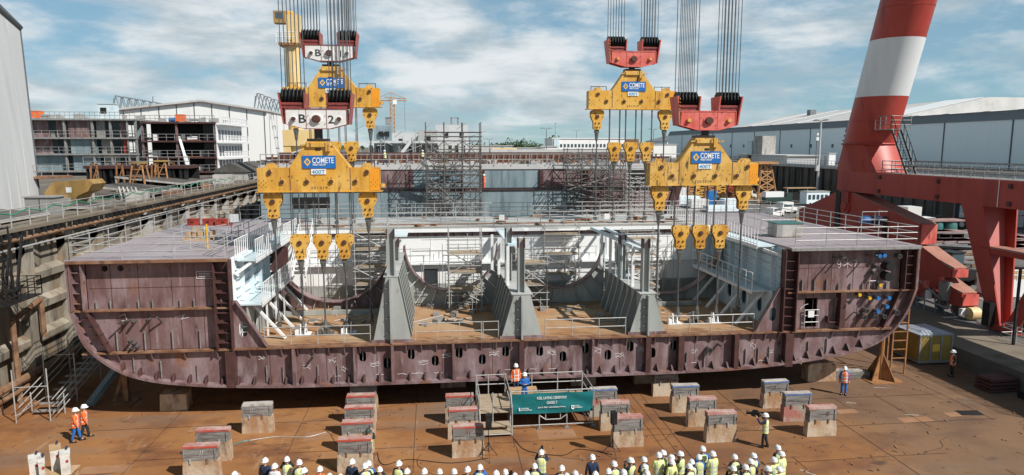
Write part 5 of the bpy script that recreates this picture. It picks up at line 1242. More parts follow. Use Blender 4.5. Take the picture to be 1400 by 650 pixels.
def lump(label, x, y, w_, d_, h_, mm, rounded=False):
    b = MB()
    if rounded:
        b.prism([(x-w_/2,0),(x+w_/2,0),(x+w_/2,h_*.75),(x+w_/2-.15,h_*.93),(x+w_/2-.4,h_),(x-w_/2+.2,h_*.96),(x-w_/2,h_*.85)],'XZ',y-d_/2,y+d_/2)
    else: b.hexa([(x-w_/2,y-d_/2,0),(x+w_/2,y-d_/2,0),(x+w_/2,y+d_/2,0),(x-w_/2,y+d_/2,0)],[(x-w_/2+.05,y-d_/2,h_),(x+w_/2-.03,y-d_/2,h_*.97),(x+w_/2-.05,y+d_/2,h_),(x-w_/2,y+d_/2,h_)])
    o = b.build('support_block', mm, None, False, (x,y,0)); tag(o, label, 'support block')
lump('low concrete block in shade below the left bilge of the hull', -15.0, 39.8, 1.5, .9, 1.0, m_keelconc)
lump('rounded concrete block under the right bilge near the worker', 24.6, 40.2, 1.9, .8, 1.25, m_keelconc, True)
# ================================================================== STAGE, BANNER, SPEAKERS
stg = thing('ceremony_stage', 'scaffold tube stage with boarded deck, steps and guardrails under the hull', 'stage', (5,35.5,0))
def board(p): return p
fx0, fx1, fy0, fy1, fz = 2.2, 8.35, 34.55, 37.4, 1.0
b = MB()
for x in (3.85,5.4,6.9,8.35):
    for y in (fy0,fy1): b.tube((x,y,.05),(x,y,2.15 if y==fy1 or True else 1.2),.035,6)
for x in (2.2,2.9): 
    for y in (34.4,37.4): b.tube((x,y,.05),(x,y,2.15),.035,6)
b.build('standard', m_galv, stg)
b = MB()
for z in (.2,.9,2.1): 
    b.tube((3.85,fy0,z),(8.35,fy0,z),.03,6); b.tube((2.2,fy1,z),(8.35,fy1,z),.03,6)
for z in (1.55,): b.tube((2.2,fy1,z),(8.35,fy1,z),.03,6)
for x in (2.2,3.85,8.35):
    for z in (.2,.9,1.55,2.1): b.tube((x,fy0,z),(x,fy1,z),.03,6)
b.build('ledger', m_galv, stg)
b = MB(); b.path([(5.4,fy0-.02,.75),(5.75,fy0-.02,.5),(6.55,fy0-.02,.5),(6.9,fy0-.02,.75)],.03,5); b.tube((8.3,fy0,.2),(7.6,fy0+1,.9),.03,5); b.tube((3.85,fy0,.2),(3.85,fy1,.9),.03,5); b.tube((5.75,fy0-.02,.5),(5.75,fy0-.02,.9),.03,5); b.tube((6.55,fy0-.02,.5),(6.55,fy0-.02,.9),.03,5); b.build('brace', m_galv, stg)
for k in range(8):
    y = fy0+.05+k*.345; MB().box(2.25,y,.95,8.3,y+.325,1.0).build('deck_board', m_plank, stg)
b = MB()
for i,(z,y) in enumerate(((.18,34.05),(.45,34.3))): b.box(2.25,y-.35,z,3.8,y+.3,z+.05)
b.build('step', m_plank, stg)
b = MB(); b.tube((2.2,33.7,.15),(3.85,33.7,.15),.03,6); b.tube((2.2,33.7,.15),(2.2,34.5,.15),.03,6); b.tube((3.85,33.7,.15),(3.85,34.5,.15),.03,6); b.tube((3.85,33.7,.05),(3.85,33.7,1.6),.035,6); b.tube((3.85,33.7,1.55),(3.85,34.5,2.1),.03,6); b.tube((2.2,34.4,1.3),(2.2,33.8,.6),.03,6); b.build('step_rail', m_galv, stg)
b = MB()
for x in (3.85,5.4,6.9,8.35): b.box(x-.13,fy0-.13,0,x+.13,fy0+.13,.05)
b.build('base_plate', m_galvdk, stg)
bn = thing('banner', 'dark teal ceremony banner with white lettering tied to the stage front', 'banner', (6.1,34.48,.9))
b = MB(); nx, nz = 46, 14
vs = []
for j in range(nz+1):
    for i in range(nx+1):
        u, v = i/nx, j/nz
        sag = -.05*math.sin(PI*u)*(1-v)-.03*abs(math.sin(PI*u*3))*v
        fold = .025*math.sin(9*u+7*v)+.03*math.exp(-((u-.05-(1-v)*.35)**2)*60)+.03*math.exp(-((u-.95+(1-v)*.3)**2)*70)
        vs.append((3.92+4.36*u, 34.44-fold*.8, .93+1.1*v+sag))
b.add(vs,[(j*(nx+1)+i,j*(nx+1)+i+1,(j+1)*(nx+1)+i+1,(j+1)*(nx+1)+i) for j in range(nz) for i in range(nx)])
b.build('cloth', m_teal, bn, True)
for tx,sz,x,z,w_ in (('KEEL LAYING CEREMONY',.21,6.05,1.70,1.6),('OASIS 7',.22,6.05,1.43,.56),('June 9, 2022 - Saint-Nazaire, France',.11,6.05,1.22,1.5),('CHANTIERS',.09,4.6,1.2,.42),('DE L\'ATLANTIQUE',.09,4.66,1.11,.62),('ROYAL',.09,7.43,1.24,.24),('CARIBBEAN',.09,7.5,1.15,.4)):
    b = MB(); text_mb(b,tx,sz,x,34.36,z,.002,.006,w_); b.build('lettering', m_signwhite, bn)
b = MB(); b.box(4.28,34.35,1.1,4.34,34.36,1.28); b.prism([(7.1,1.12),(7.2,1.06),(7.27,1.12),(7.27,1.3),(7.1,1.3)],'XZ',34.35,34.36,[[(7.14,1.16),(7.23,1.16),(7.23,1.24),(7.14,1.24)]]); b.build('emblem', m_signwhite, bn)
t = thing('podium_crate', 'weathered wooden crate standing on the stage behind the speaker', 'crate', (4.9,36.9,1.0))
MB().box(4.0,36.6,1.0,5.6,37.1,1.45).build('box', m_wood, t); b = MB()
for x in (4.05,4.75,5.45): b.box(x,36.57,1.02,x+.1,36.6,1.43)
b.build('batten', m_plank, t)
def spk_stand(x, y, lb1, lb2):
    t = thing('speaker_stand', lb1, 'speaker stand', (x,y,0), 'loudspeakers on tripods')
    MB().tube((x,y,.35),(x,y,1.62),.022,6).build('pole', m_black, t)
    for k in range(3):
        a = .6+k*2*PI/3; c = MB(); c.tube((x,y,.72),(x+.55*math.cos(a),y+.55*math.sin(a),.015),.018,5); c.tube((x,y,.4),(x+.28*math.cos(a),y+.28*math.sin(a),.37),.014,5); c.build('leg', m_black, t)
    MB().lathe((x,y,.66),[(.035,0),(.045,.03),(.045,.12),(.03,.16)],8).build('collar', m_black, t)
    s = thing('loudspeaker', lb2, 'loudspeaker', (x,y,1.6), 'loudspeakers on tripods')
    b = MB(); b.hexa([(x-.15,y-.17,1.62),(x+.15,y-.17,1.62),(x+.12,y+.14,1.62),(x-.12,y+.14,1.62)],[(x-.15,y-.17,2.24),(x+.15,y-.17,2.24),(x+.12,y+.14,2.24),(x-.12,y+.14,2.24)]); b.build('cabinet', m_black, s)
    MB().box(x-.125,y-.185,1.66,x+.125,y-.172,2.2).build('grille', m_black, s); MB().lathe((x,y,1.56),[(.05,0),(.05,.07)],8).build('socket', m_black, s)
    b = MB(); b.box(x-.05,y+.14,1.9,x+.05,y+.17,1.94); b.build('handle', m_black, s)
spk_stand(2.42,31.3,'black tripod stand holding the loudspeaker beside the stage steps','black loudspeaker on a tripod before the stage steps')
spk_stand(8.5,31.0,'black tripod stand holding the loudspeaker right of the banner','black loudspeaker on a tripod right of the banner')

# ================================================================== SCAFFOLDS
def scaffold(label, x, y, z, w_, d_, h_, lift=2.0, boards=True, stair=False, mm=m_galv, r=.035, group='scaffold towers', cat='scaffold', nx=1):
    t = thing('scaffold_tower', label, cat, (x,y,z), group)
    xs = [x+w_*i/nx for i in range(nx+1)]
    n = max(1,int(h_/lift))
    for xx in xs:
        for yy in (y,y+d_): MB().tube((xx,yy,z),(xx,yy,z+h_+.9),r,5).build('standard', mm, t)
    b = MB()
    for k in range(n+1):
        zz = z+.15+k*lift
        for dz in (0,.5,1.0):
            if zz+dz > z+h_+.85: continue
            for yy in (y,y+d_): b.tube((x-.15,yy,zz+dz),(x+w_+.15,yy,zz+dz),r*.85,4)
            for xx in xs: b.tube((xx,y-.15,zz+dz),(xx,y+d_+.15,zz+dz),r*.85,4)
    b.build('ledgers', mm, t)
    b = MB()
    for k in range(n):
        zz = z+.15+k*lift
        for i in range(nx):
            a, c = xs[i], xs[i+1]
            if (k+i)%2: a, c = c, a
            b.tube((a,y-.03,zz),(c,y-.03,zz+lift),r*.8,4); b.tube((c,y+d_+.03,zz),(a,y+d_+.03,zz+lift),r*.8,4)
        b.tube((x-.03,y,zz),(x-.03,y+d_,zz+lift),r*.8,4); b.tube((x+w_+.03,y+d_,zz),(x+w_+.03,y,zz+lift),r*.8,4)
    b.build('braces', mm, t)
    b = MB()
    for k in range(int(10*nx)):
        xx = random.uniform(x,x+w_); zz = z+random.uniform(.3,h_-.5); yy = random.choice((y-.06,y+d_+.06))
        if k%2: b.tube((xx,yy,zz),(min(x+w_+.3,xx+random.uniform(.4,1.6)),yy,zz+random.uniform(-.9,.9)),r*.8,4)
        else: b.tube((xx,yy,z),(xx,yy,zz),r*.8,4)
    o = b.build('loose_tubes', mm, t); o['kind']='stuff'
    if boards:
        for k in range(1,n+1):
            zz = z+.2+k*lift; c = MB(); c.box(x+.05,y+.05,zz,x+w_-.05,y+d_-.05,zz+.05); c.build('platform', m_plank, t)
    if stair:
        for k in range(n):
            zz = z+.2+k*lift; c = MB(); xa, xb = (x+.2,x+w_-.2) if k%2 else (x+w_-.2,x+.2)
            c.bar((xa,y+d_*.5,zz),(xb,y+d_*.5,zz+lift),.5,.08); c.bar((xa,y+d_*.3,zz+.8),(xb,y+d_*.3,zz+lift+.8),.05,.05); c.build('stair_flight', m_galv, t)
    return t
scaffold('weathered tube scaffold in the left tank bay behind the slings', -5.6,48.0,3.9,2.3,1.4,5.2,1.25)
scaffold('tube scaffold with boarded lifts in the second tank bay from the dock wall', .9,45.2,3.9,2.2,1.5,4.8,1.25)
scaffold('open scaffold tower with a high boarded platform right of the middle girder', 5.6,45.4,3.9,2.0,1.5,3.2,1.5,True,True)
scaffold('tube scaffold beside the curved frame in the third tank bay', 8.0,49.2,3.9,2.6,1.4,4.6,1.5)
scaffold('dense tube scaffold in the right tank bay behind three pulley blocks', 13.4,46.2,3.9,2.3,1.4,4.4,1.1)
scaffold('large dark scaffold tower with stairs before the far hull', -.9,80.5,3.5,6.4,2.4,13.4,2.0,False,True,m_tubedark,.06,nx=3)
scaffold('wide scaffold with diagonal stairs before the maroon plates of the far hull', 16.0,81.5,3.5,7.2,2.2,10.4,2.0,False,True,m_tubedark,.055,nx=4)
scaffold('narrow scaffold beside the dark opening of the far hull', 23.6,82.0,3.5,3.2,1.6,8.6,1.6,False,False,m_galv,.05)
# stair scaffold down at the dock corner
t = thing('stair_scaffold', 'galvanised scaffold stair rising from the dock floor at the wall corner', 'scaffold', (-22,39,0))
b = MB()
for (x,y) in ((-22.9,38.5),(-21.2,38.6),(-22.9,41.5),(-21.2,41.5),(-23,44.5),(-21.2,44.5),(-22.9,40.0),(-21.0,39.7)): b.tube((x,y,0),(x,y,1.2 if y in (40.0,39.7) else 3.0),.035,6)
b.each('standard', m_galv, t)
b = MB()
for (p,q) in (((-22.9,38.5,2.0),(-21.2,38.6,2.0)),((-22.9,41.5,2.9),(-21.2,41.5,2.9)),((-22.9,38.5,.4),(-22.9,41.5,.4))): b.tube(p,q,.03,5)
for z in (.35,.75,1.15):
    for x in (-22.9,-21.15,-20.9): b.tube((x,38.8,z),(x,52,z+3.2),.03,5)
b.build('ledgers', m_galv, t)
b = MB()
for k in range(18): b.box(-22.6,39.5+k*.7,.2+k*.17,-21.3,39.8+k*.7,.24+k*.17)
b.build('tread', m_galvdk, t)
b = MB()
for k in range(7):
    for x in (-22.9,-21.15): b.tube((x,46+k*1.5,0),(x,46+k*1.5,2.8+k*.35),.035,5)
b.build('standard', m_galvdk, t)
t = thing('pipe_rack', 'low dim tube railing running under the left bilge', 'railing', (-18,46,0)); MB().rail([(-18.5,47,0),(-14,47.5,0.6)],1.4,1.2,.03,(.4,.8,1.1)).build('rails', m_galvdk, t)
o = MB().bar((-20.1,40.6,.1),(-19.0,44.5,2.6),.35,.35).build('leaning_beam', m_hullblue); tag(o,'pale grey beam leaning in the shade under the left bilge','beam')
t = thing('bilge_shore', 'dark rusty steel shore standing under the left bilge', 'shore', (-18.3,41.2,0))
MB().bar((-18.3,41.2,0),(-18.3,41.2,3.4),.3,.3).build('post', m_rusttube, t); MB().box(-18.9,40.7,0,-17.7,41.7,.06).build('base_plate', m_rustedge, t); MB().bar((-18.9,40.9,.05),(-18.35,41.2,2.0),.14,.14).build('brace', m_rusttube, t)
# orange shore and ladder frame on the right
t = thing('hull_shore', 'orange steel shore post with gusset feet under the right bilge', 'shore', (28.6,39.8,0))
MB().tube((28.6,39.8,.05),(28.6,39.8,3.35),.17,10).build('post', m_ochre, t, True)
for k in range(4):
    a = .5+k*PI/2; c = MB(); ux,uy = math.cos(a),math.sin(a)
    c.add([(28.6+.15*ux-.03*uy,39.8+.15*uy+.03*ux,1.7),(28.6+1.0*ux-.03*uy,39.8+1.0*uy+.03*ux,.06),(28.6+.15*ux-.03*uy,39.8+.15*uy+.03*ux,.06),(28.6+.15*ux+.03*uy,39.8+.15*uy-.03*ux,1.7),(28.6+1.0*ux+.03*uy,39.8+1.0*uy-.03*ux,.06),(28.6+.15*ux+.03*uy,39.8+.15*uy-.03*ux,.06)],[(0,1,2),(5,4,3),(0,3,4,1),(1,4,5,2),(2,5,3,0)]); c.build('gusset', m_ochre, t)
MB().box(27.5,38.9,0,29.7,40.7,.05).build('base_plate', m_ochre, t)
t = thing('ladder_frame', 'tall ochre ladder frame standing beside the orange shore', 'ladder', (30.2,40.6,0))
b = MB()
for x in (29.9,30.9): b.bar((x,40.6,0),(x,40.6,5.6),.09,.09)
for k in range(9): b.bar((29.9,40.6,.5+k*.6),(30.9,40.6,.5+k*.6),.06,.06)
b.build('ladder', m_ochre, t); b = MB(); b.bar((30.9,40.6,5.4),(30.9,42.4,5.4),.08,.08); b.bar((30.9,42.4,0),(30.9,42.4,5.4),.09,.09); b.bar((30.9,40.6,3.4),(30.9,42.4,3.4),.07,.07); b.build('back_frame', m_ochre, t)
t = thing('timber_sleeper', 'heavy grey timber sleeper lying by the orange shore foot', 'sleeper', (27.0,40.4,0)); MB().cbox((26.9,40.5,.22),(2.4,.7,.4),-.15).build('beam', m_timber, t); MB().cbox((26.9,40.45,.46),(2.0,.3,.1),-.12).build('board', m_greycap, t)
# yellow panelled crate by the quay step
t = thing('panelled_crate', 'large yellow panelled crate with silver sheet top beside the quay step', 'crate', (36.0-1.2,43.6,0))
x0,x1,y0,y1 = 33.2,35.6,42.3,44.9
MB().box(x0,y0,.25,x1,y1,2.0).build('panel_box', m_craterow, t)
for xx in (x0,x0+.8,x0+1.6,x1): 
    b = MB(); b.box(xx-.06,y0-.05,.1,xx+.06,y0,2.05); b.build('post', m_cabgrey, t)
for yy in (y0,y0+1.3,y1): b = MB(); b.box(x0-.05,yy-.06,.1,x0,yy+.06,2.05); b.build('post', m_cabgrey, t)
b = MB(); b.box(x0-.06,y0-.06,2.0,x1+.06,y1+.06,2.1); b.build('roof_frame', m_cabgrey, t)
b = MB(); b.hexa([(x0-.08,y0-.08,2.1),(x1+.08,y0-.08,2.1),(x1+.08,y1+.08,2.1),(x0-.08,y1+.08,2.1)],[(x0+.4,y0+.5,2.3),(x1-.3,y0+.3,2.22),(x1-.4,y1-.4,2.28),(x0+.3,y1-.3,2.2)]); b.build('sheet_top', m_sheet, t)
MB().box(x0-.1,y0-.1,.1,x1+.1,y1+.1,.25).build('base_frame', m_cabgrey, t)
MB().box(x0+.95,y0-.03,.9,x0+1.5,y0-.004,1.4).build('notice', m_signyellow, t)
t = thing('dark_pallet_stack', 'dark stack of pallets in shade at the foot of the quay step', 'pallet stack', (35.0,36.9,0))
for k in range(4): MB().cbox((34.6,37.2,.12+.22*k),(2.0,1.2,.16),.1*(k%2)).build('pallet', m_primer_dk, t)
for i,(x,y,l) in enumerate(((35.2,34.6,2.6),(35.1,32.5,2.0))):
    t = thing('dark_trough', ['long dark trough lying along the quay step beyond the pallets','short dark trough lying along the quay step nearer the camera'][i],'trough',(x,y,0)); MB().box(x-.4,y-l/2,0,x+.3,y+l/2,.12).build('base', m_black, t); b = MB(); b.box(x-.4,y-l/2,.12,x-.32,y+l/2,.4); b.box(x+.22,y-l/2,.12,x+.3,y+l/2,.4); b.build('rim', m_black, t)
# distribution boxes at lower left
t = thing('timber_stand', 'low timber frame carrying the white electrical boxes', 'frame', (-16.9,30.6,0))
b = MB()
for x in (-17.6,-16.9,-16.2):
    for y in (30.1,31.1): b.box(x-.05,y-.05,0,x+.05,y+.05,.7)
b.each('leg', m_wood, t); MB().box(-17.75,30.0,.7,-16.05,31.2,.76).build('top_board', m_wood, t)
for i,(x,y,rz,h_,lb,w_) in enumerate(((-17.5,30.4,.5,.78,'dirty white electrical box, lowest and nearest of the group',.42),(-16.95,31.0,.5,.95,'white electrical box with beige lid in the middle of the group',.4),(-17.15,30.25,.5,.7,'narrow white electrical box wedged in the middle',.22),(-16.3,30.5,.45,.9,'white electrical box with red switch facing right',.36))):
    t = thing('electrical_box', lb, 'electrical box', (x,y,.76), 'white electrical boxes on a timber frame')
    c = MB(); c.cbox((x,y,.76+h_/2),(w_,.62,h_),rz,.08); c.build('housing', m_dirtywhite, t); c = MB(); c.cbox((x,y,.78+h_),(w_+.04,.66,.05),rz,.08); c.build('lid', m_wood if i==1 else m_dirtywhite, t)
    c = MB(); c.cbox((x+.2,y-.25,.76+h_*.7),(.1,.06,.12),rz); c.build('switch', m_redbox, t)
    c = MB(); c.tube((x-.05,y+.2,.8+h_),(x-.05,y+.3,.95+h_),.05,6); c.build('cable_gland', m_navy, t)
# goods on the wing decks
t = thing('pallet_of_boxes', 'pallet with brown boxes and blue bottle on the left wing deck', 'pallet', (-16.2,50,9.05))
p = atZ(271,328,9.06)
MB().box(p.x-.8,p.y-.5,9.05,p.x+.8,p.y+.6,9.2).build('pallet', m_wood, t)
for i in range(5): MB().cbox((p.x-.5+.35*i,p.y+.1*(i%2),9.42+.12*(i%2)),(.32,.5,.44+.2*(i%2)),.05*i).build('box', m_wood if i!=3 else m_signwhite, t)
MB().tube((p.x+.65,p.y-.2,9.2),(p.x+.65,p.y-.2,9.8),.09,8).build('bottle', m_bluepaint, t)
MB().rail([(p.x-.8,p.y-.5,9.1),(p.x+.8,p.y-.5,9.1)],.9,.8,.02).build('rail', m_galv, t)
for i,(px_,lb) in enumerate(((263,'red tool box on the left wing deck, nearest the dock wall'),(284,'red tool box in the middle of the left wing deck edge'),(305,'long red tool box beside the white notice on the wing deck'))):
    p = atZ(px_,309,9.05); t = thing('tool_box', lb, 'tool box', (p.x,p.y,9.05), 'red tool boxes at the back of the left wing deck')
    w_ = .75 if i < 2 else 1.1
    MB().box(p.x-w_/2,p.y,9.05,p.x+w_/2,p.y+.6,9.5).build('body', m_redbox, t); MB().box(p.x-w_/2-.03,p.y-.03,9.5,p.x+w_/2+.03,p.y+.63,9.57).build('lid', m_redbox, t); MB().box(p.x-.12,p.y-.04,9.3,p.x+.12,p.y-.01,9.37).build('handle', m_black, t)
p = atZ(320,300,10.1); t = thing('notice_board', 'white notice board tied to the left wing deck rail', 'notice', (p.x,p.y,9.1)); MB().box(p.x-.3,p.y,9.9,p.x+.3,p.y+.03,10.45).build('board', m_signwhite, t); b=MB(); b.tube((p.x-.4,p.y+.05,9.06),(p.x-.4,p.y+.05,10.6),.03,5); b.tube((p.x+.4,p.y+.05,9.06),(p.x+.4,p.y+.05,10.6),.03,5); b.build('post', m_galv, t)
for px_,yy,lb in ((830,49.45,'small white notice hung on the cross deck railing near the rear slings'),(686,49.45,'small white notice hung on the middle of the cross deck railing')):
    p = atY(px_,287,yy); o = MB().box(p.x-.2,yy-.02,9.65,p.x+.2,yy,10.05).build('notice', m_signwhite, None, False, (p.x,yy,9.65)); tag(o, lb, 'notice')
p = atZ(1079,325,9.05); t = thing('deck_crate', 'cream and green equipment crate on the right wing deck', 'crate', (p.x,p.y,9.05))
MB().box(p.x-.9,p.y,9.1,p.x+.9,p.y+1.2,9.95).build('body', m_concpale, t); MB().box(p.x-.95,p.y-.05,9.95,p.x+.95,p.y+1.25,10.02).build('lid', m_teal2, t); b=MB(); b.box(p.x-.9,p.y-.02,9.1,p.x-.5,p.y,9.95); b.build('side_panel', m_cabgrey, t); b=MB(); b.box(p.x-.9,p.y+.1,9.05,p.x+.9,p.y+.3,9.1); b.box(p.x-.9,p.y+.9,9.05,p.x+.9,p.y+1.1,9.1); b.build('skid', m_wood, t)
p = atZ(1195,312,9.05); t = thing('blue_equipment', 'dark blue pumps in a tube frame on the right wing deck', 'pump', (p.x,p.y,9.05))
b=MB(); b.rail([(p.x-1,p.y,9.05),(p.x+1,p.y,9.05),(p.x+1,p.y+1,9.05)],1.2,1,.03,(.6,)); b.build('frame', m_galvdk, t)
for k in range(2): MB().lathe((p.x-.8+.9*k,p.y+.4,9.6),[(.25,0),(.32,.1),(.32,.6),(.2,.7)],10,'X').build('pump_body', m_navy if k else m_bluepaint, t, True)
for px_,lb in ((335,'yellow upright hose reel post on the left wing deck'),):
    p = atZ(284,340,9.05); o = MB().tube((p.x,p.y,9.05),(p.x,p.y,10.5),.05,6).build('yellow_post', m_yellowcap, None, False, (p.x,p.y,9.05)); tag(o,'thin yellow post on the left wing deck edge','post')

# small litter, hoses and puddle stains left on the dock floor
b = MB()
for k in range(420):
    x, y = random.uniform(-22,34), random.uniform(27.5,40); s_ = random.uniform(.02,.09)
    b.cbox((x,y,s_*.25),(s_*random.uniform(1,4),s_,s_*.5),random.uniform(0,3))
struct('floor_litter', b, m_rustedge, 'stuff')
def hose(label, pts, r, mm):
    P = smooth_poly([(p[0],p[1]) for p in pts],6); o = MB().path([(p[0],p[1],r+.004) for p in P],r,5).build('cable', mm, None, False, (P[0][0],P[0][1],0)); tag(o, label, 'cable', 'cables lying on the dock floor')
hose('black cable running from the speaker by the stage steps', [(2.4,31.3),(.6,31.0),(-1.4,31.6),(-2.6,31.2),(-3.0,32.6)], .018, m_black)
hose('black cable running from the speaker right of the banner', [(8.5,31.0),(7.0,31.8),(6.0,31.2),(4.4,31.9),(3.9,33.4)], .018, m_black)
hose('pale cable beside the grey capped keel block near the dock wall', [(-9.9,34.6),(-8.4,35.0),(-6.8,34.8),(-5.9,35.3)], .022, m_galv)
hose('teal hose end lying between the keel blocks by the dock wall', [(-10.3,34.2),(-9.9,34.6),(-9.6,34.7)], .035, m_teal2)
# ================================================================== PEOPLE
def skin_mesh(V, E, Rr, sub=1, root=0):
    me = bpy.data.meshes.new('figure'); me.from_pydata(V, E, [])
    ob = bpy.data.objects.new('figure', me); COL.objects.link(ob)
    md = ob.modifiers.new('skin','SKIN'); md.use_smooth_shade = True
    for i, r in enumerate(Rr):
        sv = me.skin_vertices[0].data[i]; sv.radius = r if hasattr(r,'__len__') else (r,r); sv.use_root = (i == root)
    if sub: s2 = ob.modifiers.new('sub','SUBSURF'); s2.levels = sub; s2.render_levels = sub
    out = bpy.data.meshes.new_from_object(ob.evaluated_get(bpy.context.evaluated_depsgraph_get()))
    bpy.data.objects.remove(ob); bpy.data.meshes.remove(me)
    for p in out.polygons: p.use_smooth = True
    return out
def pose(lel, lwr, rel, rwr, stride=0.0, lean=0.0):
    """joints of a standing figure looking along +Y; elbows and wrists as (x,y,z)"""
    J = {}
    J['pel']=(0,0,.95); J['wai']=(0,lean*.3,1.10); J['che']=(0,lean*.7,1.30); J['nec']=(0,lean,1.47); J['hea']=(0,lean+.02,1.60); J['top']=(0,lean+.02,1.70)
    J['ls']=(-.185,lean*.9,1.41); J['rs']=(.185,lean*.9,1.41); J['le']=lel; J['lw']=lwr; J['re']=rel; J['rw']=rwr
    for s,n,st in ((-1,'l',stride),(1,'r',-stride)):
        J[n+'h']=(s*.09,0,.90); J[n+'k']=(s*.105,st*.5+.02,.50); J[n+'a']=(s*.11,st-.02,.09); J[n+'t']=(s*.13,st+.13,.045)
    return J
def tomesh(V, E, Rr, J, sub=1): return skin_mesh([J[k] for k in V], [(V.index(a),V.index(b)) for a,b in E], Rr, sub)
def body_mesh(J):
    V = ['pel','wai','che','nec','hea','top','ls','le','lw','rs','re','rw','lh','lk','la','lt','rh','rk','ra','rt']
    E = [('pel','wai'),('wai','che'),('che','nec'),('nec','hea'),('hea','top'),('che','ls'),('ls','le'),('le','lw'),('che','rs'),('rs','re'),('re','rw'),('pel','lh'),('lh','lk'),('lk','la'),('la','lt'),('pel','rh'),('rh','rk'),('rk','ra'),('ra','rt')]
    Rr = [(.13,.1),(.13,.09),(.145,.095),.05,(.078,.092),(.06,.07),.055,.042,.03,.055,.042,.03,.075,.055,.04,.035,.075,.055,.04,.035]
    me = tomesh(V,E,Rr,J)
    me.materials.append(m_skin); me.materials.append(m_eye); me.materials.append(m_lip)
    b = MB()
    hx,hy,hz = J['hea']
    b.cone((hx,hy+.085,hz+.035),(hx,hy+.125,hz-.005),.012,.02,6); 
    for s in (-1,1): b.sphere((hx+s*.088,hy-.005,hz+.01),.028,8,5,(.4,.8,1.2))
    for s,e,w_ in ((-1,'le','lw'),(1,'re','rw')):
        W = Vector(J[w_]); D = (W-Vector(J[e])).normalized(); sd = D.cross(Vector((0,0,1))); sd = sd.normalized() if sd.length > .1 else Vector((0,1,0))
        P = W+D*.05; b.bar(W-D*.02, W+D*.095, .075, .03, sd.cross(D))
        for k,L_ in enumerate((.07,.082,.077,.06)):
            o = P+D*.04+sd*(.03-.02*k); nrm = sd.cross(D); mid = o+D*L_*.55-nrm*.006; b.cone(o,mid,.0095,.009,5); b.cone(mid,mid+D*L_*.4-nrm*.02,.009,.007,5)
        th = W+D*.03+sd*.035; b.cone(th, th+D*.05+sd*.03,.012,.009,5)
    n0 = len(b.f)
    b.cur = 1
    for s in (-1,1): b.sphere((hx+s*.033,hy+.092,hz+.03),.012,6,4)
    b.cur = 2; b.cbox((hx,hy+.1,hz-.05),(.045,.012,.012))
    bm = bmesh.new(); bm.from_mesh(me); vs = [bm.verts.new(p) for p in b.v]
    for f,mi in zip(b.f,b.m):
        try: q = bm.faces.new([vs[i] for i in f]); q.material_index = mi; q.smooth = True
        except ValueError: pass
    bm.to_mesh(me); bm.free(); return me
def jacket_mesh(J):
    V = ['pel','wai','che','nec','ls','le','lw','rs','re','rw']
    J2 = dict(J); J2['nec']=(J['nec'][0],J['nec'][1],1.46); J2['pel']=(0,0,.86)
    for e,w_ in (('le','lw'),('re','rw')): J2[w_] = tuple(Vector(J[e]).lerp(Vector(J[w_]),.92))
    E = [('pel','wai'),('wai','che'),('che','nec'),('che','ls'),('ls','le'),('le','lw'),('che','rs'),('rs','re'),('re','rw')]
    return tomesh(V,E,[(.185,.135),(.175,.125),(.185,.125),.075,.085,.065,.05,.085,.065,.05],J2)
def trousers_mesh(J):
    V = ['wai','pel','lh','lk','la','rh','rk','ra']
    J2 = dict(J); J2['wai']=(0,0,1.02)
    E = [('wai','pel'),('pel','lh'),('lh','lk'),('lk','la'),('pel','rh'),('rh','rk'),('rk','ra')]
    return tomesh(V,E,[(.15,.11),(.165,.12),.105,.08,.065,.105,.08,.065],J2)
def boots_mesh(J):
    b = MB()
    for n in ('l','r'):
        a, t = Vector(J[n+'a']), Vector(J[n+'t']); b.cone(a+Vector((0,0,.12)),(a.x,a.y,.0),.06,.065,8); b.hexa([(t.x-.05,a.y-.07,0),(t.x+.05,a.y-.07,0),(t.x+.045,t.y+.08,0),(t.x-.045,t.y+.08,0)],[(t.x-.045,a.y-.06,.1),(t.x+.045,a.y-.06,.1),(t.x+.035,t.y+.05,.065),(t.x-.035,t.y+.05,.065)])
    me = bpy.data.meshes.new('boots'); me.from_pydata(b.v,[],b.f); return me
def vest_mesh(J):
    prof = [(.80,.215,.165),(.95,.212,.16),(1.1,.208,.155),(1.25,.215,.158),(1.36,.215,.15),(1.43,.175,.12),(1.47,.10,.09)]
    n = 20; vs = []; ly = J['nec'][1]
    for z,rx,ry in prof:
        oy = ly*max(0,(z-.95)/.52)
        for i in range(n):
            a = 2*PI*i/n; c,s_ = math.cos(a),math.sin(a); vs.append((rx*math.copysign(abs(c)**.8,c), oy+ry*math.copysign(abs(s_)**.8,s_), z))
    fs = [(j*n+i,j*n+(i+1)%n,(j+1)*n+(i+1)%n,(j+1)*n+i) for j in range(len(prof)-1) for i in range(n)]
    me = bpy.data.meshes.new('vest'); me.from_pydata(vs,[],fs)
    for p in me.polygons: p.use_smooth = True
    return me
def helmet_mesh(J):
    hx,hy,hz = J['hea']; b = MB(); z0 = hz+.045
    prof = [(.155,0),(.152,.015),(.138,.02),(.134,.07),(.112,.12),(.07,.152),(.02,.163)]; n = 18; vs = []
    for r,h in prof:
        for i in range(n):
            a = 2*PI*i/n; vs.append((hx+r*.9*math.cos(a), hy-.005+r*1.1*math.sin(a)+(.03 if h < .02 and math.sin(a) > .5 else 0), z0+h))
    fs = [(j*n+i,j*n+(i+1)%n,(j+1)*n+(i+1)%n,(j+1)*n+i) for j in range(len(prof)-1) for i in range(n)]+[tuple(range((len(prof)-1)*n,len(prof)*n))]
    b.add(vs,fs); b.box(hx-.014,hy-.09,z0+.11,hx+.014,hy+.07,z0+.172)
    me = bpy.data.meshes.new('helmet'); me.from_pydata(b.v,[],b.f)
    for p in me.polygons: p.use_smooth = True
    me.set_sharp_from_angle(angle=R(40)); return me
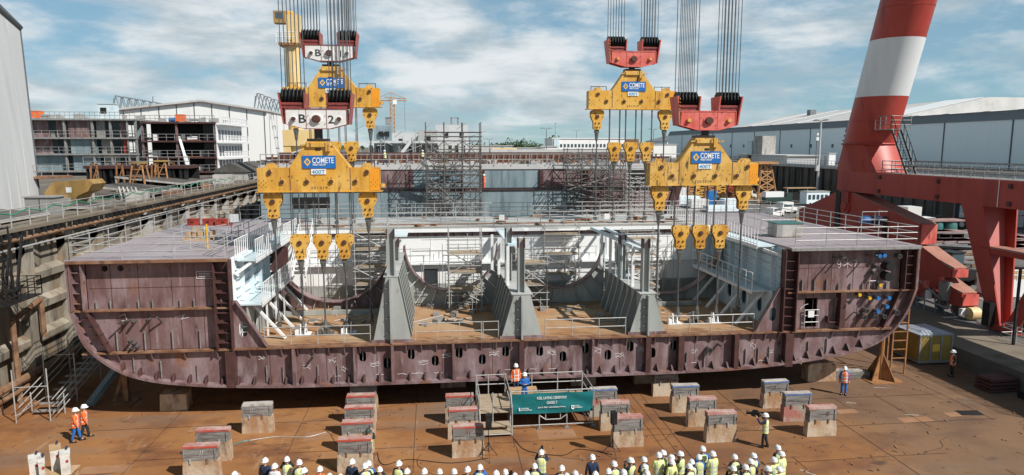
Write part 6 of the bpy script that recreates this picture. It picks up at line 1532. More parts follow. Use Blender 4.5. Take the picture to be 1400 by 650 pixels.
POSES = {
 'rest': pose((-.25,-.02,1.14),(-.26,.06,.90),(.25,-.02,1.14),(.26,.06,.90)),
 'fold': pose((-.27,.03,1.14),(-.06,.2,1.12),(.27,.03,1.14),(.06,.22,1.08)),
 'phone': pose((-.27,.12,1.26),(-.09,.26,1.50),(.27,.12,1.26),(.09,.26,1.50)),
 'hips': pose((-.36,-.06,1.18),(-.21,.05,1.0),(.36,-.06,1.18),(.21,.05,1.0)),
 'shoot': pose((-.26,.2,1.28),(-.12,.4,1.55),(.3,.1,1.3),(.16,.22,1.58),.1),
 'walk': pose((-.25,-.1,1.16),(-.25,-.06,.92),(.25,.06,1.15),(.25,.16,.92),.17,.04),
 'speak': pose((-.26,.04,1.15),(-.08,.24,1.2),(.26,.04,1.15),(.08,.24,1.2)),
}
PM = {}
for k,J in POSES.items(): PM[k] = (body_mesh(J), jacket_mesh(J), trousers_mesh(J), boots_mesh(J), vest_mesh(J), helmet_mesh(J))
for ms in PM.values():
    ms[1].materials.append(m_navy); ms[2].materials.append(m_navy); ms[3].materials.append(m_boot); ms[4].materials.append(m_lime); ms[5].materials.append(m_helmet)
def person(label, loc, rz, ps, vest=None, jack=None, trou=None, helm=None, group=None, kneel=0, scale=None):
    t = thing('person', label, 'person', loc, group, rz); ms = PM[ps]
    if scale: t.scale = (scale,)*3
    for nm, me, mm in (('body',ms[0],None),('jacket',ms[1],jack or m_navy),('trousers',ms[2],trou or m_navy),('boots',ms[3],m_boot),('vest',ms[4],vest),('helmet',ms[5],helm or m_helmet)):
        if nm == 'vest' and vest is None: continue
        o = bpy.data.objects.new(nm, me); COL.objects.link(o); o.parent = t
        if mm is not None: o.material_slots[0].link='OBJECT'; o.material_slots[0].material = mm
    return t
UN = 'first second third fourth fifth sixth seventh eighth ninth tenth eleventh twelfth thirteenth fourteenth fifteenth sixteenth seventeenth eighteenth nineteenth'.split()
def ordw(n):
    if n <= 19: return UN[n-1]
    tens = {2:'twent',3:'thirt',4:'fort',5:'fift'}[n//10]
    return tens+'ieth' if n%10 == 0 else tens+'y-'+UN[n%10-1]
# helmet positions in the crowd: px, py, outfit
crowd = [(320,646,'l'),(362,629,'n'),(375,636,'w'),(392,626,'l'),(409,633,'l'),(415,642,'r'),(437,641,'o'),(450,648,'l'),(465,649,'w'),(481,631,'n'),(499,638,'l'),(502,634,'l'),(519,639,'l'),(545,634,'l'),(556,643,'r'),(580,645,'l'),(601,642,'l'),(621,643,'l'),(639,643,'l'),(656,638,'l'),(678,649,'l'),(691,643,'n'),(704,647,'l'),(720,649,'l'),(731,635,'l'),(768,640,'l'),(775,647,'w'),(786,644,'l'),(793,649,'l'),(810,626,'n'),(814,649,'l'),(832,642,'l'),(840,634,'l'),(853,646,'l'),(863,630,'p'),(881,626,'l'),(882,635,'l'),(885,645,'l'),(901,623,'j'),(905,620,'l'),(917,622,'l'),(919,628,'j'),(931,619,'p'),(946,628,'l'),(943,636,'l'),(956,622,'r'),(961,615,'r'),(975,621,'j'),(1005,622,'l'),(1003,640,'l'),(1020,637,'l'),(1027,629,'l'),(1031,621,'r'),(1059,628,'j'),(1051,640,'l'),(1064,610,'l'),(1069,621,'j'),(1066,638,'j')]
crowd.sort()
cnt = {}
def count(k): cnt[k] = cnt.get(k,0)+1; return cnt[k]
tot = {}
placed = []
for (px_,py_,k) in crowd:
    p = atZ(px_,py_,1.72); 
    for it in range(8):
        for q in placed:
            d = Vector((p.x-q.x,p.y-q.y,0))
            if d.length < .42: p = p+(d.normalized() if d.length > .01 else Vector((1,0,0)))*(.43-d.length)
    placed.append(p)
    rz = random.uniform(-.45,.45)+(.25 if px_ > 850 else -.1)
    grp = 'ceremony crowd facing the hull'
    if k == 'l': lb, kw = 'onlooker in lime vest over dark sleeves, %s such from the left in the crowd' % ordw(count('l')), dict(vest=m_lime, jack=random.choice((m_navy,m_darkcloth,m_navy,m_royal)), ps=random.choice(('rest','fold','fold','hips','phone')))
    elif k == 'p': lb, kw = 'onlooker in lime vest holding up a phone, %s such from the left' % ordw(count('p')), dict(vest=m_lime, jack=m_darkcloth, ps='phone')
    elif k == 'j': lb, kw = 'onlooker in full lime jacket with long lime sleeves, %s such from the left' % ordw(count('j')), dict(vest=m_lime, jack=MATS['lime_jacket'] if 'lime_jacket' in MATS else mat('lime_jacket',(.67,.72,.29),.75), ps=random.choice(('fold','rest')), trou=m_darkcloth)
    elif k == 'r': lb, kw = 'onlooker in lime vest over bright blue sleeves, %s such from the left' % ordw(count('r')), dict(vest=m_lime, jack=m_royal, trou=m_royal, ps=random.choice(('fold','rest','hips')))
    elif k == 'n': lb, kw = 'onlooker in dark navy jacket without a vest, %s such from the left' % ordw(count('n')), dict(jack=m_navy, trou=m_navy, ps='rest')
    elif k == 'w': lb, kw = 'onlooker in pale grey jacket without a vest, %s such from the left' % ordw(count('w')), dict(jack=m_whitecloth, trou=m_navy, ps='rest')
    else: lb, kw = 'only onlooker in a plain orange jacket in the crowd', dict(jack=m_orangehi, trou=m_navy, ps='rest')
    ps = kw.pop('ps'); person(lb, (p.x,p.y,0), rz, ps, group=grp, scale=random.uniform(.94,1.04), **kw)
def camera_obj(label, loc, rz, big=False):
    t = thing('video_camera' if big else 'camera', label, 'camera', loc, None, rz); s = 1.4 if big else .8
    MB().box(loc[0]-.07*s,loc[1]-.16*s,loc[2]-.08*s,loc[0]+.07*s,loc[1]+.12*s,loc[2]+.09*s).build('camera_body', m_black, t); b = MB(); b.lathe((loc[0],loc[1]+.1*s,loc[2]),[(.05*s,0),(.055*s,.12*s),(.07*s,.2*s)],10,'Y'); b.build('lens', m_black, t, True)
    b = MB(); b.box(loc[0]-.02,loc[1]-.1*s,loc[2]+.09*s,loc[0]+.02,loc[1]+.08*s,loc[2]+.15*s); b.build('handle', m_black, t)
    return t
def on(px_,py_): return atZ(px_,py_,0)
p = atZ(740,618,1.72); person('photographer in lime vest raising a camera in front of the crowd', (p.x,p.y,0), -.2, 'shoot', vest=m_lime, jack=m_navy, trou=m_royal); camera_obj('black camera raised by the photographer before the crowd',(p.x+.1,p.y+.45,1.66),-.2)
p = on(1045,612); person('cameraman in lime vest and dark clothes filming beside the keel blocks', (p.x,p.y,0), .95, 'shoot', vest=m_lime, jack=m_navy, trou=m_darkcloth)
cdir = Vector((-math.sin(.95),math.cos(.95),0)); camera_obj('black video camera held by the cameraman beside the keel blocks',(p.x+cdir.x*.52,p.y+cdir.y*.52,1.66),.95,True)
p = on(1153,540); person('worker in orange vest and blue overalls standing under the right bilge', (p.x,p.y,0), 2.6, 'rest', vest=m_orangevest, jack=m_royal, trou=m_royal)
p = on(1301,515); person('worker in orange vest and black clothes standing in shade by the yellow crate', (p.x,p.y,0), 1.2, 'rest', vest=m_orangevest, jack=m_darkcloth, trou=m_darkcloth)
p = on(105,604); person('worker in orange jacket and blue trousers walking near the stair scaffold', (p.x,p.y,0), -1.4, 'walk', vest=m_orangevest, jack=m_orangehi, trou=m_royal)
person('worker in orange jacket half hidden behind the walking orange worker', (p.x+.22,p.y+.42,0), -1.3, 'walk', vest=m_orangevest, jack=m_orangehi, trou=m_darkcloth)
person('speaker in bright blue overalls standing on the stage behind the banner', (4.75,35.6,1.0), PI, 'speak', jack=m_royal, trou=m_royal)
person('helper in orange jacket standing behind the speaker on the stage', (4.45,37.15,1.0), PI+.2, 'rest', vest=m_orangevest, jack=m_orangehi, trou=m_navy)
p = atZ(497,590,1.25); person('photographer with dark green cap crouching behind the nearest capped keel block', (-3.35,31.95,-.28), -.4, 'shoot', vest=m_lime, jack=m_darkcloth, trou=m_darkcloth, helm=m_helmetgreen)
p = atY(527,222,87.5); person('worker in lime vest walking on the far hull deck', (p.x,87.0,12.75), 1.2, 'walk', vest=m_lime, jack=m_lime, trou=m_navy)
p = atY(578,218,90); person('worker in lime vest standing far back on the far hull deck', (p.x,90.0,12.75), .2, 'rest', vest=m_lime, jack=m_navy, trou=m_navy)
p = atY(657,255,81); person('worker in orange overalls on the dark scaffold tower', (5.9,80.9,9.95), 1.5, 'rest', vest=m_orangevest, jack=m_orangehi, trou=m_orangehi)
# ================================================================== RIGHT SIDE: retaining wall, hall, yard
rw = thing('retaining_wall', 'tall dark stained retaining wall behind the lower yard', 'wall', (100,150,1.2))
MB().box(100,-20,0,101.5,232,9.4).build('wall_face', m_concdk, rw)
for k in range(46):
    yy = 78+k*3.4; MB().box(99.5,yy,1.2,100,yy+.45,9.2).build('rib', m_concdk, rw)
MB().box(99.3,-20,9.4,102,232,9.75).build('coping', m_concpale, rw)
b = MB(); b.box(99.8,-20,9.75,100.0,232,10.3); b.build('parapet', m_cladgrey, rw)
b = MB(); b.rail([(99.7,80,9.75),(99.7,230,9.75)],1.6,1.6,.05,(.9,),n=4); o = b.build('railing', m_galv, rw)
e = thing('end_wall', 'dark end wall closing the lower yard far behind', 'wall', (70,232,1.2)); MB().box(32,230.5,0,100,232,9.7).build('wall_face', m_concdk, e); MB().box(32,230.3,9.7,100,232,10.0).build('coping', m_concpale, e)
XH = 130
hl = thing('long_hall', 'long pale blue cladded assembly hall with grey fascia along the right side', 'hall', (150,240,9.7))
y0h, y1h = 60, 372
MB().box(XH,y0h,9.7,XH+60,y1h,21.0).build('wall', m_cladblue, hl)
b = MB(); b.hexa([(XH-.3,y0h,21.0),(XH+60,y0h,21.0),(XH+60,y1h,21.0),(XH-.3,y1h,21.0)],[(XH+.8,y0h,23.2),(XH+60,y0h,23.2),(XH+60,y1h,23.2),(XH+.8,y1h,23.2)]); b.build('fascia', m_fascia, hl)
MB().prism([(XH+.6,23.21),(XH+60,23.21),(XH+30,24.5)],'XZ',y0h,182).build('roof', m_roofsheet, hl)
MB().prism([(XH+.6,23.21),(XH+70,23.21),(XH+55,29.0),(XH+28,29.0)],'XZ',182.1,292).build('roof', m_roofsheet, hl)
MB().prism([(XH+.6,23.21),(XH+60,23.21),(XH+30,24.6)],'XZ',292.1,y1h).build('roof', m_fascia, hl)
b = MB()
for yy,w_ in ((184,15),(236,3),(272,4),(255,2)): b.hexa([(XH+.7,yy,23.3),(XH+28,yy,29.05),(XH+28,yy+w_,29.05),(XH+.7,yy+w_,23.3)],[(XH+.7,yy,23.4),(XH+28,yy,29.15),(XH+28,yy+w_,29.15),(XH+.7,yy+w_,23.4)])
for yy in (90,100,112,126,140,150,163,174): b.hexa([(XH+.8,yy,23.24),(XH+29,yy,24.48),(XH+29,yy+2.2,24.48),(XH+.8,yy+2.2,23.24)],[(XH+.8,yy,23.34),(XH+29,yy,24.58),(XH+29,yy+2.2,24.58),(XH+.8,yy+2.2,23.34)])
b.each('roof_light', m_rooflight, hl)
b = MB()
for yy in (100,121,142,163,184,205,226,247,268,289,310,330,350): b.box(XH-.12,yy,9.7,XH,yy+.35,21)
b.each('panel_seam', m_seam, hl)
b = MB()
for k in range(9): b.box(XH-.2,186+k*13,14.6,XH,186.8+k*13,15.8)
b.each('wall_vent', m_seam, hl)
b = MB()
for yy in (120,138,156,210,262): b.box(XH+20,yy,24.0,XH+22.5,yy+2.5,25.6 if yy<180 else 29.6)
b.each('roof_vent', m_fascia, hl)
fh = thing('grey_gable_shed', 'grey shed with pitched dark roof at the far end of the long hall', 'shed', (110,385,9.7))
p0, p1 = atY(912,200,380), atY(985,178,380)
MB().box(p0.x,380,9.7,p0.x+60,420,18.2).build('wall', m_cladblue, fh); MB().prism([(p0.x-1,18.2),(p0.x+61,18.2),(p0.x+30,25.5)],'XZ',379.5,420.5).build('roof', m_fascia, fh)
# low roof, cabins and masts on the upper road
t = thing('flat_shed', 'low flat shed with a pale roof on the upper road', 'shed', (104,195,9.7))
MB().box(102.5,190,9.7,112,222,12.2).build('wall', m_cladgrey, t); MB().box(102,189.5,12.2,112.5,222.5,12.5).build('roof', m_roofsheet, t)
t = thing('concrete_tower', 'small pale concrete lift tower standing by the upper road', 'tower', (108,215,9.7)); p = atX(1004,218,103)
MB().box(102.6,206,9.7,107,212,18.3).build('wall', m_concpale, t); MB().box(102.5,213,9.7,105.5,216,16.8).build('stair_shaft', m_ltblue, t)
t = thing('white_kiosk', 'white kiosk on the coping of the retaining wall', 'kiosk', (100.6,168,9.75)); MB().box(100.2,165,9.75,102,168.5,13.2).build('body', m_signwhite, t); MB().box(100.1,166,10.5,100.19,167,12.6).build('door', m_cladgrey, t); MB().box(100,164.8,13.2,102.2,168.7,13.35).build('roof', m_cladgrey, t)
t = thing('camera_mast', 'short dark mast with white instruments beside the white kiosk', 'mast', (100.8,172,9.75)); MB().tube((100.8,172,9.75),(100.8,172,17.5),.14,6).build('pole', m_fascia, t); b = MB(); b.cbox((100.8,172,17.0),(.9,.9,.9)); b.cbox((100.8,172,18.2),(.5,.6,.6)); b.build('instrument', m_signwhite, t)
def lamp(label, x, y, z0, h_, heads=2, mm=m_cladgrey, r=.16, arm=1.3):
    t = thing('lamp_post', label, 'lamp post', (x,y,z0), 'lamp posts of the yard')
    MB().cone((x,y,z0),(x,y,z0+h_),r*1.2,r*.7,8).build('pole', mm, t, True)
    for k in range(heads):
        a = 2*PI*k/heads+.4; c = MB(); c.tube((x,y,z0+h_-.1),(x+arm*math.cos(a),y+arm*math.sin(a),z0+h_+.1),.08,5); o = c.build('arm', m_galvdk, t); MB().cbox((x+arm*math.cos(a),y+arm*math.sin(a),z0+h_+.1),(1.1,.6,.22),a).build('lamp_head', m_galvdk, o)
lamp('tall pale lamp post rising from the lower yard beside the red gantry', 97.5,165,1.2,20.3,4,m_cladgrey,.3,1.6)
MB().cbox((97.2,165,9.5),(.9,.7,1.4)).build('control_box', m_cladgrey, bpy.data.objects['lamp_post'])
for px_,yy,hh,lb in ((747,200,20.2,'lamp post left of the white office block'),(788,260,21,'lamp post right of the white office roof against the sky'),(893,230,20.8,'lamp post beside the grey gable shed'),(669,240,17.5,'thin lamp post above the far trees left of the office'),(759,270,24,'slim antenna pole on the white office block')):
    p = atY(px_,200,yy); lamp(lb, p.x, yy, 10, hh-10, 2 if 'antenna' not in lb else 1, m_fascia, .14 if 'antenna' not in lb else .1, 1.3 if 'antenna' not in lb else .3)
# white office block, low roofs, trees on the horizon
of = thing('white_office', 'white office block with one row of dark windows on the horizon', 'office', (60,250,10))
MB().box(43.5,250,10,71,268,17.8).build('wall', m_cladwhite, of); MB().box(70.9,249.8,10,76,266,17.7).build('brown_end', m_rustedge, of); MB().box(43.2,249.7,17.8,71.2,268,18.1).build('roof', m_signwhite, of)
for k in range(18): MB().box(46.3+k*1.36,249.93,14.7,47.1+k*1.36,249.99,15.9).build('window', m_glass, of)
MB().box(44,249.6,10,46,249.97,17.6).build('glass_stair', m_ltblue, of)
for i,(a,c,py_,yy,mm,lb) in enumerate(((640,700,200,300,m_roofsheet,'long low pale shed roof below the far trees'),(690,760,203,280,m_cladgrey,'long low grey shed left of the white office block'),(740,762,201,230,m_cladwhite,'white container shed at the left foot of the office'),(872,925,198,300,m_cladwhite,'low white tanks right of the office block'))):
    p, q = atY(a,py_,yy), atY(c,py_,yy); t = thing('low_shed', lb, 'shed', (p.x,yy,10)); MB().box(p.x,yy,10,q.x,yy+12,p.z).build('wall', mm, t); MB().box(p.x-.3,yy-.3,p.z,q.x+.3,yy+12.3,p.z+.3).build('roof', m_roofsheet, t)
def tree(label, x, y, h_, w_, n=420):
    t = thing('tree', label, 'tree', (x,y,10), 'trees on the horizon')
    b = MB(); b.cone((x,y,10),(x,y,10+h_*.6),.35,.15,6)
    for k in range(4): a = k*1.7; b.cone((x,y,10+h_*(.25+.08*k)),(x+math.cos(a)*w_*.3,y+math.sin(a)*w_*.3,10+h_*(.5+.1*k)),.14,.05,5)
    b.build('trunk', m_trunk, t)
    cl = [(random.uniform(-.33,.33)*w_,random.uniform(-.33,.33)*w_,h_*random.uniform(.35,.8),random.uniform(.16,.3)*w_) for _ in range(9)]
    b = MB()
    for k in range(n):
        cx,cy_,cz,r = random.choice(cl); v = Vector((random.gauss(0,1),random.gauss(0,1),random.gauss(0,.8))).normalized()*r*random.uniform(.5,1.05)
        c = Vector((x+cx,y+cy_,10+cz))+v; s = random.uniform(.25,.6); a,bb = Vector((random.uniform(-1,1),random.uniform(-1,1),random.uniform(-1,1))).normalized()*s, Vector((random.uniform(-1,1),random.uniform(-1,1),random.uniform(-1,1))).normalized()*s
        b.add([c-a,c+bb,c+a,c-bb],[(0,1,2,3)])
    b.build('crown', m_leaf, t)
for i,(px_,yy,h_,w_) in enumerate(((676,420,8,9),(688,400,7.5,8),(703,380,9.5,10),(711,390,10,8),(722,410,8,12),(735,430,7,9),(757,330,10,9),(768,360,9,8),(620,170,8,5),(628,176,7,5),(905,400,8,10),(940,420,8,10),(655,430,7,10),(645,420,6,9))):
    p = atY(px_,205,yy); tree('dark green tree on the horizon, %s from the dock wall side' % ordw(1+sorted([676,688,703,711,722,735,757,768,620,628,905,940,655,645]).index(px_)), p.x, yy, h_, w_)
MB_ = MB()
for k in range(90):
    x = -900+k*24+random.uniform(-8,8); w_ = random.uniform(14,34); h_ = random.uniform(3,7.5)
    for j in range(14):
        c = Vector((x+random.uniform(-w_/2,w_/2),900+random.uniform(-10,10),10+random.uniform(.2,1)*h_)); s = random.uniform(1.5,3); a = Vector((s,random.uniform(-1,1),random.uniform(-.6,.6))); bb = Vector((random.uniform(-.5,.5),random.uniform(-1,1),s*.8)); MB_.add([c-a,c+bb,c+a,c-bb],[(0,1,2,3)])
struct('far_woods', MB_, m_leaf, 'stuff')
# tower crane and yellow jib crane
tc_ = thing('tower_crane', 'distant orange tower crane above the grey deckhouse', 'tower crane', (-15,250,10))
p = atY(537,170,250); topz = atY(537,133,250).z; jx0, jx1 = atY(510,137,250).x, atY(556,137,250).x
b = MB()
for sx_ in (-.7,.7):
    for sy_ in (-.7,.7): b.tube((p.x+sx_,250+sy_,10),(p.x+sx_,250+sy_,topz),.14,4)
z = 10
while z < topz-1.5: b.tube((p.x-.7,249.3,z),(p.x+.7,249.3,z+1.5),.09,4); b.tube((p.x+.7,249.3,z+1.5),(p.x-.7,249.3,z+1.5),.09,4); z += 1.5
b.build('mast', m_orange, tc_)
b = MB(); b.tube((jx0,250,topz-1.2),(jx1,250,topz-1.2),.18,4); b.tube((jx0+4,250,topz),(jx1,250,topz-.6),.14,4); b.path([(p.x,250,topz-1),(p.x-.6,250,topz+1.6),(jx1,250,topz-.6)],.1,4); b.tube((p.x-.6,250,topz+1.6),(jx0,250,topz-1.2),.08,4); b.build('jib', m_orange, tc_)
MB().box(jx0,249.5,topz-2.6,jx0+1.6,250.5,topz-1.2).build('counterweight', m_concpale, tc_); MB().box(p.x+.2,249,topz-2.6,p.x+1.6,250.2,topz-1.0).build('cab', m_cladwhite, tc_); MB().tube((atY(553,137,250).x,250,topz-1.2),(atY(553,137,250).x,250,20),.05,4).build('hoist_rope', m_rope, tc_)
yc = thing('pedestal_crane', 'cream yellow pedestal crane standing behind the B 1 hook', 'crane', (-17,100,10))
a0, a1 = atY(393,140,100), atY(413,140,100); cx, r = (a0.x+a1.x)/2, (a1.x-a0.x)/2
zt = atY(400,64,100).z
MB().lathe((cx,100,10),[(r,0),(r,zt-10)],20).build('column', m_creamyellow, yc, True)
b = MB(); b.box(cx-r*1.6,98.5,zt,cx+r*.9,101.5,zt+.35); b.build('platform', m_ochre, yc); MB().rail([(cx-r*1.8,98.3,zt+.3),(cx+r*.8,98.3,zt+.3)],1.4,.8,.06,(.7,)).build('platform_rail', m_whiterail, yc)
MB().box(cx-r*.55,99,zt+.35,cx+r*1.3,101,atY(400,22,100).z).build('machine_house', m_creamyellow, yc); MB().box(cx-r*2.2,99,zt+3.0,cx-r*.55,100.5,zt+4.6).build('cab', m_dullyellow, yc); MB().box(cx-r*1.9,98.96,zt+3.6,cx-r*.9,98.99,zt+4.4).build('cab_window', m_glass, yc)
b = MB(); b.lathe((cx-.2,100,atY(400,24,100).z),[(r*.7,0),(r*.7,.5),(r*.4,.8)],12); b.build('top_sheave', m_yellow, yc)
b = MB(); q0, q1 = atY(388,200,99), atY(432,178,99); b.box(q0.x,98.6,12,q0.x+1.0,99.8,q0.z+1.8); b.box(q0.x,98.5,q1.z-2.2,q1.x,99.9,q1.z); b.box(q1.x-.9,98.6,12,q1.x,99.8,q1.z-2.2); b.build('pedestal_frame', m_creamyellow, yc)
t = thing('white_shelter', 'white shelter with sloping roof below the pedestal crane', 'shelter', (-15,97,12.7)); q0, q1 = atY(402,225,95), atY(424,200,95)
MB().prism([(q0.x,12.75),(q1.x,12.75),(q1.x,q1.z),(q0.x,q1.z-1.0)],'XZ',95,97).build('wall', m_cladwhite, t); MB().bar((q0.x-.2,94.9,q1.z-.95),(q1.x+.2,94.9,q1.z+.1),.2,.15).build('roof_edge', m_cladgrey, t)

# ================================================================== LOWER YARD: vehicles, stacks, frames
def vehicle(nm, label, cat, x, y, rz, parts, wheels, L_=4, group=None, sc_=1.0):
    t = thing(nm, label, cat, (0,0,0), group)
    for (pn,(x0,y0,z0,x1,y1,z1),mm) in parts: MB().box(x0,y0,z0,x1,y1,z1).build(pn, mm, t)
    for (wx,wy,r) in wheels:
        c = MB(); c.lathe((wx-.15,wy,r),[(r*.9,0),(r,.04),(r,.26),(r*.9,.3)],14,'X'); o = c.build('wheel', m_tyre, t, True); MB().lathe((wx-.17,wy,r),[(r*.5,0),(r*.5,.34)],10,'X').build('rim', m_galv, o)
    t.location = (x,y,1.2); t.rotation_euler = (0,0,rz); t.scale = (sc_,)*3; return t
p = atZ(1307,312,1.2)
fk = vehicle('forklift', 'red and black heavy forklift parked by the dark retaining wall', 'forklift', p.x, p.y, .3,
 [('chassis',(-1.6,-2.6,.8,1.6,2.6,2.0),m_black),('counterweight',(.4,-3.2,.9,3.2,-.6,2.3),m_hookred),('cab',(-1.0,-1.0,2.0,1.0,1.0,4.2),m_glass),('cab_roof',(-1.2,-1.2,4.2,1.2,1.2,4.4),m_black),('mast',(-2.6,-1.0,.6,-2.2,1.0,5.4),m_black),('fork',(-4.6,-.8,.7,-2.6,-.5,.9),m_steel),('fork',(-4.6,.5,.7,-2.6,.8,.9),m_steel)],[(-1.5,-2.0,.9),(1.5,-2.0,.9),(-1.5,2.0,.9),(1.5,2.0,.9)])
p = atZ(1292,322,1.2)
t = thing('teal_tanks', 'pair of teal tanks under a pale lid before the forklift', 'tank', (p.x,p.y,1.2))
for k in range(2): MB().lathe((p.x-1.8+k*2.4,p.y,1.3),[(1.0,0),(1.1,.2),(1.1,1.9),(.9,2.2)],12).build('tank_shell', m_teal2, t, True)
MB().box(p.x-3.2,p.y-1.2,3.5,p.x+2.2,p.y+1.2,3.75).build('lid', m_plate, t)
p = atZ(1247,310,1.2); t = thing('white_module', 'white machine module with a low trailer bed near the gantry rocker', 'module', (p.x,p.y,1.2))
MB().box(p.x-1.0,p.y,1.6,p.x+1.6,p.y+3,4.6).build('housing', m_vehwhite, t); MB().box(p.x-2.5,p.y-.5,2.2,p.x+5,p.y+3.4,2.6).build('bed', m_signwhite, t); MB().box(p.x+2,p.y-.6,1.4,p.x+5,p.y-.4,2.2).build('side_panel', m_vehwhite, t)
for i,(px_,wd,hh,lb) in enumerate(((1376,5.0,5.6,'tall white boxed crates stacked by the retaining wall at the right edge'),(1392,3.6,4.2,'lower white boxed crate at the right edge beside the tall stack'))):
    p = atZ(px_,312,1.2); t = thing('white_crates', lb, 'crate', (p.x,p.y,1.2)); 
    for k in range(2): MB().box(p.x-wd/2,p.y,1.3+k*hh/2,p.x+wd/2,p.y+2.5,1.2+(k+1)*hh/2-.05).build('crate_body', m_signwhite, t)
    b = MB()
    for k in range(5): b.box(p.x-wd/2+k*wd/4-.06,p.y-.04,1.3,p.x-wd/2+k*wd/4+.06,p.y,1.2+hh)
    b.build('batten', m_cladgrey, t)
# stacks of flat steel panels on trestles
k = 0
PL = []
for row,(py_,x0,x1,n) in enumerate(((331,1262,1330,4),(344,1268,1325,3),(327,1368,1400,2),(340,1372,1400,2),(318,1268,1300,2))):
    for j in range(n):
        px_ = x0+(x1-x0)*(j+.5)/n; p = atZ(px_,py_,1.9); k += 1
        t = thing('plate_stack', 'rack of pinkish steel plates in the lower yard, %s from the gantry rocker' % ordw(k), 'plate stack', (p.x,p.y,1.2), 'steel plate racks in the lower yard')
        for q in range(3): MB().cbox((p.x+random.uniform(-.2,.2),p.y,1.9+.14*q),(5.2,3.0,.1),random.uniform(-.06,.06)).build('plate', m_plate if q!=1 else m_galv, t)
        b = MB()
        for sx_ in (-2,0,2): b.box(p.x+sx_-.15,p.y-1.3,1.2,p.x+sx_+.15,p.y+1.3,1.85)
        b.each('trestle', m_black, t)
def heap(label, px_, py_, n, mm, L_, hmax):
    p = atZ(px_,py_,1.2); t = thing('steel_pile', label, 'steel pile', (p.x,p.y,1.2))
    for k in range(n):
        a = random.uniform(-.5,.5); z = 1.2+random.uniform(.15,hmax); x = p.x+random.uniform(-1.5,1.5); y = p.y+random.uniform(-1.2,1.2)
        MB().bar((x-L_/2*math.cos(a),y-L_/2*math.sin(a),z),(x+L_/2*math.cos(a),y+L_/2*math.sin(a),z+random.uniform(-.2,.2)),.22,.3).build('beam', random.choice(mm), t)
heap('dark pile of girders in the yard behind the pink bogie',1300,352,9,(m_black,m_galvdk,m_fascia),5,1.6)
heap('pile of brown and grey beams left of the gantry leg web',1325,362,8,(m_rusttube,m_galv,m_primer_dk),4,1.2)
heap('mixed scrap pile below the tie beam of the gantry leg',1385,375,8,(m_primer_dk,m_black,m_galv),3.4,1.0)
heap('loose beams lying right of the wheel loader in the yard',1342,388,6,(m_rusttube,m_wood,m_black),3,.8)
p = atZ(1297,388,1.2); t = thing('yard_truck', 'dark yard tractor with big wheel behind the bogies', 'tractor', (0,0,0)); 
t = vehicle('loader', 'dark wheel loader parked behind the gantry bogies', 'loader', p.x, p.y, .2, [('chassis',(-1.1,-2,.7,1.1,2,1.7),m_black),('cab',(-.8,-.8,1.7,.8,.9,3.2),m_glass),('cab_roof',(-.9,-.9,3.2,.9,1.0,3.32),m_black),('bucket',(-1.3,2.2,.3,1.3,3.2,1.2),m_galvdk)],[(-1.1,-1.3,.75),(1.1,-1.3,.75),(-1.1,1.3,.75),(1.1,1.3,.75)])
bpy.data.objects.remove(bpy.data.objects['yard_truck'])
p = atZ(1392,408,1.2); t = thing('mesh_skip', 'white railed skip with brown load right of the gantry leg', 'skip', (p.x,p.y,1.2)); MB().box(p.x-2,p.y,1.3,p.x+3,p.y+2.6,2.9).build('body', m_signwhite, t); MB().rail([(p.x-2,p.y,2.9),(p.x+3,p.y,2.9)],.9,.8,.05,(.45,)).build('rail', m_whiterail, t); MB().cbox((p.x+.5,p.y+1.3,3.1),(3.4,1.8,.7)).build('load', m_wood, t)
# far left part of the yard beside the rear hull
p = atZ(1113,281,1.2)
t = vehicle('site_office', 'white site cabin with a row of windows near the tall lamp post', 'site cabin', p.x, p.y, .1, [('wall',(-3,-1.3,.5,3,1.3,3.2),m_cladblue),('roof',(-3.1,-1.4,3.2,3.1,1.4,3.4),m_galv)]+[('window',(-2.6+1.1*i,-1.35,1.5,-1.9+1.1*i,-1.29,2.6),m_glass) for i in range(5)],[(-2,-1.2,.4),(2,-1.2,.4)])
p = atZ(1090,277,1.2)
t = vehicle('flatbed_truck', 'open shelter truck with pale roof left of the white site cabin', 'truck', p.x, p.y, .05, [('bed',(-5,-1.3,.9,5,1.3,1.3),m_black),('canopy',(-5,-1.5,5.0,6,1.5,5.3),m_wood),('load',(-4,-1.2,1.3,3,1.2,3.6),m_black),('cab',(3.4,-1.2,1.2,5.6,1.2,3.8),m_vehwhite),('post',(-4.9,-1.4,1.3,-4.7,-1.2,5.0),m_galv),('post',(2.8,-1.4,1.3,3.0,-1.2,5.0),m_galv)],[(-3.6,-1.2,.6),(4,-1.2,.6)], sc_=.7)
p = atZ(1062,279,1.2)
t = vehicle('green_truck', 'dark green truck with a white covered load on the far yard', 'truck', p.x, p.y, .1, [('bed',(-5.5,-1.3,.8,5,1.3,2.6),m_helmetgreen),('cover',(-5.5,-1.2,2.6,2,1.2,4.6),m_signwhite),('cab',(3.2,-1.25,1.0,5.6,1.25,4.0),m_helmetgreen),('headlight',(5.6,-.9,1.6,5.7,-.5,2.0),m_signyellow)],[(-4,-1.2,.7),(-2.6,-1.2,.7),(4,-1.2,.7)], sc_=.65)
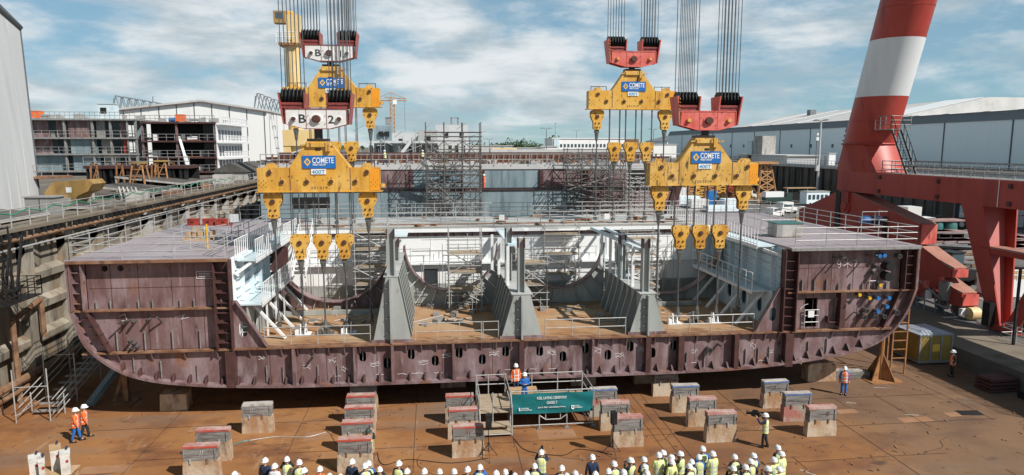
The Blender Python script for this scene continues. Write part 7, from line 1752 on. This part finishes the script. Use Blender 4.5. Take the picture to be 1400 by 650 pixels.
for i,(px_,py_,lb) in enumerate(((1022,272,'white van parked below the orange lattice tower'),(1075,292,'white pickup parked behind the right wing deck railing'),(1058,298,'white car parked nearest the right wing deck'),(1098,300,'white van half hidden by the gantry rocker end'))):
    p = atZ(px_,py_,1.2); b = [('body',(-2.2,-.95,.45,2.2,.95,1.3),m_vehwhite),('cabin',(-1.9,-.85,1.3,1.0,.85,2.0+.4*(i!=2)),m_vehwhite),('windscreen',(1.0,-.8,1.35,1.06,.8,1.95),m_glass),('side_window',(-1.6,-.87,1.45,.7,-.86,1.9),m_glass)]
    vehicle('white_vehicle', lb, 'vehicle', p.x, p.y, .3*i, b, [(-1.4,-.85,.36),(1.4,-.85,.36),(-1.4,.85,.36),(1.4,.85,.36)], group='white vehicles in the yard')
def lattice(label, px_, py_, h_, w_, mm):
    p = atZ(px_,py_,1.2); t = thing('lattice_tower', label, 'lattice tower', (p.x,p.y,1.2)); L_ = MB(); Br = MB()
    for sx_ in (-1,1):
        for sy_ in (-1,1): L_.bar((p.x+sx_*w_,p.y+sy_*w_,1.2),(p.x+sx_*w_*.45,p.y+sy_*w_*.45,1.2+h_),.4,.4)
    n = 5
    for k in range(n):
        z0, z1 = 1.2+h_*k/n, 1.2+h_*(k+1)/n; a0, a1 = w_*(1-.55*k/n), w_*(1-.55*(k+1)/n)
        Br.bar((p.x-a0,p.y-a0,z0),(p.x+a1,p.y-a1,z1),.25,.25); Br.bar((p.x+a0,p.y-a0,z0),(p.x-a1,p.y-a1,z1),.25,.25); Br.bar((p.x-a1,p.y-a1,z1),(p.x+a1,p.y-a1,z1),.25,.25)
        Br.bar((p.x-a0,p.y-a0,z0),(p.x-a1,p.y+a1,z1),.25,.25)
    L_.each('leg', mm, t); Br.build('bracing', mm, t); MB().box(p.x-w_*1.0,p.y-w_,1.2+h_,p.x+w_*1.0,p.y+w_,1.7+h_).build('head_beam', mm, t); return t
lattice('orange lattice tower standing just right of the streaked yellow spreader', 1042,276,9.5,2.6,m_orange)
for i,px_ in enumerate((942,956,970,984,1000,1012)):
    lattice('small %s lattice frame in the far yard, %s from the rear hull' % ('orange' if i%2==0 else 'yellow', ordw(i+1)), px_,272,7.0+.6*(i%3),2.2,(m_orange,m_yellow,m_orange,m_yellow,m_redbox,m_yellow)[i])
p = atZ(972,281,1.2); o = MB().box(p.x-1,p.y-.8,1.25,p.x+1,p.y+.8,4.6).build('blue_cabinet', m_bluepaint, None, False, (p.x,p.y,1.25)); tag(o,'bright blue upright cabinet among the lattice frames','cabinet')
for i,(px_,py_,w_,h_) in enumerate(((925,274,5,3.2),(940,283,6,2.4),(957,285,4,2.0),(1005,283,5,1.8),(918,290,3,2.0),(990,290,7,1.2))):
    p = atZ(px_,py_,1.2); t = thing('white_container', 'pale container in the far yard, %s in the row from the rear hull' % ordw(i+1), 'container', (p.x,p.y,1.2), 'pale containers in the far yard')
    MB().box(p.x-w_/2,p.y,1.3,p.x+w_/2,p.y+3,1.2+h_).build('body', m_vehwhite if i%2==0 else m_cladblue, t); b = MB()
    for k in range(6): b.box(p.x-w_/2+w_*k/5-.05,p.y-.04,1.3,p.x-w_/2+w_*k/5+.05,p.y,1.2+h_)
    b.build('rib', m_cladgrey, t)
t = thing('dirt_bed', 'long sandy material bed behind the right wing deck', 'material bed', (70,110,1.2)); p, q = atZ(1010,292,1.2), atZ(1085,290,1.2)
MB().box(60,105,1.2,84,122,1.5).build('sand', m_quaytop if False else m_wood, t); MB().box(59.6,104.6,1.2,84.4,105,1.9).build('edge_board', m_timber, t)
SUN_STRENGTH, SKY_STRENGTH, EXPOSURE = 5.0, .06, 0.13
SKY_TINT = (.80,1.02,1.15)
CLOUD_OFF = (1.3,0.4,.2)
CLOUD_LO, CLOUD_HI = .42,.58
CLOUD_DARK, CLOUD_LIGHT = (6.4,7.8,8.6), (12.6,13.1,13.3)
# ------------------------------------------------------------------ camera, light, sky
cam = bpy.data.cameras.new('camera'); co = bpy.data.objects.new('camera', cam); COL.objects.link(co)
cam.sensor_width = 36; cam.lens = 36*F/1400; cam.clip_end = 6000; cam.clip_start = .1
co.location = (0,0,H); co.rotation_euler = (PI/2-PITCH, 0, -YAW)
sc.camera = co
SUN_E = R(44); sd = Vector((.735*math.cos(SUN_E), -.68*math.cos(SUN_E), math.sin(SUN_E))).normalized()
sl = bpy.data.lights.new('sun','SUN'); sl.energy = SUN_STRENGTH; sl.angle = R(.5); sl.color = (1,.955,.89)
so = bpy.data.objects.new('sun', sl); COL.objects.link(so); so.rotation_euler = (-sd).to_track_quat('-Z','Y').to_euler(); so.location=(60,-40,80)
w = bpy.data.worlds.new('World'); sc.world = w; w.use_nodes = True
nt = w.node_tree; N = nt.nodes; L = nt.links
bg = N['Background']; bg.inputs['Strength'].default_value = SKY_STRENGTH
sky = N.new('ShaderNodeTexSky'); sky.sky_type='NISHITA'; sky.sun_disc=False; sky.sun_elevation=SUN_E; sky.sun_rotation=math.atan2(sd.x,sd.y); sky.air_density=1.0; sky.dust_density=0; sky.ozone_density=4.0
tc = N.new('ShaderNodeTexCoord'); sx = N.new('ShaderNodeSeparateXYZ'); L.new(tc.outputs['Generated'], sx.inputs[0])
def mth(op, a, b=None, c=None):
    n = N.new('ShaderNodeMath'); n.operation = op
    for i, x in enumerate((a,b,c)):
        if x is None: continue
        if isinstance(x,(int,float)): n.inputs[i].default_value = x
        else: L.new(x, n.inputs[i])
    return n.outputs[0]
zz = mth('MAXIMUM', sx.outputs[2], 0.0); den = mth('ADD', zz, .2)
u = mth('DIVIDE', sx.outputs[0], den); v = mth('DIVIDE', sx.outputs[1], den)
cb = N.new('ShaderNodeCombineXYZ'); L.new(u, cb.inputs[0]); L.new(v, cb.inputs[1])
def noise(scale, det, rough, off, sc3=(1,1,1), dist=0.0):
    mp = N.new('ShaderNodeMapping'); mp.inputs['Location'].default_value = off; mp.inputs['Scale'].default_value = sc3; L.new(cb.outputs[0], mp.inputs[0])
    n = N.new('ShaderNodeTexNoise'); n.inputs['Scale'].default_value=scale; n.inputs['Detail'].default_value=det; n.inputs['Roughness'].default_value=rough; n.inputs['Distortion'].default_value=dist
    L.new(mp.outputs[0], n.inputs['Vector']); return n.outputs['Fac']
def ramp(x, lo, hi, a=0., b=1.):
    n = N.new('ShaderNodeMapRange'); n.interpolation_type='SMOOTHSTEP'; L.new(x,n.inputs[0]); n.inputs[1].default_value=lo; n.inputs[2].default_value=hi; n.inputs[3].default_value=a; n.inputs[4].default_value=b; return n.outputs[0]
def dnoise(scale, det, rough, off, zs, dist=0.0):   # noise over the dome itself: puffy banks that flatten a little towards the horizon
    c3 = N.new('ShaderNodeCombineXYZ'); L.new(sx.outputs[0], c3.inputs[0]); L.new(sx.outputs[1], c3.inputs[1]); L.new(mth('MULTIPLY', mth('POWER', zz, .8), zs), c3.inputs[2])
    mp = N.new('ShaderNodeMapping'); mp.inputs['Location'].default_value = off; L.new(c3.outputs[0], mp.inputs[0])
    n = N.new('ShaderNodeTexNoise'); n.inputs['Scale'].default_value=scale; n.inputs['Detail'].default_value=det; n.inputs['Roughness'].default_value=rough; n.inputs['Distortion'].default_value=dist
    L.new(mp.outputs[0], n.inputs['Vector']); return n.outputs['Fac']
big = dnoise(3.2, 9, .55, CLOUD_OFF, 2.6, .15)
fine = dnoise(8.5, 10, .6, (3.1,7.7,0), 2.4, .2)
cov = mth('ADD', mth('MULTIPLY', big, .68), mth('MULTIPLY', fine, .32))
mask = mth('MULTIPLY', ramp(cov, CLOUD_LO, CLOUD_HI), ramp(zz, .25, .5, 1., .2))
shade = ramp(dnoise(5.0, 9, .58, (9.3,1.2,.6), 3.0, .2), .36, .62)
cc = N.new('ShaderNodeMix'); cc.data_type='RGBA'; L.new(shade, cc.inputs[0]); cc.inputs[6].default_value = (*CLOUD_DARK,1); cc.inputs[7].default_value = (*CLOUD_LIGHT,1)
tint = N.new('ShaderNodeMix'); tint.data_type='RGBA'; tint.blend_type='MULTIPLY'; tint.inputs[0].default_value=1; L.new(sky.outputs[0], tint.inputs[6]); tint.inputs[7].default_value=(*SKY_TINT,1)
mx = N.new('ShaderNodeMix'); mx.data_type='RGBA'; L.new(mth('MULTIPLY',mask,.93), mx.inputs[0]); hz = N.new('ShaderNodeMix'); hz.data_type='RGBA'; hz.inputs[0].default_value=.5; L.new(tint.outputs[2], hz.inputs[6]); hz.inputs[7].default_value=(5.4,8.8,10.4,1); L.new(hz.outputs[2], mx.inputs[6]); L.new(cc.outputs[2], mx.inputs[7])
dim = N.new('ShaderNodeMix'); dim.data_type='RGBA'; dim.blend_type='MULTIPLY'; dim.inputs[0].default_value=1; L.new(mx.outputs[2], dim.inputs[6])
rr = ramp(zz, .24, .6, 1., .5); cb2 = N.new('ShaderNodeCombineXYZ'); [L.new(rr, cb2.inputs[i]) for i in range(3)]; L.new(cb2.outputs[0], dim.inputs[7]); L.new(dim.outputs[2], bg.inputs['Color'])
sc.view_settings.view_transform='Standard'; sc.view_settings.look='None'; sc.view_settings.gamma=1; sc.view_settings.use_curve_mapping=False; sc.view_settings.exposure=EXPOSURE
sc.cycles.max_bounces=6; sc.cycles.diffuse_bounces=3; sc.cycles.glossy_bounces=2; sc.cycles.transmission_bounces=2; sc.cycles.use_denoising=True
